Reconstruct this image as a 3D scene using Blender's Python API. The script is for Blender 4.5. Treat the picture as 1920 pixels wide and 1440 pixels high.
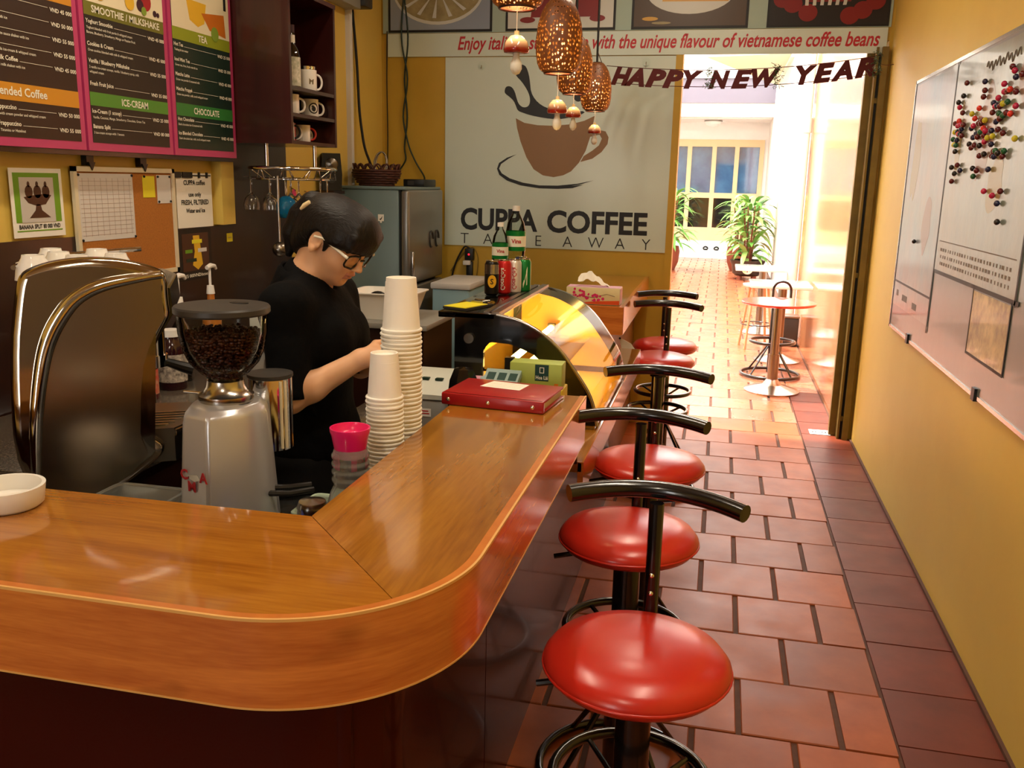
import bpy, bmesh, math, random
import numpy as np
from mathutils import Matrix, Vector
random.seed(7)
for o in list(bpy.data.objects): bpy.data.objects.remove(o)
scene = bpy.context.scene
C = scene.collection
# ---------------------------------------------------------------- camera
cam_data = bpy.data.cameras.new('camera'); cam = bpy.data.objects.new('camera', cam_data); C.objects.link(cam)
cam_data.sensor_fit = 'HORIZONTAL'; cam_data.sensor_width = 36.0; cam_data.lens = 36.0*1690/1920
cam_data.clip_start = 0.02; cam_data.clip_end = 200
def cam_matrix(yaw, pitch, roll, loc):
    cy, sy, cp, sp = math.cos(yaw), math.sin(yaw), math.cos(pitch), math.sin(pitch)
    fwd = Vector((-sy*cp, cy*cp, -sp)); r = Vector((cy, sy, 0)); u = r.cross(fwd)
    cr, sr = math.cos(roll), math.sin(roll)
    r2 = cr*r + sr*u; u2 = -sr*r + cr*u; b = -fwd
    m = Matrix(((r2.x, u2.x, b.x, loc[0]), (r2.y, u2.y, b.y, loc[1]), (r2.z, u2.z, b.z, loc[2]), (0, 0, 0, 1)))
    return m
cam.matrix_world = cam_matrix(0.220618, 0.222097, 0.022279, (0, 0, 1.6))
scene.camera = cam
# ---------------------------------------------------------------- world, exposure
world = bpy.data.worlds.new('world'); scene.world = world; world.use_nodes = True
bg = world.node_tree.nodes['Background']
bg.inputs['Color'].default_value = (1.0, 0.97, 0.92, 1); bg.inputs['Strength'].default_value = 9.5
vs = scene.view_settings
vs.view_transform = 'Standard'; vs.look = 'None'; vs.gamma = 1.0; vs.use_curve_mapping = False
vs.exposure = 0.0
sun_data = bpy.data.lights.new('sun', 'SUN'); sun_data.energy = 9.0; sun_data.angle = math.radians(3); sun_data.color = (1.0, 0.95, 0.88)
sun = bpy.data.objects.new('sun', sun_data); C.objects.link(sun)
sun.rotation_euler = Vector((0.28, -0.10, -1)).to_track_quat('-Z', 'Y').to_euler()
# ---------------------------------------------------------------- helpers
def lin(c): return tuple(((x/12.92) if x <= 0.04045 else ((x+0.055)/1.055)**2.4) for x in c)
def hx(s):
    s = s.lstrip('#'); return lin(tuple(int(s[i:i+2], 16)/255 for i in (0, 2, 4)))
MATS = {}
def M(name, color='#808080', rough=0.5, metal=0.0, spec=0.5, var=None, bump=None, coat=0.0, coatr=0.05, trans=0.0, ior=1.45,
      emit=None, estr=0.0, alpha=1.0, sss=0.0, coord='Object', stretch=(1, 1, 1), rvar=None, aniso=0.0, sheen=0.0):
    m = bpy.data.materials.new(name); m.use_nodes = True; nt = m.node_tree; N = nt.nodes; L = nt.links
    b = N['Principled BSDF']
    c = hx(color) if isinstance(color, str) else color
    b.inputs['Base Color'].default_value = (*c, 1); b.inputs['Roughness'].default_value = rough
    b.inputs['Metallic'].default_value = metal; b.inputs['Specular IOR Level'].default_value = spec
    b.inputs['Coat Weight'].default_value = coat; b.inputs['Coat Roughness'].default_value = coatr
    b.inputs['Transmission Weight'].default_value = trans; b.inputs['IOR'].default_value = ior
    b.inputs['Alpha'].default_value = alpha; b.inputs['Anisotropic'].default_value = aniso
    b.inputs['Sheen Weight'].default_value = sheen
    if sss: b.inputs['Subsurface Weight'].default_value = sss; b.inputs['Subsurface Radius'].default_value = (0.01, 0.004, 0.002); b.inputs['Subsurface Scale'].default_value = 1.0
    if emit: b.inputs['Emission Color'].default_value = (*hx(emit), 1); b.inputs['Emission Strength'].default_value = estr
    if var or bump or rvar:
        tc = N.new('ShaderNodeTexCoord'); mp = N.new('ShaderNodeMapping'); mp.inputs['Scale'].default_value = stretch
        L.new(tc.outputs[coord], mp.inputs['Vector'])
    if var:
        sc, amt, c2 = var; n = N.new('ShaderNodeTexNoise'); n.inputs['Scale'].default_value = sc; n.inputs['Detail'].default_value = 6
        n.inputs['Roughness'].default_value = 0.6
        L.new(mp.outputs[0], n.inputs['Vector'])
        r = N.new('ShaderNodeMapRange'); r.inputs['From Min'].default_value = 0.35; r.inputs['From Max'].default_value = 0.7
        r.inputs['To Max'].default_value = amt
        L.new(n.outputs['Fac'], r.inputs['Value'])
        x = N.new('ShaderNodeMix'); x.data_type = 'RGBA'; x.inputs['A'].default_value = (*c, 1); x.inputs['B'].default_value = (*(hx(c2) if isinstance(c2, str) else c2), 1)
        L.new(r.outputs[0], x.inputs['Factor']); L.new(x.outputs['Result'], b.inputs['Base Color'])
    if rvar:
        sc, lo, hi = rvar; n = N.new('ShaderNodeTexNoise'); n.inputs['Scale'].default_value = sc; L.new(mp.outputs[0], n.inputs['Vector'])
        r = N.new('ShaderNodeMapRange'); r.inputs['To Min'].default_value = lo; r.inputs['To Max'].default_value = hi
        L.new(n.outputs['Fac'], r.inputs['Value']); L.new(r.outputs[0], b.inputs['Roughness'])
    if bump:
        sc, st = bump[0], bump[1]; n = N.new('ShaderNodeTexNoise'); n.inputs['Scale'].default_value = sc; n.inputs['Detail'].default_value = 5
        L.new(mp.outputs[0], n.inputs['Vector'])
        bp = N.new('ShaderNodeBump'); bp.inputs['Strength'].default_value = st; bp.inputs['Distance'].default_value = bump[2] if len(bump) > 2 else 0.004
        L.new(n.outputs['Fac'], bp.inputs['Height']); L.new(bp.outputs[0], b.inputs['Normal'])
    MATS[name] = m
    return m
def wood(name, c1, c2, scale=3.0, stretch=(1, 12, 12), rough=0.25, coat=0.6, coatr=0.08, knots=0.0):
    m = bpy.data.materials.new(name); m.use_nodes = True; nt = m.node_tree; N = nt.nodes; L = nt.links; b = N['Principled BSDF']
    tc = N.new('ShaderNodeTexCoord'); mp = N.new('ShaderNodeMapping'); mp.inputs['Scale'].default_value = stretch; L.new(tc.outputs['Object'], mp.inputs['Vector'])
    n = N.new('ShaderNodeTexNoise'); n.inputs['Scale'].default_value = scale; n.inputs['Detail'].default_value = 8; n.inputs['Roughness'].default_value = 0.62; n.inputs['Distortion'].default_value = 0.6
    L.new(mp.outputs[0], n.inputs['Vector'])
    n2 = N.new('ShaderNodeTexNoise'); n2.inputs['Scale'].default_value = scale*9; n2.inputs['Detail'].default_value = 3; L.new(mp.outputs[0], n2.inputs['Vector'])
    ad = N.new('ShaderNodeMath'); ad.operation = 'MULTIPLY_ADD'; ad.inputs[1].default_value = 0.35; L.new(n2.outputs['Fac'], ad.inputs[0]); L.new(n.outputs['Fac'], ad.inputs[2])
    r = N.new('ShaderNodeMapRange'); r.inputs['From Min'].default_value = 0.45; r.inputs['From Max'].default_value = 0.85; L.new(ad.outputs[0], r.inputs['Value'])
    x = N.new('ShaderNodeMix'); x.data_type = 'RGBA'; x.inputs['A'].default_value = (*hx(c1), 1); x.inputs['B'].default_value = (*hx(c2), 1)
    L.new(r.outputs[0], x.inputs['Factor']); out = x.outputs['Result']
    if knots:
        mk = N.new('ShaderNodeMapping'); mk.inputs['Scale'].default_value = tuple(min(s, 3.0) for s in stretch); L.new(tc.outputs['Object'], mk.inputs['Vector'])
        v = N.new('ShaderNodeTexNoise'); v.inputs['Scale'].default_value = 4.5; v.inputs['Detail'].default_value = 2; L.new(mk.outputs[0], v.inputs['Vector'])
        rk = N.new('ShaderNodeMapRange'); rk.inputs['From Min'].default_value = 0.62; rk.inputs['From Max'].default_value = 0.78; rk.inputs['To Max'].default_value = knots; L.new(v.outputs['Fac'], rk.inputs['Value'])
        x2 = N.new('ShaderNodeMix'); x2.data_type = 'RGBA'; x2.inputs['B'].default_value = (*[q*0.35 for q in hx(c2)], 1); L.new(out, x2.inputs['A']); L.new(rk.outputs[0], x2.inputs['Factor']); out = x2.outputs['Result']
    L.new(out, b.inputs['Base Color']); b.inputs['Roughness'].default_value = rough; b.inputs['Coat Weight'].default_value = coat; b.inputs['Coat Roughness'].default_value = coatr
    MATS[name] = m; return m
class MB:
    def __init__(s): s.v = []; s.f = []
    def add(s, vs_, fs_):
        k = len(s.v); s.v += [tuple(map(float, p)) for p in vs_]; s.f += [tuple(i+k for i in f) for f in fs_]; return s
    def box(s, x0, x1, y0, y1, z0, z1):
        return s.add([(x, y, z) for x in (x0, x1) for y in (y0, y1) for z in (z0, z1)], [(0, 1, 3, 2), (4, 6, 7, 5), (0, 4, 5, 1), (2, 3, 7, 6), (0, 2, 6, 4), (1, 5, 7, 3)])
    def rbox(s, x0, x1, y0, y1, z0, z1, r=0.005, seg=2):
        bm = bmesh.new(); bmesh.ops.create_cube(bm, size=1.0)
        for v in bm.verts: v.co = Vector(((x0+x1)/2+v.co.x*(x1-x0), (y0+y1)/2+v.co.y*(y1-y0), (z0+z1)/2+v.co.z*(z1-z0)))
        bmesh.ops.bevel(bm, geom=bm.edges[:], offset=r, segments=seg, affect='EDGES', profile=0.5, clamp_overlap=True)
        return s.bm(bm)
    def bm(s, bm):
        bm.verts.index_update(); s.add([v.co[:] for v in bm.verts], [tuple(v.index for v in f.verts) for f in bm.faces]); bm.free(); return s
    def tube(s, pts, r, n=10, closed=False, cap=True):
        pts = [Vector(p) for p in pts]; k = len(pts); rs = r if isinstance(r, (list, tuple)) else [r]*k
        rings = []; up = None
        for i, p in enumerate(pts):
            a = pts[(i-1) % k] if (closed or i > 0) else p; b = pts[(i+1) % k] if (closed or i < k-1) else p
            t = (b-a).normalized()
            if up is None:
                up = t.orthogonal().normalized()
            up = (up - t*up.dot(t)); up = up.normalized() if up.length > 1e-6 else t.orthogonal().normalized()
            w = t.cross(up); rings.append([p + (up*math.cos(2*math.pi*j/n) + w*math.sin(2*math.pi*j/n))*rs[i] for j in range(n)])
        vs_ = [v for q in rings for v in q]; fs_ = []
        for i in range(k if closed else k-1):
            i2 = (i+1) % k
            # closed tubes may twist: match by nearest offset
            off = 0
            if closed and i2 == 0:
                off = min(range(n), key=lambda o_: (rings[0][o_]-rings[i][0]).length)
            for j in range(n): fs_.append((i*n+j, i*n+(j+1) % n, i2*n+(j+1+off) % n, i2*n+(j+off) % n))
        if cap and not closed: fs_.append(tuple(range(n-1, -1, -1))); fs_.append(tuple((k-1)*n+j for j in range(n)))
        return s.add(vs_, fs_)
    def cyl(s, p, q, r0, r1=None, n=20): return s.tube([p, q], [r0, r0 if r1 is None else r1], n)
    def lathe(s, prof, n=32, c=(0, 0, 0), capb=False, capt=False, fn=None):
        vs_ = []; fs_ = []; k = len(prof)
        for (r, z) in prof:
            for j in range(n):
                a = 2*math.pi*j/n; p = (r*math.cos(a), r*math.sin(a), z)
                if fn: p = fn(p)
                vs_.append((c[0]+p[0], c[1]+p[1], c[2]+p[2]))
        for i in range(k-1):
            for j in range(n): fs_.append((i*n+j, i*n+(j+1) % n, (i+1)*n+(j+1) % n, (i+1)*n+j))
        if capb: fs_.append(tuple(range(n-1, -1, -1)))
        if capt: fs_.append(tuple((k-1)*n+j for j in range(n)))
        return s.add(vs_, fs_)
    def sphere(s, c, r, n=16, m=10):
        r = (r, r, r) if isinstance(r, (int, float)) else r; vs_ = [(c[0], c[1], c[2]-r[2])]; fs_ = []
        for i in range(1, m):
            t = -math.pi/2 + math.pi*i/m
            for j in range(n): a = 2*math.pi*j/n; vs_.append((c[0]+r[0]*math.cos(t)*math.cos(a), c[1]+r[1]*math.cos(t)*math.sin(a), c[2]+r[2]*math.sin(t)))
        vs_.append((c[0], c[1], c[2]+r[2])); T = len(vs_)-1
        for j in range(n):
            fs_.append((0, 1+(j+1) % n, 1+j)); fs_.append((T, 1+(m-2)*n+j, 1+(m-2)*n+(j+1) % n))
        for i in range(m-2):
            for j in range(n): fs_.append((1+i*n+j, 1+i*n+(j+1) % n, 1+(i+1)*n+(j+1) % n, 1+(i+1)*n+j))
        return s.add(vs_, fs_)
    def prism(s, poly, fn, w0, w1):
        """poly: 2D outline; fn(u, v, w) -> xyz ; extruded from w0 to w1"""
        bm = bmesh.new(); lo = [bm.verts.new(fn(u, v, w0)) for u, v in poly]; hi = [bm.verts.new(fn(u, v, w1)) for u, v in poly]
        k = len(poly)
        if w0 != w1:
            for i in range(k): bm.faces.new((lo[i], lo[(i+1) % k], hi[(i+1) % k], hi[i]))
            bm.faces.new(lo[::-1])
        bm.faces.new(hi)
        bm.normal_update()
        bmesh.ops.triangulate(bm, faces=[f for f in bm.faces if len(f.verts) > 4], ngon_method='EAR_CLIP')
        bmesh.ops.recalc_face_normals(bm, faces=bm.faces[:])
        return s.bm(bm)
    def ring(s, outer, inner, fn, w0, w1):
        """flat ring between two equally long closed outlines, extruded"""
        k = len(outer); vs_ = [fn(u, v, w) for w in (w0, w1) for pl in (outer, inner) for u, v in pl]; fs_ = []
        o0, i0, o1, i1 = 0, k, 2*k, 3*k
        for i in range(k):
            j = (i+1) % k
            fs_ += [(o0+i, o0+j, i0+j, i0+i), (o1+i, i1+i, i1+j, o1+j), (o0+i, o1+i, o1+j, o0+j), (i0+i, i0+j, i1+j, i1+i)]
        return s.add(vs_, fs_)
    def quad(s, a, b, c, d): return s.add([a, b, c, d], [(0, 1, 2, 3)])
    def text(s, string, org, U, V, h, width=None, align='L', bold=0.0, shear=0.0, n=None, thick=0.0, res=2):
        """lettering lying in the plane of U, V with cap height h; thick extrudes along U x V"""
        vs_, fs_, w, hh = glyphs(string, bold, shear, res, thick > 0)
        if not vs_: return s
        sc = h/0.69; sx = sc if width is None else width/max(w, 1e-6)
        U = Vector(U); V = Vector(V); W = U.cross(V); org = Vector(org)
        dx = {'L': 0, 'C': -w/2, 'R': -w}[align]
        return s.add([org + U*((x+dx)*sx) + V*(y*sc) + W*(z*thick) for x, y, z in vs_], fs_)
    def rot(s, mtx): s.v = [tuple(mtx @ Vector(p)) for p in s.v]; return s
GC = {}
def glyphs(string, bold, shear, res, solid):
    key = (string, bold, shear, res, solid)
    if key in GC: return GC[key]
    cu = bpy.data.curves.new('t', 'FONT'); cu.body = string; cu.size = 1.0; cu.resolution_u = res; cu.offset = bold; cu.shear = shear
    cu.extrude = 0.5 if solid else 0.0; cu.fill_mode = 'BOTH' if solid else 'FRONT'
    ob = bpy.data.objects.new('t', cu); me = bpy.data.meshes.new_from_object(ob)
    v = [(p.co.x, p.co.y, p.co.z+(0.5 if solid else 0)) for p in me.vertices]; f = [tuple(p.vertices) for p in me.polygons]
    bpy.data.meshes.remove(me); bpy.data.objects.remove(ob); bpy.data.curves.remove(cu)
    if v:
        x0 = min(p[0] for p in v); v = [(p[0]-x0, p[1], p[2]) for p in v]; w = max(p[0] for p in v); hh = max(p[1] for p in v)
    else: w = hh = 0
    GC[key] = (v, f, w, hh); return GC[key]
def mesh(mb, mat, smooth=None, name='mesh'):
    me = bpy.data.meshes.new(name); me.from_pydata(mb.v, [], mb.f); me.validate(); me.update()
    if mat: me.materials.append(MATS[mat] if isinstance(mat, str) else mat)
    if smooth:
        me.shade_smooth(); me.set_sharp_from_angle(angle=math.radians(smooth if smooth is not True else 180))
    return me
def fixn(me):
    bm = bmesh.new(); bm.from_mesh(me); bmesh.ops.recalc_face_normals(bm, faces=bm.faces[:]); bm.to_mesh(me); bm.free(); return me
def obj(name, mb, mat=None, parent=None, smooth=35, loc=None, norm=True):
    me = mb if isinstance(mb, bpy.types.Mesh) else mesh(mb, mat, smooth, name)
    if norm and not isinstance(mb, bpy.types.Mesh): fixn(me)
    o = bpy.data.objects.new(name, me); C.objects.link(o)
    if parent is not None: o.parent = parent
    if loc is not None: o.location = loc
    return o
def tag(o, label=None, cat=None, group=None, kind=None):
    if label: o['label'] = label
    if cat: o['category'] = cat
    if group: o['group'] = group
    if kind: o['kind'] = kind
    return o
def thing(name, label, cat, loc=(0, 0, 0), rz=0.0, group=None):
    o = bpy.data.objects.new(name, None); C.objects.link(o); o.location = loc; o.rotation_euler = (0, 0, rz); o.empty_display_size = 0.05
    return tag(o, label, cat, group)
def struct(name, mb, mat, parent=None, smooth=None):
    o = obj(name, mb, mat, parent, smooth)
    if parent is None: o['kind'] = 'structure'
    return o
def dup(root, loc, rz=0.0, label=None, group=None):
    r = root.copy(); C.objects.link(r); r.location = loc; r.rotation_euler = (0, 0, rz)
    if label: r['label'] = label
    if group: r['group'] = group
    for ch in root.children:
        c = ch.copy(); C.objects.link(c); c.parent = r
        for g in ch.children:
            d = g.copy(); C.objects.link(d); d.parent = c
    return r
X_, Y_, Z_ = Vector((1, 0, 0)), Vector((0, 1, 0)), Vector((0, 0, 1))
def circ(cx, cy, rx, ry=None, n=24, a0=0.0): ry = rx if ry is None else ry; return [(cx+rx*math.cos(a0+2*math.pi*i/n), cy+ry*math.sin(a0+2*math.pi*i/n)) for i in range(n)]

_ONES = ['zeroth', 'first', 'second', 'third', 'fourth', 'fifth', 'sixth', 'seventh', 'eighth', 'ninth', 'tenth', 'eleventh', 'twelfth', 'thirteenth', 'fourteenth', 'fifteenth', 'sixteenth', 'seventeenth', 'eighteenth', 'nineteenth']
def nth(n):
    if n < 20: return _ONES[n]
    t = ['', '', 'twent', 'thirt', 'fort'][n//10]
    return t+'ieth' if n % 10 == 0 else t+'y-'+_ONES[n % 10]
# ---------------------------------------------------------------- materials
M('yellow_paint', '#DCBE5C', 0.5, var=(2.2, 0.35, '#CEA846'), bump=(60, 0.15, 0.002))
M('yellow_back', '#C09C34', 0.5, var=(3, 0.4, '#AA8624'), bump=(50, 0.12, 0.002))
M('front_paint', '#A3968A', 0.6); M('ceiling_paint', '#C9A870', 0.8)
M('white_paint', '#F2EFEA', 0.6, var=(2, 0.3, '#E2DED8'))
M('peach_gloss', '#E5A070', 0.16, coat=0.6, coatr=0.08, var=(1.2, 0.5, '#DA8A50'))
M('grey_paint', '#7C7684', 0.7)
M('lacquer', '#3A0F08', 0.22, spec=0.25, coat=0.15, coatr=0.05, var=(1.5, 0.6, '#380E07'), stretch=(3, 3, 0.6))
M('dark_panel', '#2A120B', 0.35, var=(3, 0.6, '#1C0C08'), stretch=(8, 8, 0.7), coat=0.2)
M('cab_wood', '#3C130D', 0.3, coat=0.4, var=(3, 0.7, '#260B08'), stretch=(6, 6, 0.6))
M('cab_inside', '#1E0B08', 0.5)
wood('bar_top_y', '#B47A2A', '#8C5418', 1.6, (9, 0.8, 3), 0.16, 0.9, 0.06)
wood('bar_top_x', '#BC7C26', '#965818', 1.6, (0.8, 9, 3), 0.16, 0.9, 0.06)
wood('bar_edge', '#D9853A', '#B4622A', 1.8, (1.2, 1.2, 14), 0.22, 0.6, 0.1, knots=0.55)
M('grout', '#5E3C2A', 0.8, var=(20, 0.6, '#46291C'))
M('joint_strip', '#5A3524', 0.7, var=(25, 0.6, '#3B231A'))
def tile_mat(name, c1, c2, rough):
    m = M(name, c1, rough, spec=0.35, var=(4.5, 0.9, c2), bump=(14, 0.12, 0.003), rvar=(6, rough-0.08, rough+0.14), coord='Object')
    nt = m.node_tree; N = nt.nodes; L = nt.links; b = N['Principled BSDF']
    src = b.inputs['Base Color'].links[0].from_socket; oi = N.new('ShaderNodeObjectInfo'); h = N.new('ShaderNodeHueSaturation')
    r = N.new('ShaderNodeMapRange'); r.inputs['To Min'].default_value = 0.82; r.inputs['To Max'].default_value = 1.12; L.new(oi.outputs['Random'], r.inputs['Value'])
    L.new(r.outputs[0], h.inputs['Value']); L.new(src, h.inputs['Color']); L.new(h.outputs[0], b.inputs['Base Color'])
    n = [x for x in N if x.type == 'MAPPING'][0]; ad = N.new('ShaderNodeVectorMath'); ad.operation = 'ADD'; tc = [x for x in N if x.type == 'TEX_COORD'][0]
    L.new(tc.outputs['Object'], ad.inputs[0]); L.new(oi.outputs['Random'], ad.inputs[1]); 
    mul = N.new('ShaderNodeVectorMath'); mul.operation = 'SCALE'; mul.inputs['Scale'].default_value = 37.0; cb = N.new('ShaderNodeCombineXYZ')
    for i in range(3): L.new(oi.outputs['Random'], cb.inputs[i])
    L.new(cb.outputs[0], mul.inputs[0]); L.new(mul.outputs[0], ad.inputs[1]); L.new(ad.outputs[0], n.inputs['Vector'])
    return m
tile_mat('terracotta', '#A85A2E', '#8A4522', 0.42)
tile_mat('terracotta_out', '#B46A48', '#9C5638', 0.26)
MATS['terracotta_out'].node_tree.nodes['Principled BSDF'].inputs['Coat Weight'].default_value = 0.6
MATS['terracotta_out'].node_tree.nodes['Principled BSDF'].inputs['Coat Roughness'].default_value = 0.2
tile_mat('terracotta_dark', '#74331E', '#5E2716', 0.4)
M('chrome', '#D8D8D8', 0.08, metal=1.0)
M('steel', '#B9B4AC', 0.22, metal=1.0, bump=(3, 0.02))
M('steel_dark', '#8C857B', 0.3, metal=1.0)
M('silver_paint', '#C2C3C8', 0.33, metal=0.6, bump=(400, 0.04, 0.0005))
M('black_metal', '#0B0B0D', 0.22, coat=0.5, coatr=0.1)
M('black_plastic', '#121212', 0.4)
M('dark_grey_plastic', '#33302D', 0.45)
M('black_gloss', '#070707', 0.12, coat=0.6)
M('red_vinyl', '#C0281A', 0.3, var=(6, 0.35, '#A81E14'), bump=(220, 0.05, 0.0006), coat=0.25, coatr=0.2)
M('white_plastic', '#EDEBE6', 0.35)
M('white_china', '#F1EFEA', 0.15, coat=0.5)
M('paper_white', '#F3EFE4', 0.7)
M('paper_cup', '#F4F0E6', 0.55, bump=(300, 0.03, 0.0004))
M('paper_grey', '#D9D6D2', 0.8, var=(6, 0.3, '#C4C2C0'))
M('cork', '#B9762F', 0.9, var=(160, 0.6, '#8E5520'), bump=(200, 0.4, 0.001))
M('cream_frame', '#DCD0B0', 0.5)
M('pink_edge', '#B83A6C', 0.4)
M('menu_dark', '#1F1A14', 0.45); M('menu_brown', '#2C1A10', 0.45); M('menu_green_dark', '#0F2A20', 0.45)
M('menu_band_orange', '#C98A1E', 0.45); M('menu_band_olive', '#6E6E1E', 0.45); M('menu_band_lime', '#8E9A1E', 0.45); M('menu_band_green', '#4E8A2C', 0.45); M('menu_band_green2', '#2F7A34', 0.45)
M('print_white', '#EDEAD8', 0.5); M('print_black', '#12100E', 0.5); M('print_red', '#B3202C', 0.5)
M('berry_red', '#A31A24', 0.4); M('berry_dark', '#3A1626', 0.4); M('leaf_print', '#7E9A30', 0.5); M('tea_amber', '#C9701A', 0.4); M('tea_yellow', '#E5B62C', 0.4); M('print_cream', '#E8DFC0', 0.5)
M('glass', '#FFFFFF', 0.0, trans=1.0, ior=1.45)
def thin_glass(name, tint, ior, rough=0.02):
    m = bpy.data.materials.new(name); m.use_nodes = True; nt = m.node_tree; N = nt.nodes; L = nt.links; N.remove(N['Principled BSDF'])
    tr = N.new('ShaderNodeBsdfTransparent'); tr.inputs['Color'].default_value = (*tint, 1); gs = N.new('ShaderNodeBsdfGlossy'); gs.inputs['Roughness'].default_value = rough
    fr_ = N.new('ShaderNodeFresnel'); fr_.inputs['IOR'].default_value = ior; mx = N.new('ShaderNodeMixShader'); L.new(fr_.outputs[0], mx.inputs[0]); L.new(tr.outputs[0], mx.inputs[1]); L.new(gs.outputs[0], mx.inputs[2])
    L.new(mx.outputs[0], [n for n in N if n.type == 'OUTPUT_MATERIAL'][0].inputs['Surface']); MATS[name] = m
thin_glass('glass_thin', (0.96, 0.98, 0.97), 1.14); thin_glass('glass_bottle', (0.84, 0.90, 0.88), 1.38, 0.04)
M('fridge_side', '#6D8284', 0.38, var=(1.5, 0.3, '#5E7274'))
M('fridge_door', '#8F8E8A', 0.3, metal=0.7)
M('rubber_black', '#0A0A0A', 0.6)
M('grass_leaf', '#5E9A3E', 0.45, var=(8, 0.6, '#86B85A')); M('leaf_pale', '#A9C977', 0.45, var=(5, 0.7, '#7FAE4E'))
M('clay_pot', '#8E4A34', 0.6); M('dark_pot', '#3A2A20', 0.35)
M('poster_white', '#C9D6CB', 0.32, var=(1.5, 0.25, '#B9C8BE'), coat=0.25, coatr=0.2)
M('poster_brown', '#8A6844', 0.4); M('poster_coffee', '#1A1B1C', 0.4)
M('olive_metal', '#7E6A30', 0.45, var=(8, 0.6, '#5E4C20'), metal=0.2)
# ---------------------------------------------------------------- room shell
XL, XR, YB, YF, ZC = -2.3, 0.92, 6.03, -3.2, 3.25
struct('wall_right', MB().box(XR, XR+0.15, YF, YB+0.12, -0.06, ZC+0.05), 'yellow_paint')
struct('wall_left', MB().box(XL-0.15, XL, YF, YB+0.12, -0.06, ZC+0.05), 'yellow_paint')
wb = MB().box(XL, -0.31, YB, YB+0.12, -0.02, ZC); wb.box(-0.31, XR, YB, YB+0.12, 2.46, ZC); wb.box(0.90, XR, YB, YB+0.12, -0.02, 2.46)
struct('wall_back', wb, 'yellow_back')
struct('wall_front', MB().box(XL, XR, YF-0.12, YF, 2.3, ZC).box(-1.6, XR, YF-0.12, YF, -0.02, 2.3), 'front_paint')
struct('ceiling', MB().box(XL-0.15, XR+0.15, YF-0.12, YB+0.12, ZC+0.05, ZC+0.2), 'ceiling_paint')
# floor with separate terracotta tiles
floor = struct('floor', MB().box(-2.6, 1.1, YF-1.5, 24.5, -0.12, -0.008), 'grout')
PX, PY = 0.297, 0.319
tb = bmesh.new(); bmesh.ops.create_cube(tb, size=1.0)
for v in tb.verts: v.co = Vector((v.co.x*(PX-0.017), v.co.y*(PY-0.007), v.co.z*0.02))
bmesh.ops.bevel(tb, geom=[e for e in tb.edges if e.verts[0].co.z > 0 and e.verts[1].co.z > 0], offset=0.003, segments=1, affect='EDGES')
tile_me = bpy.data.meshes.new('tile'); tb.to_mesh(tile_me); tb.free(); tile_me.materials.append(MATS['terracotta']); tile_out = tile_me.copy(); tile_out.materials[0] = MATS['terracotta_out']
XS = 0.615
def tile_part(name, x0, x1, y0, y1, z, mat):
    mb = MB().box(x0-(x0+x1)/2, x1-(x0+x1)/2, y0-(y0+y1)/2, y1-(y0+y1)/2, -0.01, 0.0); o = obj(name, mb, mat, floor, None); o.location = ((x0+x1)/2, (y0+y1)/2, z); return o
ntile = 0
far = MB()
for k in range(-2, 72):
    y = 0.906 + PY*k; yc = y+PY/2
    j0 = 0.158 if k % 2 == 1 else 0.317-PX*0
    x = j0 - PX*8 + (0 if k % 2 == 1 else 0)
    i = 0
    while x < XS-0.02:
        xa, xb = x, x+PX; x = xb
        xmin = -0.75 if y < 5.9 else (-0.7 if y < 12 else -2.2)
        if xb < xmin or (y > YB-0.2 and xb > 0.9): continue
        big = y < 10.5
        if xb > XS and xa < XS:
            a, b_ = xa+0.009, XS-0.006
            if b_-a < 0.03: continue
            if big: o = tile_part('tile', a, b_, y+0.0035, y+PY-0.0035, 0.0, 'terracotta' if y < 6.2 else 'terracotta_out'); ntile += 1
            else: far.box(a, b_, y+0.0035, y+PY-0.0035, -0.01, 0.0)
            continue
        if big:
            o = bpy.data.objects.new('tile', tile_me if y < 6.2 else tile_out); C.objects.link(o); o.parent = floor
            o.location = ((xa+xb)/2, yc, -0.01+random.uniform(-0.0012, 0.0008)); o.rotation_euler = (random.uniform(-.002, .002), random.uniform(-.002, .002), 0); ntile += 1
        else: far.box(xa+0.0085, xb-0.0085, y+0.0035, y+PY-0.0035, -0.01, 0.0)
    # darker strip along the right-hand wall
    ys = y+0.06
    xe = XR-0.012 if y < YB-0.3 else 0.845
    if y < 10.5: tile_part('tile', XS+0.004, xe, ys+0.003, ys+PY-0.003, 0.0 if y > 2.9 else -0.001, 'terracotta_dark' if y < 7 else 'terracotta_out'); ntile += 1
    else: far.box(XS+0.004, 0.85, ys+0.003, ys+PY-0.003, -0.01, 0.0)
fo = obj('tile_field', far, 'terracotta_out', floor, None); fo['kind'] = 'stuff'
struct('baseboard_right', MB().box(XR-0.012, XR, YF, YB-0.05, -0.01, 0.012), 'grout')
# steel folding-gate frame on the right of the doorway
d1 = struct('door_1', MB().box(0.832, 0.845, YB-0.03, YB+0.1, 0, 2.42), 'olive_metal')
obj('frame_rail', MB().box(0.862, 0.898, YB-0.05, YB+0.1, 0, 2.42), 'olive_metal', d1, None)
obj('slot', MB().box(0.845, 0.862, YB+0.0, YB+0.1, 0.0, 2.42), 'black_plastic', d1, None)
obj('frame_edge', MB().box(0.79, 0.832, YB+0.05, YB+0.1, 0, 2.42), 'olive_metal', d1, None)
for zz in (0.12, 1.05, 2.1): obj('slot_bridge', MB().box(0.845, 0.862, YB-0.02, YB+0.02, zz, zz+0.03), 'olive_metal', d1, None)
struct('trim_1', MB().box(-0.345, -0.30, YB-0.012, YB+0.13, 0, 2.40), 'yellow_back')
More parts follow.
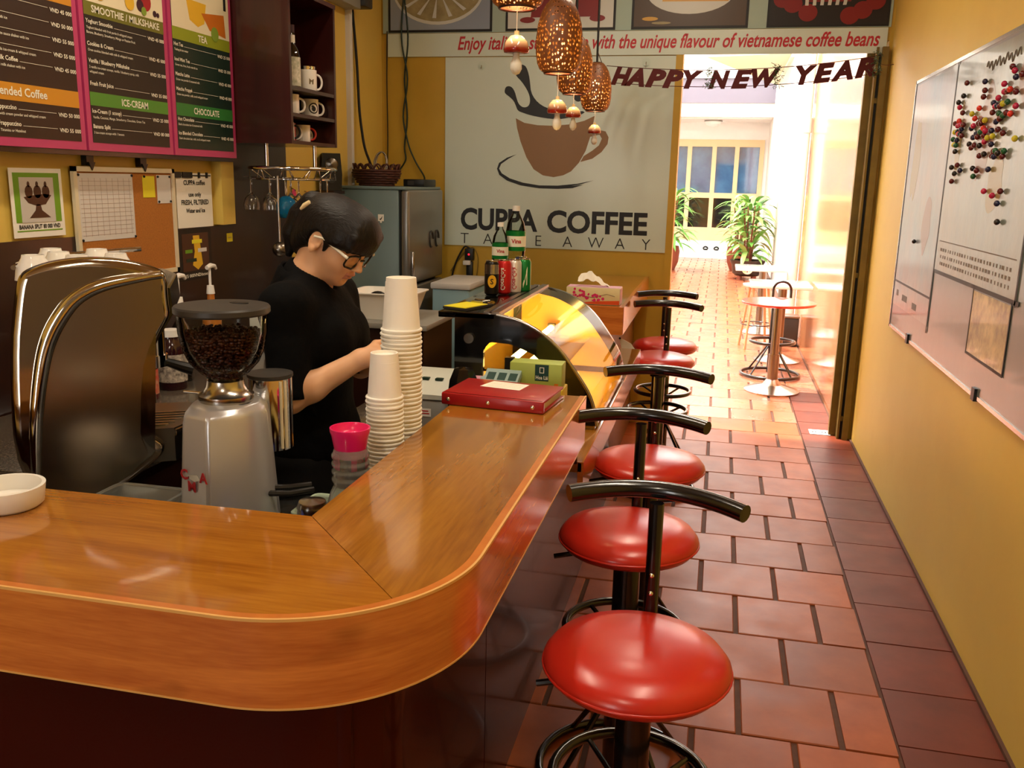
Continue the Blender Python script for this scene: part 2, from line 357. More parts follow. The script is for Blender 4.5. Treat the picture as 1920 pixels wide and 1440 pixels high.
# dark wainscot and panels on the left wall
struct('trim_2', MB().box(XL, XL+0.012, 1.0, 4.6, 0.78, 1.365), 'dark_panel')
struct('trim_3', MB().box(XL, XL+0.014, 3.955, 4.56, 1.365, 1.76), 'dark_panel')
struct('trim_4', MB().box(XL, XL+0.05, 3.84, 3.95, 1.37, 1.66), 'yellow_paint')
struct('trim_5', MB().box(XL, XL+0.07, 1.2, 3.93, 1.655, 2.5), 'dark_panel')   # board behind the menus
struct('trim_6', MB().box(XL, XL+0.03, 5.42, 5.46, 1.5, 3.2), 'paper_grey')     # cable duct
# ---------------------------------------------------------------- courtyard
struct('wall_courtyard_right', MB().box(0.86, 1.05, YB+0.12, 10.3, -0.05, 3.6), 'peach_gloss')
struct('wall_courtyard_white', MB().box(0.93, 1.1, 10.3, 22.0, -0.05, 6.5).box(0.862, 1.05, YB+0.12, 10.3, 3.6, 6.5), 'white_paint')
struct('wall_courtyard_left', MB().box(-2.75, -2.6, YB+0.12, 22.0, -0.05, 6.0), 'white_paint')
FY = 22.0
wf = MB().box(-3.0, -1.62, FY, FY+0.2, 0, 6.5).box(0.82, 1.2, FY, FY+0.2, 0, 6.5).box(-1.62, 0.82, FY, FY+0.2, 2.62, 6.5).box(-1.62, 0.82, FY, FY+0.2, 0, 0.34)
struct('wall_courtyard_far', wf, 'white_paint')
struct('wall_porch_beam', MB().box(-2.6, 0.93, 20.5, 20.8, 3.02, 3.30).box(-2.6, 0.93, 20.4, 20.8, 3.80, 6.2), 'white_paint')
struct('wall_porch_band', MB().box(-2.6, 0.93, 20.45, 20.8, 3.30, 3.80), 'grey_paint')
struct('ceiling_porch', MB().box(-2.6, 0.93, 20.8, FY, 3.0, 3.1), 'white_paint')
st = struct('trim_7', MB().box(-2.6, 0.93, 20.7, FY, -0.02, 0.16).box(-2.6, 0.93, 21.3, FY, 0.16, 0.32), 'white_paint')
# awning soffit over the yard
aw = struct('ceiling_awning', MB().prism([(-0.42, 15.6), (0.93, 15.2), (0.93, 19.9), (0.40, 18.3)], lambda u, v, w: (u, v, w), 3.60, 3.66), 'print_cream')
obj('batten', MB().box(0.88, 0.93, 15.2, 18.3, 3.55, 3.60), 'white_paint', aw, None)
M('frame_wood', '#E6C79A', 0.5)
M('window_glass', '#4E7CAA', 0.04, trans=0.0, spec=1.0, coat=1.0, var=(1.6, 0.8, '#2A4C78'), coord='Object')
M('window_glass_low', '#16181C', 0.05, spec=0.8, coat=0.6, var=(2.2, 0.7, '#2C2A2C'))
win = thing('window_1', None, None); win['kind'] = 'structure'
PXs = [-1.55, -0.82, -0.26, 0.25, 0.80]
for a in range(4):
    x0, x1 = PXs[a]+0.045, PXs[a+1]-0.045
    obj('pane', MB().box(x0, x1, FY+0.05, FY+0.06, 1.42, 2.46), 'window_glass', win, None)
    obj('pane', MB().box(x0, x1, FY+0.05, FY+0.06, 0.62, 1.30), 'window_glass_low', win, None)
for x in PXs: obj('mullion', MB().box(x-0.05, x+0.05, FY-0.03, FY+0.05, 0.30, 2.6), 'frame_wood', win, None)
for z0, z1 in ((0.32, 0.62), (1.30, 1.42), (2.46, 2.62)): obj('transom', MB().box(-1.6, 0.85, FY-0.025, FY+0.05, z0, z1), 'frame_wood', win, None)
# drain pipe on the right-hand wall
t = thing('drain_pipe', 'white drain pipe running down the sunlit courtyard wall', 'pipe', (0.79, 10.2, 0))
obj('pipe', MB().cyl((0, 0, 0), (0, 0, 6.0), 0.055), 'white_paint', t)
obj('pipe_joint', MB().cyl((0, 0, 2.15), (0, 0, 2.3), 0.065), 'white_paint', t)
# porch lamp
t = thing('ceiling_lamp', 'small round glass lamp under the porch ceiling above the window', 'lamp', (-0.32, 21.3, 3.0))
obj('lamp_base', MB().cyl((0, 0, -0.03), (0, 0, 0), 0.2), 'steel_dark', t)
obj('lamp_glass', MB().lathe([(0.19, -0.03), (0.17, -0.08), (0.1, -0.12), (0.02, -0.14)], 24), 'white_plastic', t)
# sandals on the step
for i, (dx, lab) in enumerate(((-0.12, 'left of the pair of dark sandals on the white step'), (0.12, 'right of the pair of dark sandals on the white step'))):
    t = thing('sandal', lab, 'sandal', (-0.18+dx, 21.05, 0.16), 0.1, 'sandals on the step')
    obj('sole', MB().prism([(x*0.05*(1.1 if y_ > 0 else 0.9), y_*0.13) for x, y_ in circ(0, 0, 1, 1, 18)], lambda u, v, w: (u, v, w), 0.0, 0.025), 'rubber_black', t)
    obj('strap', MB().tube([(0.05*math.cos(a), 0.04, 0.02+0.05*math.sin(a)) for a in [i_*math.pi/8 for i_ in range(9)]], 0.018, 8), 'rubber_black', t)
# hanging lamps glimpsed through the far window are reflections; the window shows a television
# outdoor tables
def round_table(name, label, loc, topmat, rtop, zt, basemat, rb):
    t = thing(name, label, 'table', loc)
    obj('tabletop', MB().lathe([(0.0, zt-0.022), (rtop-0.01, zt-0.022), (rtop, zt-0.015), (rtop, zt-0.005), (rtop-0.005, zt), (0.0, zt)], 48), topmat, t)
    obj('column', MB().cyl((0, 0, 0.05), (0, 0, 0.3), 0.042).cyl((0, 0, 0.3), (0, 0, zt-0.02), 0.033), 'steel_dark', t)
    obj('base', MB().lathe([(0.0, 0.0), (rb, 0.0), (rb, 0.012), (rb*0.75, 0.03), (rb*0.35, 0.055), (0.05, 0.09), (0.04, 0.1)], 40), basemat, t)
    return t
M('red_top', '#C8361E', 0.1, coat=0.8); M('white_top', '#F0EEF4', 0.08, coat=0.8)
round_table('round_table', 'red round table on a metal pedestal outside the doorway', (0.485, 7.33, 0), 'red_top', 0.285, 0.72, 'steel', 0.215)
def sq_table(label, loc, rb):
    t = thing('square_table', label, 'table', loc)
    obj('tabletop', MB().rbox(-0.30, 0.24, -0.28, 0.28, 0.70, 0.73, 0.006), 'white_top', t)
    obj('column', MB().cyl((0, 0, 0.05), (0, 0, 0.70), 0.04), 'steel_dark', t)
    obj('base', MB().lathe([(0.0, 0.0), (rb, 0.0), (rb, 0.012), (rb*0.6, 0.035), (0.05, 0.07), (0.04, 0.09)], 40), 'steel', t)
    return t
sq_table('nearer white table with square top against the courtyard wall', (0.60, 8.68, 0), 0.215)
sq_table('farther white table with square top near the potted plants', (0.49, 10.35, 0), 0.215)
# floor sticker
t = thing('floor_sticker', 'small white printed sticker on the floor tile by the doorway', 'sticker', (0.738, 6.13, 0.0015), 0.0)
obj('sheet', MB().rbox(-0.065, 0.065, -0.06, 0.06, 0, 0.0015, 0.0004), 'paper_white', t, None)
stx = MB(); fnp = lambda u, v, w: (u, v, w)
stx.ring(circ(0, 0, 0.045, 0.042, 24), circ(0, 0, 0.040, 0.037, 24), fnp, 0.0016, 0.0018)
for k in range(5): stx.box(-0.05+k*0.021, -0.038+k*0.021, -0.012, 0.012, 0.0016, 0.0018)
stx.box(-0.05, 0.058, -0.0015, 0.0015, 0.0016, 0.0018)
obj('print', stx, 'dark_grey_plastic', t, None)
# ---------------------------------------------------------------- bar
def arc(cx, cy, r, a0, a1, n): return [(cx+r*math.cos(math.radians(a0+(a1-a0)*i/n)), cy+r*math.sin(math.radians(a0+(a1-a0)*i/n))) for i in range(n+1)]
fl = lambda u, v, w: (u, v, w)
ACX, ACY, AR = -0.645, 1.335, 0.285
ZT = 1.0
bt = thing('bar_worktop', 'curved varnished wooden bar worktop with a deep orange wooden edge', 'worktop', (0, 0, 0))
mid = -41
obj('board', MB().prism([(-2.29, 1.05)]+arc(ACX, ACY, AR, -90, mid, 12)+[(-0.685, 1.42), (-2.29, 1.40)], fl, ZT-0.03, ZT), 'bar_top_x', bt, 30)
obj('board', MB().prism(arc(ACX, ACY, AR, mid+0.25, 0, 10)+[(-0.36, 2.50), (-0.685, 2.50), (-0.6845, 1.4215)], fl, ZT-0.03, ZT), 'bar_top_y', bt, 30)
outer = [(-2.29, 1.05), (-1.9, 1.05), (-1.5, 1.05), (-1.1, 1.05), (-0.8, 1.05)]+arc(ACX, ACY, AR, -90, 0, 28)+[(-0.36, 1.7), (-0.36, 2.1), (-0.36, 2.505)]
def offset(path, d):
    out = []
    for i, p in enumerate(path):
        a = Vector(path[max(i-1, 0)]); b = Vector(path[min(i+1, len(path)-1)]); t = (b-a).normalized(); n = Vector((t.y, -t.x)); out.append((p[0]+n.x*d, p[1]+n.y*d))
    return out
def strip(path, d0, d1, z0, z1):
    a = offset(path, d0); b = offset(path, d1); k = len(path); mb = MB(); vs_ = [(x, y, z) for (x, y) in a for z in (z0, z1)]+[(x, y, z) for (x, y) in b for z in (z0, z1)]
    fs_ = []
    for i in range(k-1):
        p = 2*i; q = 2*k+2*i
        fs_ += [(p, p+2, p+3, p+1), (q, q+1, q+3, q+2), (p+1, p+3, q+3, q+1), (p, q, q+2, p+2)]
    e = 2*(k-1); fs_ += [(0, 1, 2*k+1, 2*k), (e, 2*k+e, 2*k+e+1, e+1)]
    return mb.add(vs_, fs_)
obj('edge_band', strip(outer, 0.0, 0.018, 0.862, ZT+0.0005), 'bar_edge', bt, 40)
obj('end_board', MB().box(-0.685, -0.36, 2.485, 2.503, 0.80, ZT-0.03), 'lacquer', bt, None)
M('edge_line', '#D9A860', 0.4)
obj('edge_trim', strip(outer, 0.0145, 0.0188, ZT-0.003, ZT+0.0015), 'edge_line', bt, 40)
obj('edge_trim', strip(outer, 0.0145, 0.0188, 0.8605, 0.8635), 'edge_line', bt, 40)
# base with dark lacquered panels
bb = thing('bar_counter', 'dark red lacquered front of the curved bar', 'bar', (0, 0, 0))
bp = [(-2.29, 1.17), (-1.5, 1.17), (-0.95, 1.17)]+arc(-0.66, 1.35, 0.18, -90, 0, 14)+[(-0.48, 1.8), (-0.48, 2.48)]
obj('front_panel', MB().prism([(p[0], p[1]) for p in bp]+[(-0.60, 2.48), (-0.60, 1.40), (-2.29, 1.34)], fl, 0.0, 0.86), 'lacquer', bb, 40)
obj('corner_post', MB().cyl((-0.545, 1.225, 0.0), (-0.545, 1.225, 0.86), 0.017), 'lacquer', bb)
obj('seam_strip', MB().box(-0.481, -0.4793, 1.92, 1.922, 0, 0.86), 'lacquer', bb, None)
# low counter carrying the display case
M('granite', '#2A2622', 0.2, coat=0.4, var=(140, 0.9, '#75685A'))
lc = thing('display_counter', 'low wooden counter under the glass display case', 'counter', (0, 0, 0))
obj('counter_top', MB().rbox(-1.0, -0.345, 2.51, 4.42, 0.765, 0.80, 0.004), 'bar_top_y', lc)
obj('edge_board', MB().box(-0.36, -0.343, 2.51, 4.42, 0.70, 0.799), 'bar_edge', lc, None)
obj('front_panel', MB().box(-0.98, -0.48, 2.4805, 4.42, 0.0, 0.765), 'lacquer', lc, None)
# rear bar section by the back wall
rb = thing('rear_bar', 'short raised bar section with orange wooden end beside the back wall', 'counter', (0, 0, 0))
obj('counter_top', MB().box(-0.80, -0.44, 4.45, 6.015, 0.97, 1.0), 'bar_top_y', rb, None)
obj('edge_board', MB().box(-0.80, -0.44, 4.432, 4.45, 0.862, 1.0005), 'bar_edge', rb, None)
obj('edge_board', MB().box(-0.458, -0.438, 4.45, 6.015, 0.862, 1.0005), 'bar_edge', rb, None)
M('rear_panel', '#6A4A2A', 0.35, var=(2, 0.6, '#4A2C18'), stretch=(5, 5, 0.6))
obj('front_panel', MB().box(-0.78, -0.52, 4.47, 6.015, 0.0, 0.97), 'rear_panel', rb, None)
# back counters
def counter_unit(label, x0, x1, y0, y1, doorside, zt=0.80):
    t = thing('back_counter', label, 'counter', (0, 0, 0))
    obj('counter_top', MB().rbox(x0, x1, y0, y1, zt-0.035, zt, 0.004), 'granite', t)
    obj('cabinet_body', MB().box(x0+0.01, x1-0.03, y0+0.01, y1-0.03, 0, zt-0.035), 'dark_panel', t, None)
    return t
counter_unit('dark granite work counter behind the front of the bar', -2.28, -0.70, 1.41, 1.97, 'y')
counter_unit('dark granite work counter along the menu wall', -2.28, -1.56, 1.975, 5.1, 'x')
counter_unit('narrow granite work counter along the inside of the bar', -0.92, -0.70, 1.975, 2.478, 'x')
# ---------------------------------------------------------------- bar stools
def make_stool(label):
    t = thing('bar_stool', label, 'stool', (0, 0, 0), 0, 'red bar stools along the bar')
    obj('seat', MB().lathe([(0, 0.665), (0.13, 0.667), (0.168, 0.675), (0.181, 0.692), (0.180, 0.704), (0.165, 0.722), (0.12, 0.735), (0.06, 0.741), (0.0, 0.742)], 48), 'red_vinyl', t, 80)
    obj('seat_piping', MB().tube([(0.180*math.cos(a), 0.180*math.sin(a), 0.693) for a in [2*math.pi*i/48 for i in range(48)]], 0.0035, 6, closed=True), 'red_vinyl', t, 80)
    obj('seat_plate', MB().box(-0.09, 0.09, -0.09, 0.09, 0.652, 0.666).cyl((0, 0, 0.62), (0, 0, 0.655), 0.045), 'black_metal', t)
    obj('lever', MB().tube([(-0.04, 0, 0.648), (-0.12, -0.02, 0.648), (-0.19, -0.03, 0.632)], 0.007, 8), 'black_metal', t)
    obj('column', MB().cyl((0, 0, 0.03), (0, 0, 0.40), 0.041).cyl((0, 0, 0.40), (0, 0, 0.64), 0.035), 'black_metal', t)
    fr = obj('foot_ring', MB().tube([(0.155*math.cos(a), 0.155*math.sin(a), 0.44) for a in [2*math.pi*i/40 for i in range(40)]], 0.0115, 10, closed=True), 'black_metal', t, 80)
    for k in range(4):
        a = math.pi/4+k*math.pi/2; obj('spoke', MB().cyl((0.03*math.cos(a), 0.03*math.sin(a), 0.40), (0.155*math.cos(a), 0.155*math.sin(a), 0.44), 0.006, n=8), 'black_metal', fr)
    br = obj('base_ring', MB().tube([(0.215*math.cos(a), 0.215*math.sin(a), 0.014) for a in [2*math.pi*i/44 for i in range(44)]], 0.0125, 10, closed=True), 'black_metal', t, 80)
    for k in range(4):
        a = math.pi/4+k*math.pi/2; obj('strut', MB().cyl((0.035*math.cos(a), 0.035*math.sin(a), 0.26), (0.213*math.cos(a), 0.213*math.sin(a), 0.016), 0.008, n=8), 'black_metal', br)
    # backrest: flat post with a curved bar
    pb = MB(); pts = [(0.0, 0.10, 0.660), (0.0, 0.165, 0.664), (0.0, 0.186, 0.69), (0.0, 0.188, 0.76), (0, 0.19, 0.955)]
    for a, b in zip(pts[:-1], pts[1:]): pb.tube([a, b], 0.0155, 8)
    obj('back_post', pb, 'black_metal', t, 60)
    for z_ in (0.76, 0.80): obj('bolt', MB().sphere((0, 0.174, z_), 0.006, 10, 6), 'chrome', t)
    bar = []
    for i in range(17):
        s_ = -1+2*i/16; bar.append((0.178*s_, 0.215-0.062*s_*s_, 0.975-0.008*s_*s_))
    b_ = obj('back_bar', MB().tube(bar, 0.0185, 14), 'black_metal', t, 60)
    return t
S = [(-0.100, 1.600, -0.06, 'nearest red bar stool with black curved backrest, in the foreground'), (-0.178, 2.225, -0.02, 'second red bar stool from the camera beside the bar'),
     (-0.175, 2.86, -0.02, 'third red bar stool from the camera, in front of the glass display case'), (-0.262, 4.66, -0.12, 'fourth red bar stool, nearer of the two by the rear bar'), (-0.262, 5.12, 0.12, 'farthest red bar stool, beside the back wall')]
stool0 = make_stool(S[0][3])
stool0.location = (S[0][0], S[0][1], 0.001); stool0.rotation_euler = (0, 0, S[0][2])
for x, y, rz, lab in S[1:]: dup(stool0, (x, y, 0.001), rz, lab)
# courtyard stool (hooped back) and pale-legged stool
t = thing('courtyard_stool', 'red stool with black hooped back behind the red round table', 'stool', (0.50, 7.95, 0.001), 0.0)
obj('seat', MB().lathe([(0, 0.60), (0.15, 0.602), (0.18, 0.615), (0.185, 0.63), (0.16, 0.65), (0.0, 0.66)], 40), 'red_vinyl', t, 80)
obj('column', MB().cyl((0, 0, 0.03), (0, 0, 0.6), 0.03), 'black_metal', t)
obj('foot_ring', MB().tube([(0.185*math.cos(a), 0.185*math.sin(a), 0.30) for a in [2*math.pi*i/36 for i in range(36)]], 0.014, 8, closed=True), 'black_metal', t, 80)
br = obj('base_ring', MB().tube([(0.245*math.cos(a), 0.245*math.sin(a), 0.016) for a in [2*math.pi*i/36 for i in range(36)]], 0.014, 8, closed=True), 'black_metal', t, 80)
for k in range(4):
    a = math.pi/4+k*math.pi/2; obj('strut', MB().cyl((0.03*math.cos(a), 0.03*math.sin(a), 0.28), (0.243*math.cos(a), 0.243*math.sin(a), 0.016), 0.008, n=8), 'black_metal', br)
obj('back_hoop', MB().tube([(0.06+0.075*math.cos(a), 0.19, 0.66+(0.06 if math.sin(a) > 0.0 else 0.0)+0.075*math.sin(a)) for a in [math.pi*i/12 for i in range(13)]]+[(-0.015, 0.17, 0.61)], 0.011, 8).tube([(0.135, 0.19, 0.73), (0.135, 0.17, 0.61)], 0.011, 8), 'black_metal', t, 60)
M('pale_wood', '#D9A27A', 0.5)
t = thing('wooden_stool', 'stool on four slim pale legs under the farther courtyard tables', 'stool', (0.42, 9.35, 0.001), 0.2)
obj('seat', MB().lathe([(0, 0.62), (0.16, 0.622), (0.165, 0.64), (0.0, 0.645)], 28), 'white_top', t)
for k in range(4):
    a = math.pi/4+k*math.pi/2; obj('leg', MB().cyl((0.1*math.cos(a), 0.1*math.sin(a), 0.62), (0.19*math.cos(a), 0.19*math.sin(a), 0.0), 0.013, n=8), 'pale_wood', t)
obj('stretcher', MB().tube([(0.155*math.cos(a), 0.155*math.sin(a), 0.24) for a in [2*math.pi*i/28 for i in range(28)]], 0.006, 6, closed=True), 'black_metal', t, 80)
t = thing('grey_bin', 'small grey bin on the tiles against the orange courtyard wall', 'bin', (0.77, 9.6, 0.001))
obj('body', MB().rbox(-0.075, 0.075, -0.09, 0.09, 0, 0.29, 0.012), 'dark_grey_plastic', t); obj('lid', MB().rbox(-0.082, 0.082, -0.097, 0.097, 0.29, 0.315, 0.01), 'steel_dark', t)
# ---------------------------------------------------------------- espresso machine
# side outline in metres (x, z) on the plane y = 1.8
EP = [(-0.183, 0.879), (-0.17, 1.18), (-0.147, 1.316), (-0.135, 1.364), (-0.116, 1.381), (-0.068, 1.398), (0.004, 1.407), (0.074, 1.403), (0.13, 1.39), (0.171, 1.374), (0.181, 1.356), (0.18, 1.311), (0.184, 1.265), (0.163, 1.232), (0.144, 1.191), (0.13, 1.15), (0.121, 1.093), (0.114, 0.979), (0.164, 0.941), (0.107, 0.889), (0.013, 0.824), (-0.081, 0.828)]
trimp = [(-0.135, 0.864), (-0.126, 1.013), (-0.101, 1.158), (-0.078, 1.23), (-0.045, 1.284), (-0.015, 1.318), (0.037, 1.344), (0.112, 1.359), (0.171, 1.367)]
em = thing('espresso_machine', 'chrome espresso machine with curved side panel on the back counter', 'coffee machine', (-1.42, 1.80, 0), math.radians(30))
YM0, YM1 = 0.0, 0.36
M('panel_steel', '#978A79', 0.22, metal=1.0, bump=(2.0, 0.03, 0.02), aniso=0.3)
M('shell_chrome', '#B4AB9E', 0.10, metal=1.0)
def chaikin(p, n=2, closed=True):
    for _ in range(n):
        q = []; k = len(p)
        for i in range(k if closed else k-1):
            a, b = p[i], p[(i+1) % k]; q += [(a[0]*.75+b[0]*.25, a[1]*.75+b[1]*.25), (a[0]*.25+b[0]*.75, a[1]*.25+b[1]*.75)]
        if not closed: q = [p[0]]+q+[p[-1]]
        p = q
    return p
def side_shell(y0, y1, r):
    """side panel with rolled-over rim: outline rings shrink towards the face"""
    base = chaikin(EP, 2); cx = sum(p[0] for p in base)/len(base); cz = sum(p[1] for p in base)/len(base)
    rings = []
    for (d, y) in ((0.0, y1), (0.0, y0+r), (0.3*r, y0+0.45*r), (0.8*r, y0+0.12*r), (1.5*r, y0)):
        ring = []
        for i, p in enumerate(base):
            a = Vector(base[i-1]); b = Vector(base[(i+1) % len(base)]); tt = (b-a).normalized(); nn = Vector((-tt.y, tt.x))
            ring.append((p[0]-nn.x*d*SGN, y, p[1]-nn.y*d*SGN))
        rings.append(ring)
    k = len(base); mb = MB(); vs_ = [v for q in rings for v in q]; fs_ = []
    for i in range(len(rings)-1):
        for j in range(k): fs_.append((i*k+j, i*k+(j+1) % k, (i+1)*k+(j+1) % k, (i+1)*k+j))
    mb.add(vs_, fs_); bm = bmesh.new(); vv = [bm.verts.new(v) for v in rings[-1]]; bm.faces.new(vv); vv = [bm.verts.new(v) for v in rings[0]]; bm.faces.new(vv[::-1])
    bm.normal_update(); bmesh.ops.triangulate(bm, faces=bm.faces[:], ngon_method='EAR_CLIP'); mb.bm(bm); return mb
ar_ = sum(EP[i][0]*EP[(i+1) % len(EP)][1]-EP[(i+1) % len(EP)][0]*EP[i][1] for i in range(len(EP)))
SGN = -1 if ar_ > 0 else 1
o = obj('side_panel', side_shell(YM0, YM0+0.035, 0.014), 'shell_chrome', em, 40)
# inner brushed panel: region right of the trim line
inner = chaikin(trimp, 2, closed=False)
ip = inner + [(p[0]-0.012, p[1]) for p in EP[10:17]] + [(EP[17][0]-0.014, EP[17][1]), (EP[18][0]-0.05, EP[18][1]-0.01), (EP[19][0]-0.03, EP[19][1]), (EP[20][0]-0.01, EP[20][1]+0.012), (EP[21][0], EP[21][1]+0.015)]
obj('inner_panel', MB().prism(ip, lambda u, v, w: (u, w, v), YM0-0.008, YM0+0.002), 'panel_steel', o, None)
rs = [0.010+0.009*math.sin(math.pi*min(1, i/(len(inner)-1)*1.1)) for i in range(len(inner))]
obj('trim', MB().tube([(u, YM0-0.005, v) for u, v in inner], rs, 12), 'chrome', o, 60)
xb = EP[1][0]+0.02
obj('back_shell', MB().prism([(xb, 0.83), (xb, 1.27), (xb+0.05, 1.335), (0.0, 1.346), (0.08, 1.346), (0.08, 1.12), (0.03, 1.0), (0.03, 0.83)], lambda u, v, w: (u, w, v), YM0+0.03, YM1), 'steel', em, 30)
obj('group_cover', MB().prism([(0.08, 1.346), (0.15, 1.346), (0.185, 1.33), (0.19, 1.27), (0.16, 1.22), (0.08, 1.2)], lambda u, v, w: (u, w, v), YM0+0.03, YM1), 'black_gloss', em, 30)
g = obj('group_head', MB().cyl((0.12, 0.2, 1.13), (0.12, 0.2, 1.21), 0.035).cyl((0.12, 0.2, 1.11), (0.12, 0.2, 1.14), 0.04), 'chrome', em)
obj('handle', MB().tube([(0.15, 0.2, 1.12), (0.19, 0.2, 1.105), (0.22, 0.2, 1.095)], [0.01, 0.014, 0.016], 10), 'black_plastic', g)
obj('drip_tray', MB().prism([(0.0, 0.03), (0.175, 0.03), (0.27, 0.19), (0.20, 0.30), (0.0, 0.30)], fl, 0.90, 0.985), 'steel_dark', em, 30)
obj('tray_rim', MB().tube([(0.172, 0.035, 0.972), (0.268, 0.19, 0.972)], 0.011, 10), 'steel', em)
for k in range(6): obj('grate_bar', MB().box(0.02, 0.16+k*0.014, 0.055+k*0.025, 0.063+k*0.025, 0.985, 0.989), 'steel', em, None)
obj('cup_rail', MB().tube([(xb, 0.05, 1.38), (xb, 0.34, 1.38), (0.1, 0.34, 1.40)], 0.006, 8), 'chrome', em)
for x_, y_ in ((xb+0.04, 0.06), (0.0, 0.06), (xb+0.04, 0.3), (0.0, 0.3)): obj('foot', MB().cyl((x_, y_, 0.80), (x_, y_, 0.84), 0.018), 'black_plastic', em)
em_m = Matrix.Translation((-1.42, 1.80, 0)) @ Matrix.Rotation(math.radians(30), 4, 'Z')
# cups warming on the machine
cupm = mesh(MB().lathe([(0.018, 0.052), (0.0185, 0.058), (0.024, 0.058), (0.026, 0.05), (0.038, 0.03), (0.043, 0.0), (0.041, 0.0), (0.036, 0.028), (0.024, 0.047), (0.0, 0.048)], 28), 'white_china', 60, 'cup')
fixn(cupm)
for (x_, y_), lab in zip(((-0.115, 0.09), (-0.075, 0.18), (-0.02, 0.085), (0.06, 0.13), (-0.11, 0.29), (0.0, 0.27)),
        ('upturned white cup at the near back corner of the espresso machine top', 'upturned white cup second in the row on the espresso machine', 'upturned white cup nearest the camera on the espresso machine top', 'upturned white cup nearest the front of the espresso machine top', 'upturned white cup at the far back of the espresso machine top', 'upturned white cup at the far side of the espresso machine top')):
    t = thing('coffee_cup', lab, 'cup', tuple(em_m @ Vector((x_, y_, 1.348))), random.uniform(0, 6), 'cups warming on the espresso machine')
    obj('bowl', cupm, None, t); obj('handle', MB().tube([(0.036, 0, 0.012), (0.055, 0, 0.016), (0.056, 0, 0.034), (0.030, 0, 0.042)], 0.004, 8), 'white_china', t)
# ---------------------------------------------------------------- coffee grinder
gr = thing('coffee_grinder', 'silver coffee grinder with glass hopper of beans behind the bar', 'coffee grinder', (-1.042, 1.755, 0.80))
def hexbody(zs):
    mb = MB(); rings = []
    shape = [(-0.085, -0.02), (-0.06, -0.085), (0.012, -0.105), (0.07, -0.06), (0.085, 0.02), (0.06, 0.085), (-0.03, 0.10), (-0.085, 0.06)]
    for z, s_ in zs: rings.append([(x*s_, y*s_, z) for x, y in shape])
    k = 8; vs_ = [v for q in rings for v in q]; fs_ = []
    for i in range(len(rings)-1):
        for j in range(k): fs_.append((i*k+j, i*k+(j+1) % k, (i+1)*k+(j+1) % k, (i+1)*k+j))
    fs_ += [tuple(range(k-1, -1, -1)), tuple((len(rings)-1)*k+j for j in range(k))]
    bm = bmesh.new(); vv = [bm.verts.new(v) for v in vs_]
    for f in fs_: bm.faces.new([vv[i] for i in f])
    bmesh.ops.bevel(bm, geom=bm.edges[:], offset=0.006, segments=2, affect='EDGES', clamp_overlap=True)
    return mb.bm(bm)
obj('body', hexbody([(0.0, 1.18), (0.28, 0.98), (0.302, 0.90), (0.312, 0.72)]), 'silver_paint', gr, 45)
obj('collar', MB().lathe([(0.0, 0.312), (0.058, 0.312), (0.060, 0.318), (0.060, 0.326), (0.050, 0.332), (0.042, 0.345), (0.040, 0.358), (0.0, 0.358)], 36), 'steel', gr)
obj('collar_lever', MB().cyl((-0.055, -0.01, 0.325), (-0.095, -0.015, 0.327), 0.003), 'chrome', gr)
hp = [(0.036, 0.345), (0.037, 0.364), (0.054, 0.376), (0.074, 0.398), (0.087, 0.428), (0.0945, 0.465), (0.097, 0.508)]
obj('hopper', MB().lathe(hp+[(0.0945, 0.508), (0.092, 0.466), (0.0845, 0.430), (0.072, 0.400), (0.052, 0.379), (0.0345, 0.366), (0.0335, 0.345)], 48), 'glass_thin', gr, 80)
ld = obj('lid', MB().lathe([(0.0, 0.505), (0.098, 0.505), (0.102, 0.509), (0.102, 0.519), (0.099, 0.523), (0.05, 0.526), (0.0, 0.527)], 48), 'dark_grey_plastic', gr)
obj('finger_slot', MB().prism(circ(0.03, 0.02, 0.022, 0.012, 16), fl, 0.526, 0.5275), 'black_plastic', ld, None)
dz = obj('doser', MB().cyl((0.036, 0.135, 0.17), (0.036, 0.135, 0.338), 0.050, n=32), 'chrome', gr)
obj('doser_lid', MB().lathe([(0, 0.338), (0.050, 0.338), (0.053, 0.341), (0.053, 0.348), (0.0, 0.352)], 32, (0.036, 0.135, 0)), 'dark_grey_plastic', dz)
for a in (-0.62, -0.38): obj('doser_rib', MB().cyl((0.036+0.051*math.cos(a), 0.135+0.051*math.sin(a), 0.175), (0.036+0.051*math.cos(a), 0.135+0.051*math.sin(a), 0.335), 0.0035, n=8), 'cream_frame', dz)
obj('fork', MB().tube([(0.07, 0.0, 0.10), (0.13, 0.03, 0.095), (0.17, 0.07, 0.095)], 0.007, 8).tube([(0.05, 0.03, 0.10), (0.11, 0.07, 0.095), (0.15, 0.10, 0.095)], 0.007, 8), 'black_plastic', gr)
tray = obj('catch_tray', MB().ring(circ(0.12, 0.13, 0.085, 0.075, 32), circ(0.12, 0.13, 0.076, 0.066, 32), fl, 0.005, 0.03), 'chrome', gr)
obj('tray_floor', MB().prism(circ(0.12, 0.13, 0.078, 0.068, 32), fl, 0.004, 0.008), 'black_plastic', tray)
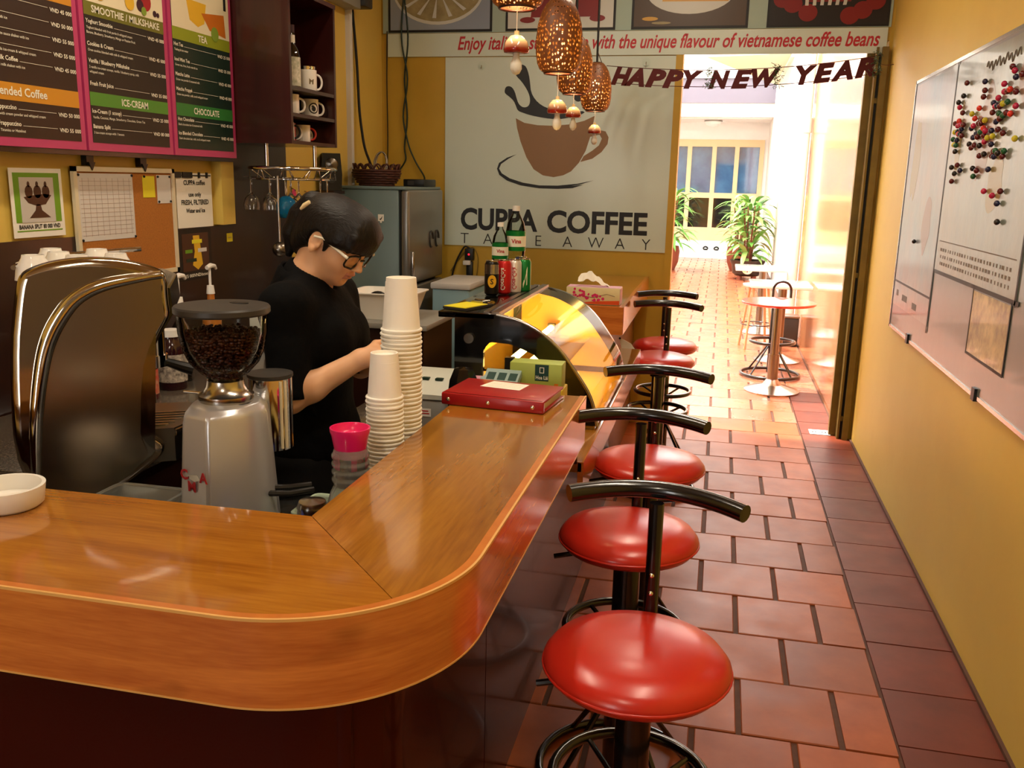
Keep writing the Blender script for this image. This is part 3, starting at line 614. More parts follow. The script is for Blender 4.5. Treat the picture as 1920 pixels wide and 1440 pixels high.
# red letter stickers on the left facet
n_ = Vector((0.105-0.085, 0.072, 0)); fa = Vector((-0.06, -0.085, 0)); fb = Vector((0.012, -0.105, 0)); U = (fb-fa).normalized(); Wn = Vector((U.y, -U.x, 0))
for ch, du, z_ in (('C', 0.002, 0.154), ('M', 0.026, 0.130), ('A', 0.058, 0.154)):
    s_ = 1.18-0.2*z_/0.28
    obj('sticker_letter', MB().text(ch, (fa*s_) + U*du + Wn*0.0026 + Vector((0, 0, z_)), U, Z_+Wn*0.02, 0.022, bold=0.03, thick=0.001), 'print_red', gr, None)
obj('sticker_scrap', MB().prism([(0.022, 0.164), (0.05, 0.168), (0.058, 0.158), (0.045, 0.152), (0.024, 0.156)], lambda u, v, w: tuple((fa*(1.18-0.2*v/0.28)) + U*u + Wn*(0.0012+w) + Vector((0, 0, v))), 0, 0.0006), 'steel', gr, None)
# beans
bm_ = MB(); rnd = random.Random(3)
def bean(c, s_):
    q = MB().sphere((0, 0, 0), (0.0058*s_, 0.0042*s_, 0.0033*s_), 6, 4); R_ = Matrix.Rotation(rnd.uniform(0, 6.28), 4, 'Z') @ Matrix.Rotation(rnd.uniform(0, 6.28), 4, 'X'); q.rot(Matrix.Translation(c) @ R_); bm_.add(q.v, q.f)
def rin(z):
    for (r0, z0), (r1, z1) in zip(hp[:-1], hp[1:]):
        if z0 <= z <= z1: return (r0+(r1-r0)*(z-z0)/(z1-z0))-0.008
    return 0.03
z = 0.366
while z < 0.464:
    R0 = rin(z); k = int(2*math.pi*R0/0.0082)
    for j in range(k): a = 2*math.pi*(j+rnd.random()*0.6)/k; bean((R0*math.cos(a), R0*math.sin(a), z+rnd.uniform(-.002, .002)), rnd.uniform(.9, 1.15))
    z += 0.0062
for j in range(260): a = rnd.uniform(0, 6.28); r_ = 0.082*math.sqrt(rnd.random()); bean((r_*math.cos(a), r_*math.sin(a), 0.464+rnd.uniform(-.004, .005)), 1.0)
bm_.lathe([(0.0, 0.362), (0.026, 0.366), (0.062, 0.40), (0.076, 0.45), (0.0, 0.458)], 20)
M('bean', '#2E1008', 0.35, var=(90, 0.8, '#4E1F10'))
o = obj('coffee_beans', bm_, 'bean', None, 60); o.location = gr.location; tag(o, 'dark roasted coffee beans filling the grinder hopper', 'coffee beans', kind='stuff')
# ---------------------------------------------------------------- paper cups
def cup_mesh(rb, rt, h, name):
    return fixn(mesh(MB().lathe([(0.0, h-0.006), (rb-0.003, h-0.006), (rb-0.003, h), (rb, h), (rt-0.001, 0.006), (rt+0.003, 0.0055), (rt+0.0042, 0.003), (rt+0.003, 0.0), (rt-0.0015, 0.0005), (rt-0.004, 0.01), (rb-0.0035, h-0.008)], 32), 'paper_cup', 60, name))
tall_me = cup_mesh(0.036, 0.0465, 0.128, 'paper_cup'); short_me = cup_mesh(0.032, 0.041, 0.108, 'paper_cup')
def stack(me, x, y, n, dz, which, rnd_):
    for i in range(n):
        o = bpy.data.objects.new('paper_cup', me); C.objects.link(o); o.location = (x+rnd_.uniform(-.0012, .0012), y+rnd_.uniform(-.0012, .0012), 0.801+i*dz); o.rotation_euler = (0, 0, rnd_.uniform(0, 6))
        top = i == n-1
        tag(o, ('upturned white paper cup at the top of the %s stack' % which if top else 'white paper cup, %s from the top of the %s stack' % (nth(n-i), which)), 'paper cup', 'paper cups in the %s stack' % which)
stack(tall_me, -0.738, 2.05, 43, 0.01045, 'taller', random.Random(1)); stack(short_me, -0.742, 1.945, 31, 0.0098, 'shorter', random.Random(2))
# ---------------------------------------------------------------- small things behind the bar
M('jar_plastic', '#B9BAB6', 0.12, trans=0.7, ior=1.2); M('hot_pink', '#E8206E', 0.3, coat=0.3)
t = thing('measuring_jar', 'clear ribbed plastic jar with a bright pink cap behind the bar', 'jar', (-0.765, 1.79, 0.80))
jp = [(0.0, 0.002), (0.05, 0.002), (0.053, 0.01), (0.053, 0.09), (0.045, 0.115), (0.038, 0.13)]
for k in range(4): jp += [(0.038, 0.135+k*0.018), (0.042, 0.142+k*0.018), (0.042, 0.147+k*0.018), (0.038, 0.152+k*0.018)]
jp += [(0.036, 0.215)]
obj('body', MB().lathe(jp, 36), 'jar_plastic', t, 50)
pk = obj('cap', MB().lathe([(0.030, 0.195), (0.036, 0.218), (0.041, 0.245), (0.0445, 0.255), (0.0445, 0.262), (0.041, 0.262), (0.038, 0.246), (0.03, 0.24), (0.0, 0.238)], 36), 'hot_pink', t, 50)
for k in range(5): a = k*1.256; obj('cap_tab', MB().box(-0.006, 0.006, -0.002, 0.002, 0.17, 0.205).rot(Matrix.Rotation(a, 4, 'Z') @ Matrix.Translation((0, 0.031, 0))), 'hot_pink', pk, None)
t = thing('steel_shaker', 'small ribbed steel pot beside the pink capped jar', 'pot', (-0.795, 1.655, 0.80))
obj('body', MB().lathe([(0, 0.0), (0.03, 0.0), (0.032, 0.01)]+[(0.031+0.0015*(k % 2), 0.02+0.006*k) for k in range(18)]+[(0.028, 0.135), (0.0, 0.14)], 30), 'steel', t, 40)
t = thing('blue_clip', 'blue and white clip lying by the inner corner of the bar', 'clip', (-0.845, 1.60, 0.801), 0.6)
M('blue_plastic', '#1B3FA0', 0.3)
obj('jaw', MB().rbox(-0.05, 0.03, -0.012, 0.012, 0, 0.10, 0.004), 'blue_plastic', t); obj('grip', MB().rbox(0.03, 0.06, -0.01, 0.01, 0, 0.08, 0.004), 'white_plastic', t)
def open_box(t, x0, x1, y0, y1, z0, z1, fl_, mat, lip=0.008):
    """tapered open plastic tub with rolled rim"""
    def rr(s_, z): return [(x0+(x1-x0)*(0.5+(q[0]-0.5)*s_), y0+(y1-y0)*(0.5+(q[1]-0.5)*s_), z) for q in RR]
    RR = []
    for cx, cy, a0 in ((0.88, 0.88, 0), (0.12, 0.88, 90), (0.12, 0.12, 180), (0.88, 0.12, 270)):
        RR += [(cx+0.12*math.cos(math.radians(a0+a)), cy+0.12*math.sin(math.radians(a0+a))) for a in (0, 30, 60, 90)]
    rings = [rr(fl_, z0), rr(1.0, z1), rr(1.06, z1), rr(1.06, z1+lip*0.5), rr(0.97, z1+lip*0.5), rr(fl_*0.97, z0+0.004)]
    k = len(RR); vs_ = [v for q in rings for v in q]; fs_ = []
    for i in range(len(rings)-1):
        for j in range(k): fs_.append((i*k+j, i*k+(j+1) % k, (i+1)*k+(j+1) % k, (i+1)*k+j))
    fs_ += [tuple(range(k-1, -1, -1)), tuple(5*k+j for j in range(k))]
    return obj('tub', MB().add(vs_, fs_), mat, t, 40)
M('clear_tub', '#DDE2E0', 0.15, trans=0.85, ior=1.2)
t = thing('plastic_tub', 'clear plastic food tub between the espresso machine and the grinder', 'tub', (0, 0, 0)); open_box(t, -1.33, -1.155, 1.58, 1.76, 0.801, 0.885, 0.82, 'clear_tub')
t = thing('plastic_tray', 'pale green plastic tray lying on the granite behind the grinder', 'tray', (0, 0, 0)); M('pale_green', '#B9CBB4', 0.4); open_box(t, -0.93, -0.80, 1.82, 1.96, 0.801, 0.83, 0.85, 'pale_green')
t = thing('saucer_bowl', 'white round china bowl upside down on the counter behind the bar', 'bowl', (-1.30, 1.49, 0.80)); obj('bowl', MB().lathe([(0.025, 0.128), (0.03, 0.13), (0.05, 0.12), (0.062, 0.09), (0.066, 0.06), (0.066, 0.0), (0.062, 0.0), (0.058, 0.08), (0.04, 0.11), (0.0, 0.115)], 32), 'white_china', t, 60)
t = thing('ashtray_dish', 'shallow white dish standing on the bar worktop at left', 'dish', (-1.235, 1.315, ZT+0.0005))
obj('dish', MB().lathe([(0.0, 0.0), (0.055, 0.0), (0.062, 0.006), (0.066, 0.036), (0.0665, 0.040), (0.060, 0.040), (0.056, 0.012), (0.0, 0.010)], 40), 'white_plastic', t, 50)
obj('scrap', MB().prism([(-0.02, -0.01), (0.015, -0.015), (0.025, 0.01), (-0.005, 0.02)], lambda u, v, w: (u, v, w+u*0.3), 0.018, 0.0186), 'paper_white', t, None)
# bottles and jars on the left counter
def bottle(name, label, x, y, prof_, mat, cap, labelmat=None, lz=None, group='bottles and jars on the left counter', extra=None):
    t = thing(name, label, 'bottle', (x, y, 0.801), 0, group); obj('body', MB().lathe(prof_, 24), mat, t, 50)
    if cap: obj('cap', MB().lathe(cap[1], 20), cap[0], t, 40)
    if labelmat:
        r = lz[2]; obj('label', MB().lathe([(r, lz[0]), (r, lz[1])], 24), labelmat, t, 60)
    return t
M('jam_red', '#5A0E10', 0.15, coat=0.6); M('jam_purple', '#2A0A14', 0.15, coat=0.6); M('bottle_dark', '#0E0A0A', 0.1, coat=0.8); M('bottle_clear', '#B9C6C8', 0.1, trans=0.8, ior=1.2)
M('label_red', '#C8301C', 0.5, var=(40, 0.7, '#D9C9A0')); M('label_berry', '#D8CFC0', 0.5, var=(55, 1.0, '#2A1A20')); M('label_floral', '#E9E6DC', 0.5, var=(45, 0.7, '#5E7A3A')); M('amber_plastic', '#B9702C', 0.3)
J = [(0, 0.0), (0.045, 0.0), (0.047, 0.01), (0.047, 0.13), (0.04, 0.155), (0.03, 0.17), (0.03, 0.18), (0, 0.182)]
bottle('fruit_jar', 'red fruit puree jar behind the espresso machine', -1.985, 2.80, J, 'jam_red', ('white_plastic', [(0, 0.175), (0.034, 0.175), (0.034, 0.20), (0, 0.202)]), 'label_red', (0.02, 0.11, 0.0476))
bottle('fruit_jar', 'dark berry puree jar with picture label beside the hopper', -1.99, 2.98, [(r*1.12, z*1.12) for r, z in J], 'jam_purple', ('white_plastic', [(0, 0.2), (0.036, 0.2), (0.036, 0.225), (0, 0.227)]), 'label_berry', (0.03, 0.135, 0.0532))
def pump_bottle(label, x, y, h, mat, lab, face):
    t = bottle('syrup_bottle', label, x, y, [(0, 0), (0.037, 0), (0.039, 0.01), (0.039, h*0.62), (0.03, h*0.72), (0.016, h*0.8), (0.015, h), (0, h)], mat, None, lab, (0.05, h*0.55, 0.0396))
    p = obj('pump', MB().cyl((0, 0, h-0.005), (0, 0, h+0.03), 0.018, 0.014).cyl((0, 0, h+0.03), (0, 0, h+0.10), 0.0055), 'white_plastic', t)
    obj('nozzle', MB().tube([(0, -0.02*face, h+0.105), (0, 0.01*face, h+0.112), (0, 0.04*face, h+0.108), (0, 0.05*face, h+0.095)], [0.009, 0.011, 0.008, 0.006], 10), 'white_plastic', p)
pump_bottle('syrup bottle with white pump and floral label behind the hopper', -2.03, 3.11, 0.30, 'bottle_dark', 'label_floral', 1)
pump_bottle('amber syrup bottle with white pump behind the grinder lid', -2.08, 3.42, 0.31, 'amber_plastic', None, 1)
pump_bottle('clear syrup bottle with white pump next to the espresso machine', -2.09, 2.92, 0.27, 'bottle_clear', 'label_floral', -1)
bottle('water_bottle', 'small clear bottle standing behind the grinder hopper', -1.90, 3.12, [(0, 0), (0.028, 0), (0.03, 0.01), (0.03, 0.09), (0.013, 0.12), (0.012, 0.14), (0, 0.14)], 'bottle_clear', ('white_plastic', [(0, 0.14), (0.013, 0.14), (0.013, 0.155), (0, 0.155)]))
t = thing('whipper_bottle', 'slim brass coloured canister beside the fruit jars', 'canister', (-1.70, 2.42, 0.801)); obj('body', MB().lathe([(0, 0), (0.018, 0), (0.018, 0.12), (0.016, 0.13), (0.016, 0.15), (0, 0.152)], 20), 'steel', t)
t = thing('folded_cloth', 'crumpled white cloth beside the drip tray', 'cloth', (-1.62, 2.25, 0.801)); obj('cloth', MB().lathe([(0, 0.04), (0.02, 0.038), (0.04, 0.025), (0.055, 0.008), (0.06, 0.0)], 14, fn=lambda p: (p[0]*1.2, p[1], max(0, p[2]+0.008*math.sin(9*p[0]*30)*math.cos(p[1]*140)))), 'paper_white', t, 60)
t = thing('sauce_pan', 'dark lidded pan standing on the menu wall counter', 'pan', (-1.86, 3.72, 0.801)); obj('body', MB().lathe([(0, 0), (0.12, 0), (0.13, 0.02), (0.13, 0.07), (0.125, 0.075), (0, 0.08)], 30), 'dark_grey_plastic', t); obj('handle', MB().tube([(0.12, 0.0, 0.06), (0.30, 0.02, 0.075)], 0.01, 8), 'black_plastic', t)
t = thing('white_canister', 'white plastic canister standing at the back of the menu wall counter', 'canister', (-2.05, 3.86, 0.801)); obj('body', MB().rbox(-0.06, 0.06, -0.08, 0.08, 0, 0.20, 0.01), 'white_plastic', t); obj('lid', MB().rbox(-0.063, 0.063, -0.083, 0.083, 0.20, 0.22, 0.008), 'paper_grey', t)
t = thing('goose_tap', 'thin curved steel tap above the menu wall counter', 'tap', (-1.72, 3.25, 0.80)); obj('spout', MB().tube([(0, 0, 0.0), (0, 0, 0.26), (0.01, 0, 0.32), (0.04, 0, 0.36), (0.08, 0, 0.36), (0.10, 0, 0.34)], 0.008, 10), 'steel_dark', t, 60); obj('base', MB().cyl((0, 0, 0.0), (0, 0, 0.03), 0.02), 'steel_dark', t)
# card machine / printer by the end of the bar
M('printer_white', '#C9CEC6', 0.35); M('printer_grey', '#8D8C86', 0.4)
counter_unit('small granite shelf beside the low display counter', -1.22, -1.005, 2.52, 3.4, 'x')
pr = thing('receipt_printer', 'white and grey receipt printer beyond the paper cup stacks', 'printer', (-0.87, 2.70, 0.80), 0.0)
obj('base', MB().rbox(-0.11, 0.11, -0.10, 0.10, 0.0, 0.13, 0.015), 'printer_grey', pr); obj('cover', MB().prism([(-0.10, 0.13), (-0.10, 0.145), (0.0, 0.185), (0.10, 0.19), (0.11, 0.15), (0.11, 0.13)], lambda u, v, w: (w, u, v), -0.108, 0.108), 'printer_white', pr)
obj('name_plate', MB().box(-0.06, 0.03, -0.1015, -0.1005, 0.075, 0.10), 'white_plastic', pr, None)
obj('print', MB().box(-0.035, 0.022, -0.1019, -0.1016, 0.091, 0.0945).box(-0.035, 0.025, -0.1019, -0.1016, 0.083, 0.0865).box(-0.042, -0.034, -0.1019, -0.1016, 0.0835, 0.0855).box(-0.042, -0.034, -0.1019, -0.1016, 0.092, 0.094).box(-0.055, -0.042, -0.1019, -0.1016, 0.084, 0.096), 'print_red', pr, None)
for k in range(3): obj('button', MB().rbox(-0.07+k*0.045, -0.045+k*0.045, -0.03, -0.01, 0.175, 0.182, 0.002), 'menu_green_dark', pr)
# ---------------------------------------------------------------- red menu book
M('red_leather', '#9E1218', 0.35, bump=(180, 0.15, 0.0008), coat=0.15); M('pages', '#D9D0BC', 0.8)
mb_ = thing('menu_book', 'red leather menu folder lying on the end of the bar', 'menu book', (-0.555, 2.375, ZT+0.001), -0.10)
obj('cover', MB().rbox(-0.145, 0.145, -0.10, 0.10, 0.0, 0.006, 0.002), 'red_leather', mb_); obj('cover', MB().rbox(-0.145, 0.145, -0.10, 0.10, 0.026, 0.033, 0.003), 'red_leather', mb_)
obj('pages', MB().box(-0.138, 0.138, -0.09, 0.094, 0.006, 0.026), 'pages', mb_, None); obj('spine', MB().rbox(-0.145, 0.145, -0.104, -0.088, 0.0, 0.033, 0.004), 'red_leather', mb_)
for x_ in (-0.125, -0.01, 0.115): obj('rivet', MB().sphere((x_, -0.104, 0.016), (0.006, 0.003, 0.006), 10, 6), 'chrome', mb_)
lb = obj('paper_label', MB().prism([(-0.075, 0.01), (0.045, 0.0), (0.05, 0.075), (-0.06, 0.085)], fl, 0.0332, 0.0336), 'paper_white', mb_, None)
ll = MB()
for k in range(4): ll.box(-0.06, 0.04, 0.02+k*0.015, 0.021+k*0.015, 0.0337, 0.0339)
M('faint_ink', '#B8A070', 0.6); obj('print', ll, 'faint_ink', lb, None)
# ---------------------------------------------------------------- tea boxes
M('tea_green', '#A9B95A', 0.5); M('tea_dark', '#0E3A34', 0.5); M('tea_pack', '#8FA6A4', 0.45); M('yellow_box', '#D0B020', 0.5); M('pink_pack', '#D99AA8', 0.5)
t = thing('card_box', 'plain dark carton under the green tea box', 'box', (-0.52, 2.66, 0.801)); obj('carton', MB().rbox(-0.09, 0.09, -0.05, 0.05, 0, 0.185, 0.003), 'yellow_box', t)
t = thing('tea_box', 'green tea box with dark label standing before the display case', 'box', (-0.515, 2.655, 0.9875))
obj('carton', MB().rbox(-0.08, 0.08, -0.035, 0.035, 0, 0.075, 0.002), 'tea_green', t)
p_ = obj('label', MB().box(-0.002, 0.040, -0.0358, -0.0352, 0.022, 0.072), 'tea_dark', t, None)
obj('print', MB().text('Hoa Lài', (0.001, -0.0362, 0.027), X_, Z_, 0.011, width=0.037, bold=0.02).ring([(0.012, 0.046), (0.026, 0.046), (0.026, 0.064), (0.012, 0.064)], [(0.014, 0.048), (0.024, 0.048), (0.024, 0.062), (0.014, 0.062)], lambda u, v, w: (u, w, v), -0.0363, -0.036), 'print_white', t, None)
obj('seal', MB().box(0.058, 0.070, -0.0358, -0.0352, 0.006, 0.016), 'tea_amber', t, None)
for k, (dx, dy, dz_, lab) in enumerate(((0, 0, 0.0, 'lower blue and white tea sachet pack leaning behind the menu book'), (0.012, 0.03, 0.022, 'upper blue and white tea sachet pack leaning behind the menu book'))):
    t = thing('tea_sachet_pack', lab, 'pack', (-0.625+dx, 2.575+dy, 0.985+dz_*0.9), -0.05, 'tea sachet packs'); q = MB().rbox(-0.055, 0.055, -0.03, 0.03, 0, 0.022, 0.002).rot(Matrix.Rotation(0.5, 4, 'X')); obj('pack', q, 'tea_pack', t)
    q = MB()
    for i in range(3): q.box(-0.045+i*0.034, -0.02+i*0.034, -0.022, 0.012, 0.0222, 0.0226)
    obj('print', q.rot(Matrix.Rotation(0.5, 4, 'X')), 'tea_dark', t, None)
t = thing('carton_riser', 'grey carton under the blue tea sachet packs', 'box', (-0.62, 2.585, 0.801)); obj('carton', MB().rbox(-0.06, 0.06, -0.045, 0.045, 0, 0.165, 0.003), 'paper_grey', t)
t = thing('pink_notepad', 'pink paper slips standing behind the menu book', 'paper', (-0.70, 2.60, 0.97), 0.0); obj('sheet', MB().box(-0.03, 0.035, -0.01, 0.0, 0, 0.045).rot(Matrix.Rotation(-0.5, 4, 'X')), 'pink_pack', t, None)
t = thing('tape_dispenser', 'glossy black tape dispenser beside the receipt printer', 'dispenser', (-0.735, 2.60, 0.801)); obj('body', MB().lathe([(0, 0), (0.045, 0), (0.05, 0.15), (0.044, 0.2), (0.03, 0.235), (0.0, 0.24)], 7), 'black_gloss', t, None)
# ---------------------------------------------------------------- glass display case
def resample(p, n, closed=True):
    q = p+[p[0]] if closed else p; L = [0]
    for a, b in zip(q[:-1], q[1:]): L.append(L[-1]+math.dist(a, b))
    out = []
    for i in range(n):
        s_ = L[-1]*i/(n if closed else n-1); k = max(j for j in range(len(L)-1) if L[j] <= s_+1e-9); f_ = (s_-L[k])/max(L[k+1]-L[k], 1e-9)
        out.append((q[k][0]+(q[k+1][0]-q[k][0])*f_, q[k][1]+(q[k+1][1]-q[k][1])*f_))
    return out
xz = lambda u, v, w: (u, w, v)
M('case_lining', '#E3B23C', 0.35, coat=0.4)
dc = thing('display_case', 'black pastry display case with curved glass front and warm light inside', 'display case', (0, 0, 0))
DA = chaikin([(-0.70, 1.168), (-0.608, 1.150), (-0.5, 1.086), (-0.417, 0.976), (-0.371, 0.905), (-0.352, 0.815)], 2, closed=False)
outer_ = [(-0.842, 0.815), (-0.842, 1.168)]+DA
inner_ = [(-0.742, 0.85), (-0.742, 1.05), (-0.72, 1.075), (-0.65, 1.072), (-0.57, 1.042), (-0.505, 0.98), (-0.465, 0.90), (-0.447, 0.85)]
D0, D1 = 2.86, 3.72
# side panel as ring: align start points bottom-left
ro = resample(outer_, 80); ri = resample(inner_, 80)
obj('side_panel', MB().ring(ro, ri, xz, D0, D0+0.018), 'black_gloss', dc, 40)
obj('side_glass', MB().prism(inner_, xz, D0+0.007, D0+0.010), 'glass_thin', dc, None)
obj('knob', MB().cyl((-0.79, D0-0.012, 1.085), (-0.79, D0, 1.085), 0.017), 'steel', dc)
gi = [(u-0.004, v-0.004) for u, v in DA]
kk = len(DA); vs_ = [(u, y, v) for y in (D0+0.018, D1) for u, v in DA]; fs_ = [(j, j+1, kk+j+1, kk+j) for j in range(kk-1)]
obj('curved_glass', MB().add(vs_, fs_), 'glass_thin', dc, 60)
obj('glass_edge', MB().tube([(u, D0+0.004, v) for u, v in DA], 0.006, 8), 'steel', dc, 60)
rim_i = [(u-0.022 if u > -0.6 else u-0.005, v-0.02) for u, v in DA]
obj('far_rim', MB().ring(DA+[(-0.842, 0.815), (-0.842, 1.168)], [(max(u-0.025, -0.80), max(v-0.03, 0.84)) for u, v in DA]+[(-0.80, 0.84), (-0.80, 1.135)], xz, D1, D1+0.02), 'black_gloss', dc, 40)
obj('far_glow_panel', MB().prism([(max(u-0.02, -0.81), v-0.02) for u, v in DA]+[(-0.81, 0.83), (-0.81, 1.14)], xz, D1+0.008, D1+0.011), 'case_lining', dc, None)  # opaque end panel; the warm glow seen here is put into its yellow colour
obj('top_board', MB().rbox(-0.90, -0.705, D0, D1+0.02, 1.150, 1.170, 0.003), 'black_gloss', dc)
obj('top_rail', MB().box(-0.715, -0.690, D0, D1+0.02, 1.166, 1.176).box(-0.745, -0.725, D0+0.01, D1, 1.170, 1.176), 'steel_dark', dc, None)
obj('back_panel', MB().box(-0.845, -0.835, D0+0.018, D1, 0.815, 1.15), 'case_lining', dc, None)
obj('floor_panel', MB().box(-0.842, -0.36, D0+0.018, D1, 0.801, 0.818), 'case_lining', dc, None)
obj('shelf', MB().box(-0.83, -0.50, D0+0.05, D1-0.02, 0.965, 0.971), 'glass_thin', dc, None)
M('tube_white', '#FFF3D8', 0.5, emit='#FFC66A', estr=90.0)
obj('light_tube', MB().cyl((-0.66, D0+0.06, 1.005), (-0.66, D1-0.06, 1.005), 0.011, n=12), 'tube_white', dc)
obj('tube_holder', MB().box(-0.675, -0.645, D0+0.03, D0+0.06, 0.98, 1.02).box(-0.675, -0.645, D1-0.06, D1-0.03, 0.98, 1.02), 'black_plastic', dc, None)
def lamp(name, loc, power, color, size=0.02, parent=None):
    l = bpy.data.lights.new(name, 'POINT'); l.energy = power; l.color = color; l.shadow_soft_size = size; o = bpy.data.objects.new(name, l); C.objects.link(o); o.location = loc
    if parent is not None: o.parent = parent
    return o
for k, (yy, a) in enumerate(((3.05, 0.1), (3.28, -0.15), (3.5, 0.2))):
    t = thing('pastry_sheet', ('nearest', 'middle', 'farthest')[k]+' sheet of white baking paper inside the display case', 'paper', (-0.60, yy, 0.819), a, 'baking paper in the display case')
    obj('sheet', MB().add([(x*0.09, y*0.08, 0.002+0.02*abs(math.sin(3*x+k))*(abs(x))) for x in [i/4-1 for i in range(9)] for y in (-1, 0, 1)], [(i*3+j, (i+1)*3+j, (i+1)*3+j+1, i*3+j+1) for i in range(8) for j in range(2)]), 'paper_white', t, 60)
# things on top of the case
M('sticky_yellow', '#E8DC2A', 0.6)
t = thing('notepad', 'yellow notepad with a steel clip on top of the display case', 'notepad', (-0.825, 2.98, 1.171), -0.35); obj('pad', MB().box(-0.05, 0.05, -0.085, 0.075, 0, 0.008), 'dark_grey_plastic', t, None); obj('sheet', MB().box(-0.045, 0.045, -0.085, 0.045, 0.008, 0.0105), 'sticky_yellow', t, None); obj('clip', MB().tube([(-0.02, 0.05, 0.014), (-0.03, 0.08, 0.016), (0.03, 0.08, 0.016), (0.02, 0.05, 0.014)], 0.004, 8).box(-0.025, 0.025, 0.045, 0.06, 0.0105, 0.016), 'steel', t)
M('can_black', '#14110F', 0.3, metal=0.3); M('can_red', '#C01E1E', 0.3, metal=0.3); M('can_white', '#D8CFC8', 0.3, metal=0.4); M('can_green', '#0E7A34', 0.3, metal=0.3); M('can_blue', '#14357A', 0.3, metal=0.3); M('can_yellow', '#E0A81E', 0.4)
def can(label, x, y, c1, band, txt, tcol, rz):
    t = thing('drink_can', label, 'can', (x, y, 1.171), rz, 'drink cans on the display case')
    r = 0.0275; obj('body', MB().lathe([(0, 0), (0.020, 0), (r, 0.008), (r, 0.118), (0.022, 0.128)], 28), c1, t, 40)
    obj('can_top', MB().lathe([(0.022, 0.128), (0.0225, 0.132), (0.020, 0.132), (0.019, 0.128), (0, 0.128)], 28), 'steel', t, 40)
    if band: obj('band', MB().lathe([(r+0.0003, band[1]), (r+0.0003, band[2])], 28), band[0], t, 60)
    if txt:
        q = MB().text(txt, (0, 0, 0), Z_, Vector((-1, 0, 0)), 0.016, bold=0.02, shear=0.2, width=0.085)
        q.v = [((r+0.0008)*math.sin(-(p[0]-0.0)/r-0.2), -(r+0.0008)*math.cos(-(p[0])/r-0.2), 0.018+p[2]) for p in q.v]; obj('lettering', q, tcol, t, None)
    return t
t = can('black and silver drink can with a yellow badge, leftmost on the display case', -0.835, 3.33, 'can_black', ('steel', 0.082, 0.118), None, None, 0.0)
obj('badge', MB().prism(circ(0.008, 0.055, 0.016, 0.024, 24), xz, -0.0292, -0.022), 'can_yellow', t, None)
obj('lettering', MB().text('S', (0.0, 0, 0), X_, Z_, 0.02, bold=0.02).rot(Matrix.Translation((0.002, -0.0296, 0.045))), 'print_black', t, None)
can('red drink can behind the black and silver can', -0.800, 3.385, 'can_red', None, 'CocaCola', 'print_white', 0.0)
can('pale drink can with red script between red and green cans', -0.768, 3.425, 'can_white', None, 'Coca-Cola', 'print_red', 0.15)
can('green drink can on the display case beside the tall bottle', -0.742, 3.48, 'can_green', None, '7', 'print_white', 0.3)
can('dark blue drink can farthest along the display case top', -0.772, 3.56, 'can_blue', None, None, None, 0.3)
def pet(label, x, y, s_, cap):
    t = thing('plastic_bottle', label, 'bottle', (x, y, 1.171), 0.0, 'plastic bottles on the display case')
    p = [(0, 0.0), (0.036, 0.0), (0.040, 0.012)]+[(0.040-0.002*(k % 2), 0.02+0.012*k) for k in range(10)]+[(0.041, 0.15), (0.041, 0.225), (0.034, 0.262), (0.018, 0.292), (0.0135, 0.30), (0.0135, 0.315)]
    p = [(r*s_, z*s_) for r, z in p]; obj('body', MB().lathe(p, 30), 'glass_bottle', t, 40)
    obj('cap', MB().cyl((0, 0, 0.308*s_), (0, 0, 0.328*s_), 0.0155*s_), cap, t)
    lb = obj('label', MB().lathe([(0.0417*s_, 0.148*s_), (0.0417*s_, 0.228*s_)], 30), 'can_green', t, 60)
    obj('label_band', MB().lathe([(0.0421*s_, 0.165*s_), (0.0421*s_, 0.208*s_)], 30), 'print_white', lb, 60)
    q = MB().text('Vina', (0, 0, 0), X_, Z_, 0.016*s_, bold=0.03); r = 0.0427*s_; q.v = [(r*math.sin(p[0]/r-0.2), -r*math.cos(p[0]/r-0.2), 0.18*s_+p[2]) for p in q.v]; obj('lettering', q, 'print_red', lb, None)
pet('tall clear plastic bottle with green and white label on the display case', -0.818, 3.655, 1.0, 'paper_grey')
pet('smaller clear plastic bottle half hidden before the tall bottle', -0.866, 3.585, 0.80, 'white_plastic')
# tissue box on the rear bar
M('tissue_box', '#E3D9A8', 0.5, var=(30, 0.3, '#D8C890')); M('tissue_top', '#DDB0C8', 0.5); M('tissue_base', '#D8501C', 0.5); M('blossom', '#D8286E', 0.5); M('twig', '#6A3A2A', 0.6)
t = thing('tissue_box', 'floral tissue box with a white tissue pulled out on the rear bar', 'tissue box', (-0.60, 4.535, 1.001), 0.0)
obj('carton', MB().rbox(-0.135, 0.135, -0.055, 0.055, 0.0, 0.085, 0.003), 'tissue_box', t); obj('top_print', MB().box(-0.133, 0.133, -0.053, 0.053, 0.0852, 0.086), 'tissue_top', t, None); obj('side_print', MB().box(0.1352, 0.136, -0.053, 0.053, 0.003, 0.083), 'tissue_top', t, None); obj('base_print', MB().prism([(-0.1, 0.003), (0.133, 0.003), (0.133, 0.025), (0.02, 0.018)], xz, -0.0558, -0.0552), 'tissue_base', t, None)
q = MB(); rr = random.Random(5)
for k in range(46):
    u = rr.uniform(-0.1, 0.06); v = 0.058-0.25*(u+0.1)+rr.uniform(-0.016, 0.02)
    if 0.02 < v < 0.08: q.prism(circ(u, v, rr.uniform(0.004, 0.008), None, 8), xz, -0.0562-0.0002*k/46, -0.0556)
obj('blossom_print', q, 'blossom', t, None)
q = MB().tube([(-0.11, -0.0558, 0.02), (-0.06, -0.0558, 0.045), (0.0, -0.0558, 0.035), (0.07, -0.0558, 0.055), (0.11, -0.0558, 0.045)], 0.0012, 5); obj('twig_print', q, 'twig', t, None)
tv = []; 
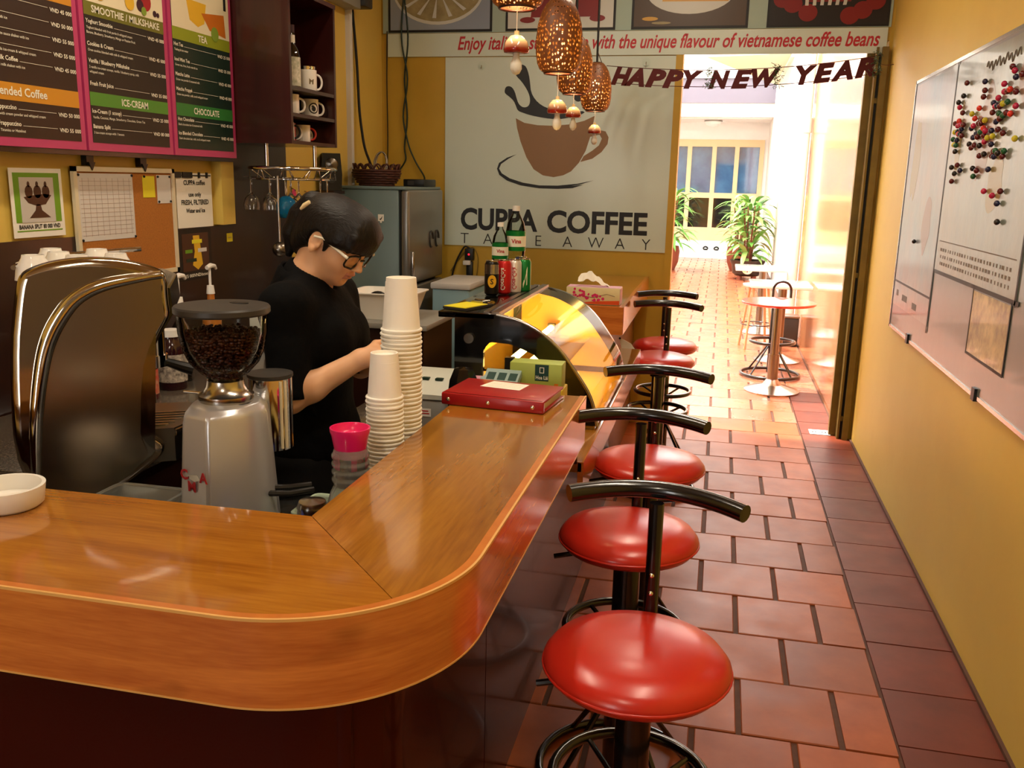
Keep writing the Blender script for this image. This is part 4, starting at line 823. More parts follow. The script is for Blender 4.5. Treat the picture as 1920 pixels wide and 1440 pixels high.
for i in range(13):
    for j in range(7):
        a = i/12; b = j/6-0.5; tv.append((-0.085+0.16*a, b*0.05*(1-0.3*a)+0.01*math.sin(7*a), 0.086+0.075*math.sin(math.pi*(0.15+a*0.85))*(1-0.55*abs(b)*2)*(1.2-a*0.6)+0.006*math.sin(20*a+9*b)))
obj('tissue', MB().add(tv, [(i*7+j, (i+1)*7+j, (i+1)*7+j+1, i*7+j+1) for i in range(12) for j in range(6)]), 'paper_white', t, 80)
t = thing('paper_scrap', 'crumpled pale paper hanging under the rear bar top', 'paper', (-0.43, 4.50, 0.74)); obj('sheet', MB().prism([(-0.03, 0.10), (0.03, 0.07), (0.06, 0.03), (0.0, -0.05), (-0.01, 0.02)], lambda u, v, w: (u, w+0.1*u, v), 0, 0.003), 'pages', t, None); obj('pin', MB().sphere((-0.026, -0.003, 0.095), 0.006, 8, 6), 'black_plastic', t)
# ---------------------------------------------------------------- fridge
fr = thing('refrigerator', 'grey blue two-door refrigerator in the back corner', 'refrigerator', (0, 0, 0))
obj('body', MB().rbox(-2.285, -1.875, 5.17, 5.86, 0.03, 1.53, 0.008), 'fridge_side', fr); obj('top_cap', MB().rbox(-2.287, -1.83, 5.165, 5.865, 1.53, 1.548, 0.006), 'fridge_side', fr)
obj('gasket', MB().box(-1.877, -1.862, 5.18, 5.85, 0.06, 1.53), 'rubber_black', fr, None)
for z0, z1 in ((0.06, 0.952), (0.968, 1.53)):
    d = obj('door', MB().rbox(-1.862, -1.812, 5.172, 5.858, z0, z1, 0.014, 3), 'fridge_door', fr); zz = (z1-0.20) if z0 < 0.5 else z0+0.04
    obj('handle', MB().rbox(-1.812, -1.792, 5.20, 5.225, zz, zz+0.16, 0.005), 'steel', d)
obj('lettering', MB().text('NAM', (-1.8105, 5.30, 0.62), Y_, Z_, 0.06, bold=0.02), 'dark_grey_plastic', fr, None); obj('lettering', MB().text('S', (-1.8105, 5.55, 0.61), Y_, Z_, 0.09, bold=0.03), 'print_red', fr, None)
for x_, y_ in ((-2.25, 5.2), (-1.9, 5.2), (-2.25, 5.8), (-1.9, 5.8)): obj('foot', MB().cyl((x_, y_, 0.0), (x_, y_, 0.035), 0.02), 'black_plastic', fr)
t = thing('fridge_magnet', 'small square bird magnet on the side of the refrigerator', 'magnet', (-1.985, 5.168, 1.365)); obj('plate', MB().box(-0.018, 0.018, -0.004, 0.0, -0.02, 0.02).box(-0.006, 0.006, -0.004, 0, -0.03, -0.02), 'paper_white', t, None); obj('print', MB().prism([(-0.01, -0.008), (0.0, -0.004), (0.012, 0.012), (0.006, -0.006), (-0.002, -0.014)], xz, -0.0046, -0.0042), 'print_black', t, None)
# magnets shaped like mustaches on the door
for k, yy in enumerate((5.60, 5.72)):
    t = thing('door_sticker', ('dark curled sticker on the refrigerator door, the nearer one', 'dark curled sticker on the refrigerator door, the farther one')[k], 'sticker', (-1.8098, yy, 1.22), 0, 'curled stickers on the fridge door')
    q = MB().tube([(0.001, 0.04*math.cos(a)*(1-0.08*a), 0.05*math.sin(a)) for a in [i*0.5 for i in range(11)]], 0.006, 6); obj('curl', q, 'dark_grey_plastic', t)
# basket on the fridge
M('wicker', '#3E1D14', 0.6, var=(40, 0.6, '#5A2A1C'))
t = thing('wicker_basket', 'dark brown wicker basket on top of the refrigerator', 'basket', (-2.10, 5.40, 1.549))
for i in range(7):
    z = 0.008+i*0.014; r = 0.095+0.018*math.sin(math.pi*i/8)+0.004*i; obj('weave_ring', MB().tube([((r+0.004*math.sin(12*a+i*math.pi))*math.cos(a)*1.1, (r+0.004*math.sin(12*a+i*math.pi))*math.sin(a), z) for a in [2*math.pi*j/48 for j in range(48)]], 0.0075, 6, closed=True), 'wicker', t, 80)
obj('bottom', MB().lathe([(0, 0.0), (0.10, 0.0), (0.10, 0.01), (0, 0.01)], 28, fn=lambda p: (p[0]*1.1, p[1], p[2])), 'wicker', t)
for i in range(16):
    a = 2*math.pi*i/16; obj('scallop', MB().tube([((0.125+0.006*math.sin(b))*1.1*math.cos(a+0.2*(b/math.pi-0.5)*2), (0.125+0.006*math.sin(b))*math.sin(a+0.2*(b/math.pi-0.5)*2), 0.095+0.035*math.sin(b)) for b in [math.pi*j/6 for j in range(7)]], 0.006, 6), 'wicker', t, 80)
t = thing('cable_coil', 'loosely coiled grey cable lying in the wicker basket', 'cable', (-2.08, 5.42, 1.60))
obj('cable', MB().tube([(0.035*math.cos(a)+0.004*math.sin(a*0.7), 0.02*math.sin(a*1.07), 0.08+0.075*math.sin(a)) for a in [i*0.35 for i in range(70)]], 0.004, 6), 'steel_dark', t, 80)
t = thing('router_box', 'flat black router box on top of the refrigerator', 'router', (-1.90, 5.62, 1.549)); obj('case', MB().rbox(-0.07, 0.07, -0.10, 0.14, 0, 0.045, 0.006), 'black_plastic', t); obj('vent', MB().box(-0.04, 0.0, -0.1005, -0.1, 0.008, 0.036), 'dark_grey_plastic', t, None)
M('led_red', '#FF2030', 0.4, emit='#FF1020', estr=6.0)
# loudspeaker
t = thing('loudspeaker', 'black loudspeaker standing in the corner under the mug cabinet', 'speaker', (-2.235, 5.02, 1.52), 0.5)
obj('cabinet', MB().prism([(-0.055, 0), (0.055, 0), (0.06, 0.09), (0.05, 0.21), (-0.05, 0.21), (-0.06, 0.09)], xz, -0.06, 0.06), 'black_plastic', t, 30); obj('cone', MB().lathe([(0.0, 0.01), (0.012, 0.008), (0.032, 0.0), (0.036, 0.003)], 24).rot(Matrix.Translation((0, -0.063, 0.15)) @ Matrix.Rotation(math.radians(90), 4, 'X')), 'steel_dark', t); obj('tweeter', MB().cyl((0, -0.066, 0.06), (0, -0.06, 0.06), 0.018), 'dark_grey_plastic', t)
t = thing('wall_bracket', 'small dark wall shelf holding the loudspeaker', 'shelf', (-2.285, 5.02, 1.50)); obj('plate', MB().box(-0.012, 0.10, -0.08, 0.08, 0, 0.019), 'dark_panel', t, None); obj('arm', MB().box(-0.012, 0.0, -0.06, 0.06, -0.08, 0.0), 'dark_panel', t, None)
# ---------------------------------------------------------------- left wall: menus
def zy(mbx, y0, y1, z0, z1, x): return mbx.box(x-0.0006, x, y0, y1, z0, z1)
MX = -2.205
def txt(mb, s, y, z, h, width=None, align='L', bold=0.012, shear=0.0): return mb.text(s, (MX+0.0035, y, z), Y_, Z_, h, width, align, bold, shear)
def menu_panel(label, y0, y1, zt, back, bands, heads, items, pics):
    t = thing('menu_board', label, 'menu board', (0, 0, 0), 0, 'menu boards above the counter')
    obj('frame', MB().box(XL+0.071, MX, y0, y1, 1.672, zt), 'pink_edge', t, None)
    i0, i1 = y0+0.024, y1-0.024
    obj('panel', MB().box(MX, MX+0.0012, i0, i1, 1.700, zt-0.024), back, t, None)
    for (z0, z1, m) in bands: obj('heading_band', MB().box(MX+0.0012, MX+0.0022, i0, i1, z0, z1), m, t, None)
    for (s, yc, z, hh, w) in heads: obj('heading', txt(MB(), s, yc, z, hh, w, 'C', 0.02), 'print_white', t, None)
    for (name, z, desc, price) in items:
        nw = 0; q = MB()
        if name: txt(q, name, i0+0.004, z, 0.0135, None, 'L', 0.018); nw = glyphs(name, 0.018, 0, 2, False)[2]*0.0135/0.69
        if price:
            txt(q, price, i1-0.004, z-0.008, 0.0125, 0.105, 'R', 0.02)
            q.box(MX+0.003, MX+0.0035, i0+0.012+nw, i1-0.118, z+0.001, z+0.0022)
        for k, d in enumerate(desc): txt(q, d, i0+0.006, z-0.019-0.016*k, 0.0085, None, 'L', 0.006)
        obj('menu_entry', q, 'print_white', t, None)
    for k, (nm, pts, m) in enumerate(pics): obj(nm, MB().prism(pts, lambda u, v, w: (w, u, v), MX+0.0024+0.0003*k, MX+0.0026+0.0003*k), m, t, None)
    return t
ZT_ = 2.46
menu_panel('brown coffee menu board, leftmost of the three menu boards', 2.36, 2.874, ZT_, 'menu_brown', [(1.812, 1.866, 'menu_band_orange'), (2.143, 2.185, 'menu_band_orange')],
    [('Ice Blended Coffee', 2.55, 1.828, 0.026, 0.29), ('Iced Coffee', 2.6, 2.153, 0.024, 0.2)],
    [('Iced Espresso', 2.118, ['Espresso shaken with ice'], 'VND 45 000'), ('Iced Caffé Latté', 2.073, ['Espresso & milk shaken with ice'], 'VND 50 000'), ('Iced Mocha', 2.025, ['Espresso, milk & chocolate sauce shaken with ice'], 'VND 55 000'),
     ('Affogato', 1.978, ['Espresso, scoop of vanilla ice-cream & whipped cream'], 'VND 55 000'), ('Vietnamese Milk Coffee', 1.932, ['Espresso & condensed milk shaken with ice'], 'VND 45 000'),
     ('Original Frappuccino', 1.785, ['Espresso blended with cream powder and whipped cream'], 'VND 50 000'), ('Flavoured Frappuccino', 1.735, ['Vanilla, Caramel, Tiramisu or Hazelnut'], 'VND 55 000')], [])
def blob(cy, cz, r, n=16): return circ(cy, cz, r, r, n)
menu_panel('dark smoothie and ice-cream menu board, in the middle of the three', 2.887, 3.403, ZT_, 'menu_dark', [(2.132, 2.178, 'menu_band_olive'), (1.828, 1.874, 'menu_band_green')],
    [('SMOOTHIE / MILKSHAKE', 3.15, 2.144, 0.024, 0.40), ('ICE-CREAM', 3.165, 1.839, 0.024, 0.16)],
    [('Yoghurt Smoothie', 2.106, ['Yoghurt blended with fruit purée & whipped cream', 'Banana, Blueberry, Strawberry, Mango or Passion Fruit'], 'VND 45 000'), ('Cookies & Cream', 2.031, ['Oreo cookies blended with milk & whipped cream'], 'VND 45 000'),
     ('Vanilla / Blueberry Milkshake', 1.974, ['2 vanilla ice-cream scoops, vanilla / blueberry syrup, milk', 'whipped cream'], 'VND 55 000'), ('Fresh Fruit Juice', 1.897, [], 'VND 35 000'),
     ('Ice-Cream (1 scoop)', 1.803, ['Vanilla, Coconut, Mango, Strawberry, Chocolate, Green Tea'], 'VND 25 000'), ('Banana Split', 1.750, ['3 ice-cream scoops with 1 banana'], 'VND 80 000')],
    [('photo', [(2.911, 2.178), (3.379, 2.178), (3.379, 2.436), (2.911, 2.436)], 'print_cream')]+[('photo_berry', blob(y_, z_, r_), m_) for y_, z_, r_, m_ in ((3.06, 2.245, .04, 'berry_red'), (3.12, 2.26, .03, 'berry_red'), (3.27, 2.235, .035, 'berry_red'), (3.235, 2.215, .022, 'berry_dark'), (3.325, 2.20, .012, 'berry_dark'), (3.345, 2.198, .009, 'berry_dark'), (3.0, 2.22, .03, 'tea_yellow'), (3.17, 2.215, .028, 'tea_yellow'), (3.255, 2.198, .016, 'leaf_print'))])
menu_panel('green tea and chocolate menu board, rightmost of the three menu boards', 3.416, 3.905, ZT_, 'menu_green_dark', [(2.13, 2.178, 'menu_band_lime'), (1.832, 1.882, 'menu_band_green2')],
    [('TEA', 3.66, 2.142, 0.026, 0.07), ('CHOCOLATE', 3.665, 1.845, 0.025, 0.20)],
    [('Hot Tea', 2.105, ['Teabag & hot water'], 'VND 25 000'), ('Iced Mint Tea', 2.046, ['Green tea, lime, fresh mint & ice'], 'VND 35 000'), ('Matcha Latte', 1.989, ['Green tea powder & steamed milk'], 'VND 45 000'), ('Matcha Frappé', 1.931, ['Green tea powder, milk, ice & whipped cream'], 'VND 45 000'),
     ('Hot Chocolate', 1.812, ['Dark chocolate bar & steamed milk'], 'VND 45 000'), ('Ice Blended Chocolate', 1.756, ['Dark chocolate bar, milk, ice & whipped cream'], 'VND 45 000')],
    [('photo', [(3.44, 2.178), (3.881, 2.178), (3.881, 2.436), (3.44, 2.436)], 'print_cream'), ('photo_glass', [(3.55, 2.30), (3.70, 2.30), (3.68, 2.22), (3.63, 2.20), (3.57, 2.22)], 'tea_yellow'), ('photo_tea', [(3.66, 2.26), (3.84, 2.28), (3.85, 2.185), (3.72, 2.20)], 'tea_amber'), ('photo_rim', [(3.84, 2.3), (3.86, 2.3), (3.86, 2.42), (3.84, 2.42)], 'print_black'), ('photo_leaf', blob(3.76, 2.19, .03), 'leaf_print')])
# clips of the menu frame
for k, yy in enumerate((2.98, 3.30)):
    t = thing('clip_hook', ('left', 'right')[k]+' one of two dark hooks under the middle menu board', 'hook', (XL+0.012, yy, 1.62), 0, 'hooks under the menu'); obj('plate', MB().box(-0.012, 0.012, -0.02, 0.02, 0.0, 0.035), 'black_plastic', t, None); obj('jaw', MB().prism([(-0.018, 0.012), (0.018, 0.012), (0, -0.018)], lambda u, v, w: (w, u, v), 0.012, 0.02), 'black_plastic', t, None)
# poster, cork board, notices
WX = XL+0.013
def wall_sheet(t, name, y0, y1, z0, z1, mat, x=WX, th=0.002): return obj(name, MB().box(x, x+th, y0, y1, z0, z1), mat, t, None)
M('poster_green', '#6FA01E', 0.5); M('photo_grey', '#C9C4BC', 0.5); M('choc', '#4A2A18', 0.5)
t = thing('banana_split_poster', 'green and white banana split poster on the left wall', 'poster', (0, 0, 0))
wall_sheet(t, 'sheet', 2.585, 2.83, 1.375, 1.605, 'paper_white'); wall_sheet(t, 'green_print', 2.60, 2.815, 1.425, 1.59, 'poster_green', WX+0.002, 0.001); wall_sheet(t, 'photo', 2.625, 2.785, 1.425, 1.575, 'photo_grey', WX+0.003, 0.001); wall_sheet(t, 'green_line', 2.60, 2.815, 1.395, 1.399, 'poster_green', WX+0.002, 0.001)
q = MB(); F3 = lambda u, v, w: (w, u, v)
q.prism([(2.64, 1.51), (2.66, 1.49), (2.70, 1.48), (2.74, 1.485), (2.77, 1.515), (2.74, 1.52), (2.68, 1.515)], F3, WX+0.0042, WX+0.005)
for yy in (2.665, 2.705, 2.745): q.prism(circ(yy, 1.527, 0.018, 0.022, 12), F3, WX+0.0042, WX+0.005).prism(circ(yy, 1.552, 0.006, 0.01, 10), F3, WX+0.0042, WX+0.005)
q.prism([(2.695, 1.485), (2.715, 1.485), (2.72, 1.465), (2.76, 1.44), (2.66, 1.44), (2.69, 1.465)], F3, WX+0.0042, WX+0.005); obj('photo_print', q, 'choc', t, None)
obj('lettering', MB().text('BANANA SPLIT 80 000 VND', (WX+0.003, 2.61, 1.404), Y_, Z_, 0.014, width=0.195, bold=0.03), 'print_black', t, None)
cb = thing('cork_board', 'cork notice board with cream frame behind the espresso machine', 'notice board', (0, 0, 0))
obj('cork', MB().box(WX, WX+0.006, 2.895, 3.49, 1.20, 1.60), 'cork', cb, None)
for a in ((2.88, 3.505, 1.598, 1.616), (2.88, 3.505, 1.185, 1.203), (2.88, 2.898, 1.185, 1.616), (3.487, 3.505, 1.185, 1.616)): obj('frame_rail', MB().box(WX, WX+0.014, *a), 'cream_frame', cb, None)
WP = WX+0.0065
t = thing('roster_sheet', 'large ruled roster sheet pinned to the cork board', 'paper', (0, 0, 0)); wall_sheet(t, 'sheet', 2.905, 3.225, 1.345, 1.592, 'paper_grey', WP, 0.001)
q = MB()
for k in range(13): q.box(WP+0.001, WP+0.0014, 2.915, 3.215, 1.365+k*0.0165, 1.3662+k*0.0165)
for k in range(9): q.box(WP+0.001, WP+0.0014, 2.93+k*0.034, 2.931+k*0.034, 1.362, 1.575)
obj('ruling', q, 'steel_dark', t, None)
for yy, zz in ((2.91, 1.586), (3.22, 1.586), (2.91, 1.35), (3.22, 1.35)): obj('pin', MB().sphere((WP+0.003, yy, zz), 0.005, 8, 6), 'black_plastic', t)
t = thing('yellow_note', 'small yellow note pinned to the cork board', 'note', (0, 0, 0)); wall_sheet(t, 'sheet', 3.29, 3.37, 1.50, 1.585, 'sticky_yellow', WP, 0.001); obj('pin', MB().sphere((WP+0.003, 3.30, 1.583), 0.005, 8, 6), 'black_plastic', t)
t = thing('receipt_note', 'small white note pinned at the cork board corner', 'note', (0, 0, 0)); wall_sheet(t, 'sheet', 3.385, 3.482, 1.475, 1.59, 'paper_grey', WP, 0.001)
for yy, zz in ((3.392, 1.583), (3.474, 1.583), (3.392, 1.482), (3.474, 1.482)): obj('pin', MB().sphere((WP+0.003, yy, zz), 0.005, 8, 6), 'black_plastic', t)
t = thing('water_notice', 'white notice about filtered water on the left wall', 'notice', (0, 0, 0)); wall_sheet(t, 'sheet', 3.53, 3.81, 1.365, 1.60, 'paper_white')
for s_, z_, h_, w_ in (('CUPPA coffee', 1.55, 0.020, 0.17), ('use only', 1.50, 0.018, 0.10), ('FRESH, FILTERED', 1.465, 0.020, 0.215), ('Water and Ice', 1.43, 0.018, 0.15)): obj('lettering', MB().text(s_, (WX+0.003, 3.67, z_), Y_, Z_, h_, width=w_, align='C', bold=0.03), 'print_black', t, None)
q = MB().box(WX+0.002, WX+0.006, 3.50, 3.80, 1.588, 1.593)
for k, w_ in enumerate((0.05, 0.06, 0.012, 0.012, 0.012)): q.box(WX+0.002, WX+0.008, 3.515+k*0.062, 3.515+k*0.062+w_, 1.58, 1.605)
obj('ornament_strip', q, 'print_black', t, None)
t = thing('topping_poster', 'dark framed poster of dessert toppings below the white notice', 'poster', (0, 0, 0)); wall_sheet(t, 'frame', 3.515, 3.78, 1.135, 1.36, 'print_black', WX, 0.004); wall_sheet(t, 'photo', 3.545, 3.755, 1.175, 1.34, 'choc', WX+0.004, 0.001)
q = MB().prism([(3.63, 1.33), (3.68, 1.33), (3.69, 1.26), (3.70, 1.20), (3.66, 1.178), (3.62, 1.20), (3.64, 1.26)], F3, WX+0.0052, WX+0.0058); obj('photo_banana', q, 'tea_yellow', t, None)
for nm, a, m_ in (('tag_yellow', (3.62, 3.70, 1.295, 1.312), 'sticky_yellow'), ('tag_green', (3.565, 3.62, 1.255, 1.27), 'poster_green'), ('tag_white', (3.665, 3.735, 1.255, 1.272), 'paper_grey'), ('tag_purple', (3.57, 3.65, 1.215, 1.23), 'menu_green_dark')): wall_sheet(t, nm, *a, m_, WX+0.006, 0.0005)
obj('lettering', MB().text('15 000VND/scoop', (WX+0.006, 3.56, 1.148), Y_, Z_, 0.014, width=0.19, bold=0.02), 'print_white', t, None)
t = thing('price_tag', 'tiny yellow price tag on the dark wall panel', 'tag', (0, 0, 0)); wall_sheet(t, 'sheet', 3.925, 3.975, 1.285, 1.325, 'sticky_yellow', WX); obj('print', MB().box(WX+0.002, WX+0.0024, 3.935, 3.965, 1.303, 1.307), 'faint_ink', t, None)
# ---------------------------------------------------------------- mug cabinet
mc = thing('mug_cabinet', 'dark red wooden wall cabinet with open shelves of mugs', 'cabinet', (0, 0, 0))
CX0, CX1, CY0, CY1, CZ0, CZ1 = XL+0.002, -1.93, 3.915, 4.42, 1.742, 2.40
obj('side_panel', MB().box(CX0, CX1, CY0, CY0+0.02, CZ0, CZ1), 'cab_wood', mc, None); obj('side_panel', MB().box(CX0, CX1, CY1-0.02, CY1, CZ0, CZ1), 'cab_wood', mc, None)
obj('back_board', MB().box(CX0, CX0+0.012, CY0+0.02, CY1-0.02, CZ0, CZ1), 'cab_inside', mc, None); obj('top_board', MB().box(CX0, CX1+0.004, CY0, CY1, CZ1, CZ1+0.02), 'cab_wood', mc, None)
for z_ in (CZ0, 1.864, 1.982): obj('shelf', MB().box(CX0+0.012, CX1-0.002, CY0+0.02, CY1-0.02, z_, z_+0.016), 'cab_wood', mc, None)
def mug(label, x, y, z, r, h, m_, rz, hm=None, extra=None):
    t = thing('coffee_mug', label, 'mug', (x, y, z), rz, 'mugs in the wall cabinet')
    obj('body', MB().lathe([(0, 0), (r*0.92, 0), (r, 0.006), (r, h), (r-0.003, h), (r-0.004, 0.008), (0, 0.006)], 28), m_, t, 50)
    obj('handle', MB().tube([(r-0.004+0.036*math.sin(math.pi*i/14)**0.7, 0, h*(0.5+0.34*math.cos(math.pi*i/14))) for i in range(15)], 0.0055, 8), hm or m_, t, 80)
    if extra: extra(t, r, h)
    return t
M('mug_red', '#B5251A', 0.25, coat=0.4)
def logo(t, r, h):
    q = MB(); f_ = lambda u, v, w: ((r+w)*math.sin(u/r), -(r+w)*math.cos(u/r), v)
    q.ring(circ(0, h*0.5, 0.026, None, 24), circ(0, h*0.5, 0.020, None, 24), f_, 0.0003, 0.0008).prism(circ(0, h*0.47, 0.011, 0.013, 14), f_, 0.0003, 0.0008).prism(circ(-0.005, h*0.6, 0.007, 0.005, 10), f_, 0.0003, 0.0008); obj('logo', q, 'print_black', t, None)
def smalllogo(t, r, h): obj('logo', MB().prism([(-0.012, h*0.35), (0.01, h*0.35), (0.013, h*0.6), (0.0, h*0.52), (-0.011, h*0.62)], lambda u, v, w: ((r+w)*math.sin(u/r), -(r+w)*math.cos(u/r), v), 0.0003, 0.0008), 'steel_dark', t, None)
def steelrim(t, r, h): smalllogo(t, r, h); obj('steel_rim', MB().lathe([(r-0.004, h), (r-0.003, h+0.016), (r-0.006, h+0.016)], 28), 'chrome', t)
HA = math.radians(52)
mug('large white thermal mug with steel rim on the top cabinet shelf', -2.03, 4.30, 1.999, 0.048, 0.105, 'white_china', HA, None, steelrim)
mug('white mug with faint print on the middle cabinet shelf', -2.025, 4.10, 1.881, 0.043, 0.092, 'white_china', HA, None, None)
mug('white mug with round dark logo on the middle cabinet shelf', -2.025, 4.315, 1.881, 0.042, 0.088, 'white_china', HA, None, logo)
mug('white mug half hidden at the back of the middle cabinet shelf', -2.13, 4.22, 1.881, 0.042, 0.088, 'white_china', HA)
mug('white mug with dark handle on the lowest cabinet shelf', -2.02, 4.045, 1.759, 0.036, 0.085, 'white_china', HA, 'print_black')
mug('red mug with white handle on the lowest cabinet shelf', -2.06, 4.14, 1.759, 0.038, 0.085, 'mug_red', HA, 'white_china')
mug('white mug with red handle on the lowest cabinet shelf', -2.03, 4.235, 1.759, 0.038, 0.082, 'white_china', HA, 'mug_red')
mug('plain white mug rightmost on the lowest cabinet shelf', -2.09, 4.325, 1.759, 0.036, 0.08, 'white_china', HA)
for k, (x_, y_, lab) in enumerate(((-2.05, 4.05, 'dark syrup bottle with floral label, partly hidden at the left of the cabinet'), (-2.03, 4.145, 'dark syrup bottle with floral label beside the thermal mug'))):
    t = thing('syrup_bottle', lab, 'bottle', (x_, y_, 1.999), 0.7, 'syrup bottles in the cabinet'); obj('body', MB().lathe([(0, 0), (0.036, 0), (0.038, 0.008), (0.038, 0.15), (0.03, 0.18), (0.016, 0.205), (0.015, 0.26), (0, 0.262)], 24), 'bottle_dark', t, 50); obj('label', MB().lathe([(0.0386, 0.015), (0.0386, 0.145)], 24), 'label_floral', t, 60); obj('neck_label', MB().lathe([(0.0165, 0.21), (0.0158, 0.245)], 20), 'white_plastic', t, 60); obj('cap', MB().cyl((0, 0, 0.255), (0, 0, 0.29), 0.0155), 'berry_dark', t)
# ---------------------------------------------------------------- glass rack under the cabinet
gk = thing('glass_rack', 'chrome hanging glass rack under the mug cabinet', 'rack', (0, 0, 0))
RZ = 1.632
obj('rod', MB().cyl((-2.13, 4.05, RZ), (-2.13, 4.05, 1.742), 0.009), 'chrome', gk); obj('rod', MB().cyl((-1.99, 4.28, RZ), (-1.99, 4.28, 1.742), 0.009), 'chrome', gk)
cy_, cx_ = 4.12, -2.03
obj('top_hoop', MB().tube([(cx_+0.20*math.cos(a), cy_+0.21*math.sin(a), RZ) for a in [2*math.pi*i/40 for i in range(40)]], 0.009, 8, closed=True), 'chrome', gk, 80)
obj('cross_bar', MB().tube([(-2.16, 4.0, RZ), (-1.96, 4.33, RZ)], 0.007, 8), 'chrome', gk)
for k in range(9):
    a = 2*math.pi*k/9+0.2; p = (cx_+0.2*math.cos(a), cy_+0.21*math.sin(a)); d = (-math.sin(a)*0.02, math.cos(a)*0.02)
    obj('hook', MB().tube([(p[0], p[1], RZ), (p[0]+d[0], p[1]+d[1], RZ-0.05), (p[0]*0.7+cx_*0.3+d[0], p[1]*0.7+cy_*0.3+d[1], RZ-0.05), (p[0], p[1], RZ)], 0.003, 6), 'chrome', gk, 80)
obj('lower_hoop', MB().tube([(cx_+0.17*math.cos(a), cy_+0.18*math.sin(a), RZ-0.05) for a in [2*math.pi*i/40 for i in range(40)]], 0.005, 8, closed=True), 'chrome', gk, 80)
gm = fixn(mesh(MB().lathe([(0.0, 0.0), (0.032, -0.001), (0.033, -0.003), (0.006, -0.008), (0.004, -0.02), (0.004, -0.07), (0.008, -0.078), (0.03, -0.10), (0.038, -0.13), (0.036, -0.155), (0.0345, -0.155), (0.0365, -0.13), (0.028, -0.102), (0.0, -0.082)], 24), 'glass', 60, 'wine_glass'))
GL = [(-2.19, 4.0, 'leftmost'), (-2.13, 4.07, 'second'), (-2.08, 3.98, 'third'), (-2.02, 4.07, 'fourth'), (-1.955, 4.02, 'fifth'), (-1.89, 4.12, 'sixth'), (-1.90, 4.22, 'rightmost')]
for x_, y_, w_ in GL:
    o = bpy.data.objects.new('wine_glass', gm); C.objects.link(o); o.location = (x_, y_, RZ-0.04); tag(o, 'wine glass hanging upside down from the chrome rack, %s of seven' % w_, 'glass', 'hanging wine glasses')
M('blue_glass', '#1C7FB0', 0.05, trans=0.6, ior=1.3)
t = thing('blue_sundae_glass', 'blue glass hanging among the wine glasses', 'glass', (-1.985, 3.95, RZ-0.04)); obj('bowl', MB().lathe([(0.0, -0.085), (0.02, -0.088), (0.04, -0.105), (0.048, -0.13), (0.045, -0.165), (0.03, -0.185), (0.0, -0.19)], 24), 'blue_glass', t, 60); obj('stem', MB().lathe([(0.0, 0.0), (0.03, -0.002), (0.006, -0.01), (0.005, -0.075), (0.0, -0.085)], 20), 'glass', t, 60)
t = thing('steel_ladle', 'steel ladle hanging behind the barista', 'ladle', (-2.0, 3.90, RZ-0.035)); obj('handle', MB().cyl((0, 0, 0), (0, 0, -0.30), 0.005), 'steel', t); obj('bowl', MB().lathe([(0.036, 0.012), (0.034, 0.0), (0.025, -0.015), (0.012, -0.022), (0, -0.024), (0, -0.022), (0.024, -0.012), (0.034, 0.012)], 24, (-0.006, 0, -0.335), fn=lambda p: (p[0], p[2], p[1])), 'steel_dark', t, 60)
M('pink_toy', '#D8346A', 0.5); M('orange_toy', '#E07A1E', 0.5)
t = thing('pink_whisk', 'pink silicone utensil hanging behind the barista', 'utensil', (-2.285, 4.62, 1.42)); obj('head', MB().sphere((0.01, 0, 0.06), (0.012, 0.025, 0.05), 12, 8), 'pink_toy', t); obj('grip', MB().rbox(0.0, 0.012, -0.03, 0.03, -0.04, 0.03, 0.004), 'pink_toy', t); obj('hook', MB().cyl((-0.015, 0, 0.12), (0.02, 0, 0.10), 0.004), 'steel', t)
t = thing('orange_spatula', 'orange silicone utensil hanging beside the pink one', 'utensil', (-2.285, 4.80, 1.47)); obj('head', MB().lathe([(0.022, 0), (0.026, 0.004), (0.022, 0.008), (0.018, 0.004)], 20, fn=lambda p: (p[2], p[0]*0.9, p[1]*1.8)), 'orange_toy', t); obj('hook', MB().cyl((-0.015, 0, 0.045), (0.02, 0, 0.035), 0.004), 'steel', t)
# ---------------------------------------------------------------- back wall: coffee poster
BY = YB-0.001
def bk(mb, poly, d0, d1): return mb.prism(poly, lambda u, v, w: (u, w, v), BY-d1, BY-d0)
ps = thing('coffee_poster', 'large pale poster with a brown coffee cup and black lettering on the back wall', 'poster', (0, 0, 0))
obj('sheet', MB().box(-1.85, -0.335, BY-0.006, BY, 1.158, 2.383), 'poster_white', ps, None)
cupP = [(-1.365, 2.0), (-1.306, 1.971), (-1.217, 1.957), (-1.11, 1.954), (-0.996, 1.965), (-0.91, 1.987), (-0.843, 2.018), (-0.852, 1.967), (-0.863, 1.9), (-0.893, 1.799), (-0.934, 1.723), (-0.985, 1.666), (-1.037, 1.64), (-1.1, 1.627), (-1.172, 1.637), (-1.236, 1.675), (-1.287, 1.751), (-1.33, 1.853), (-1.355, 1.937)]
handleP = [(-0.863, 1.921), (-0.808, 1.93), (-0.768, 1.922), (-0.747, 1.885), (-0.752, 1.843), (-0.789, 1.792), (-0.848, 1.749), (-0.926, 1.727), (-0.905, 1.765), (-0.85, 1.8), (-0.808, 1.834), (-0.79, 1.876), (-0.806, 1.901), (-0.866, 1.887)]
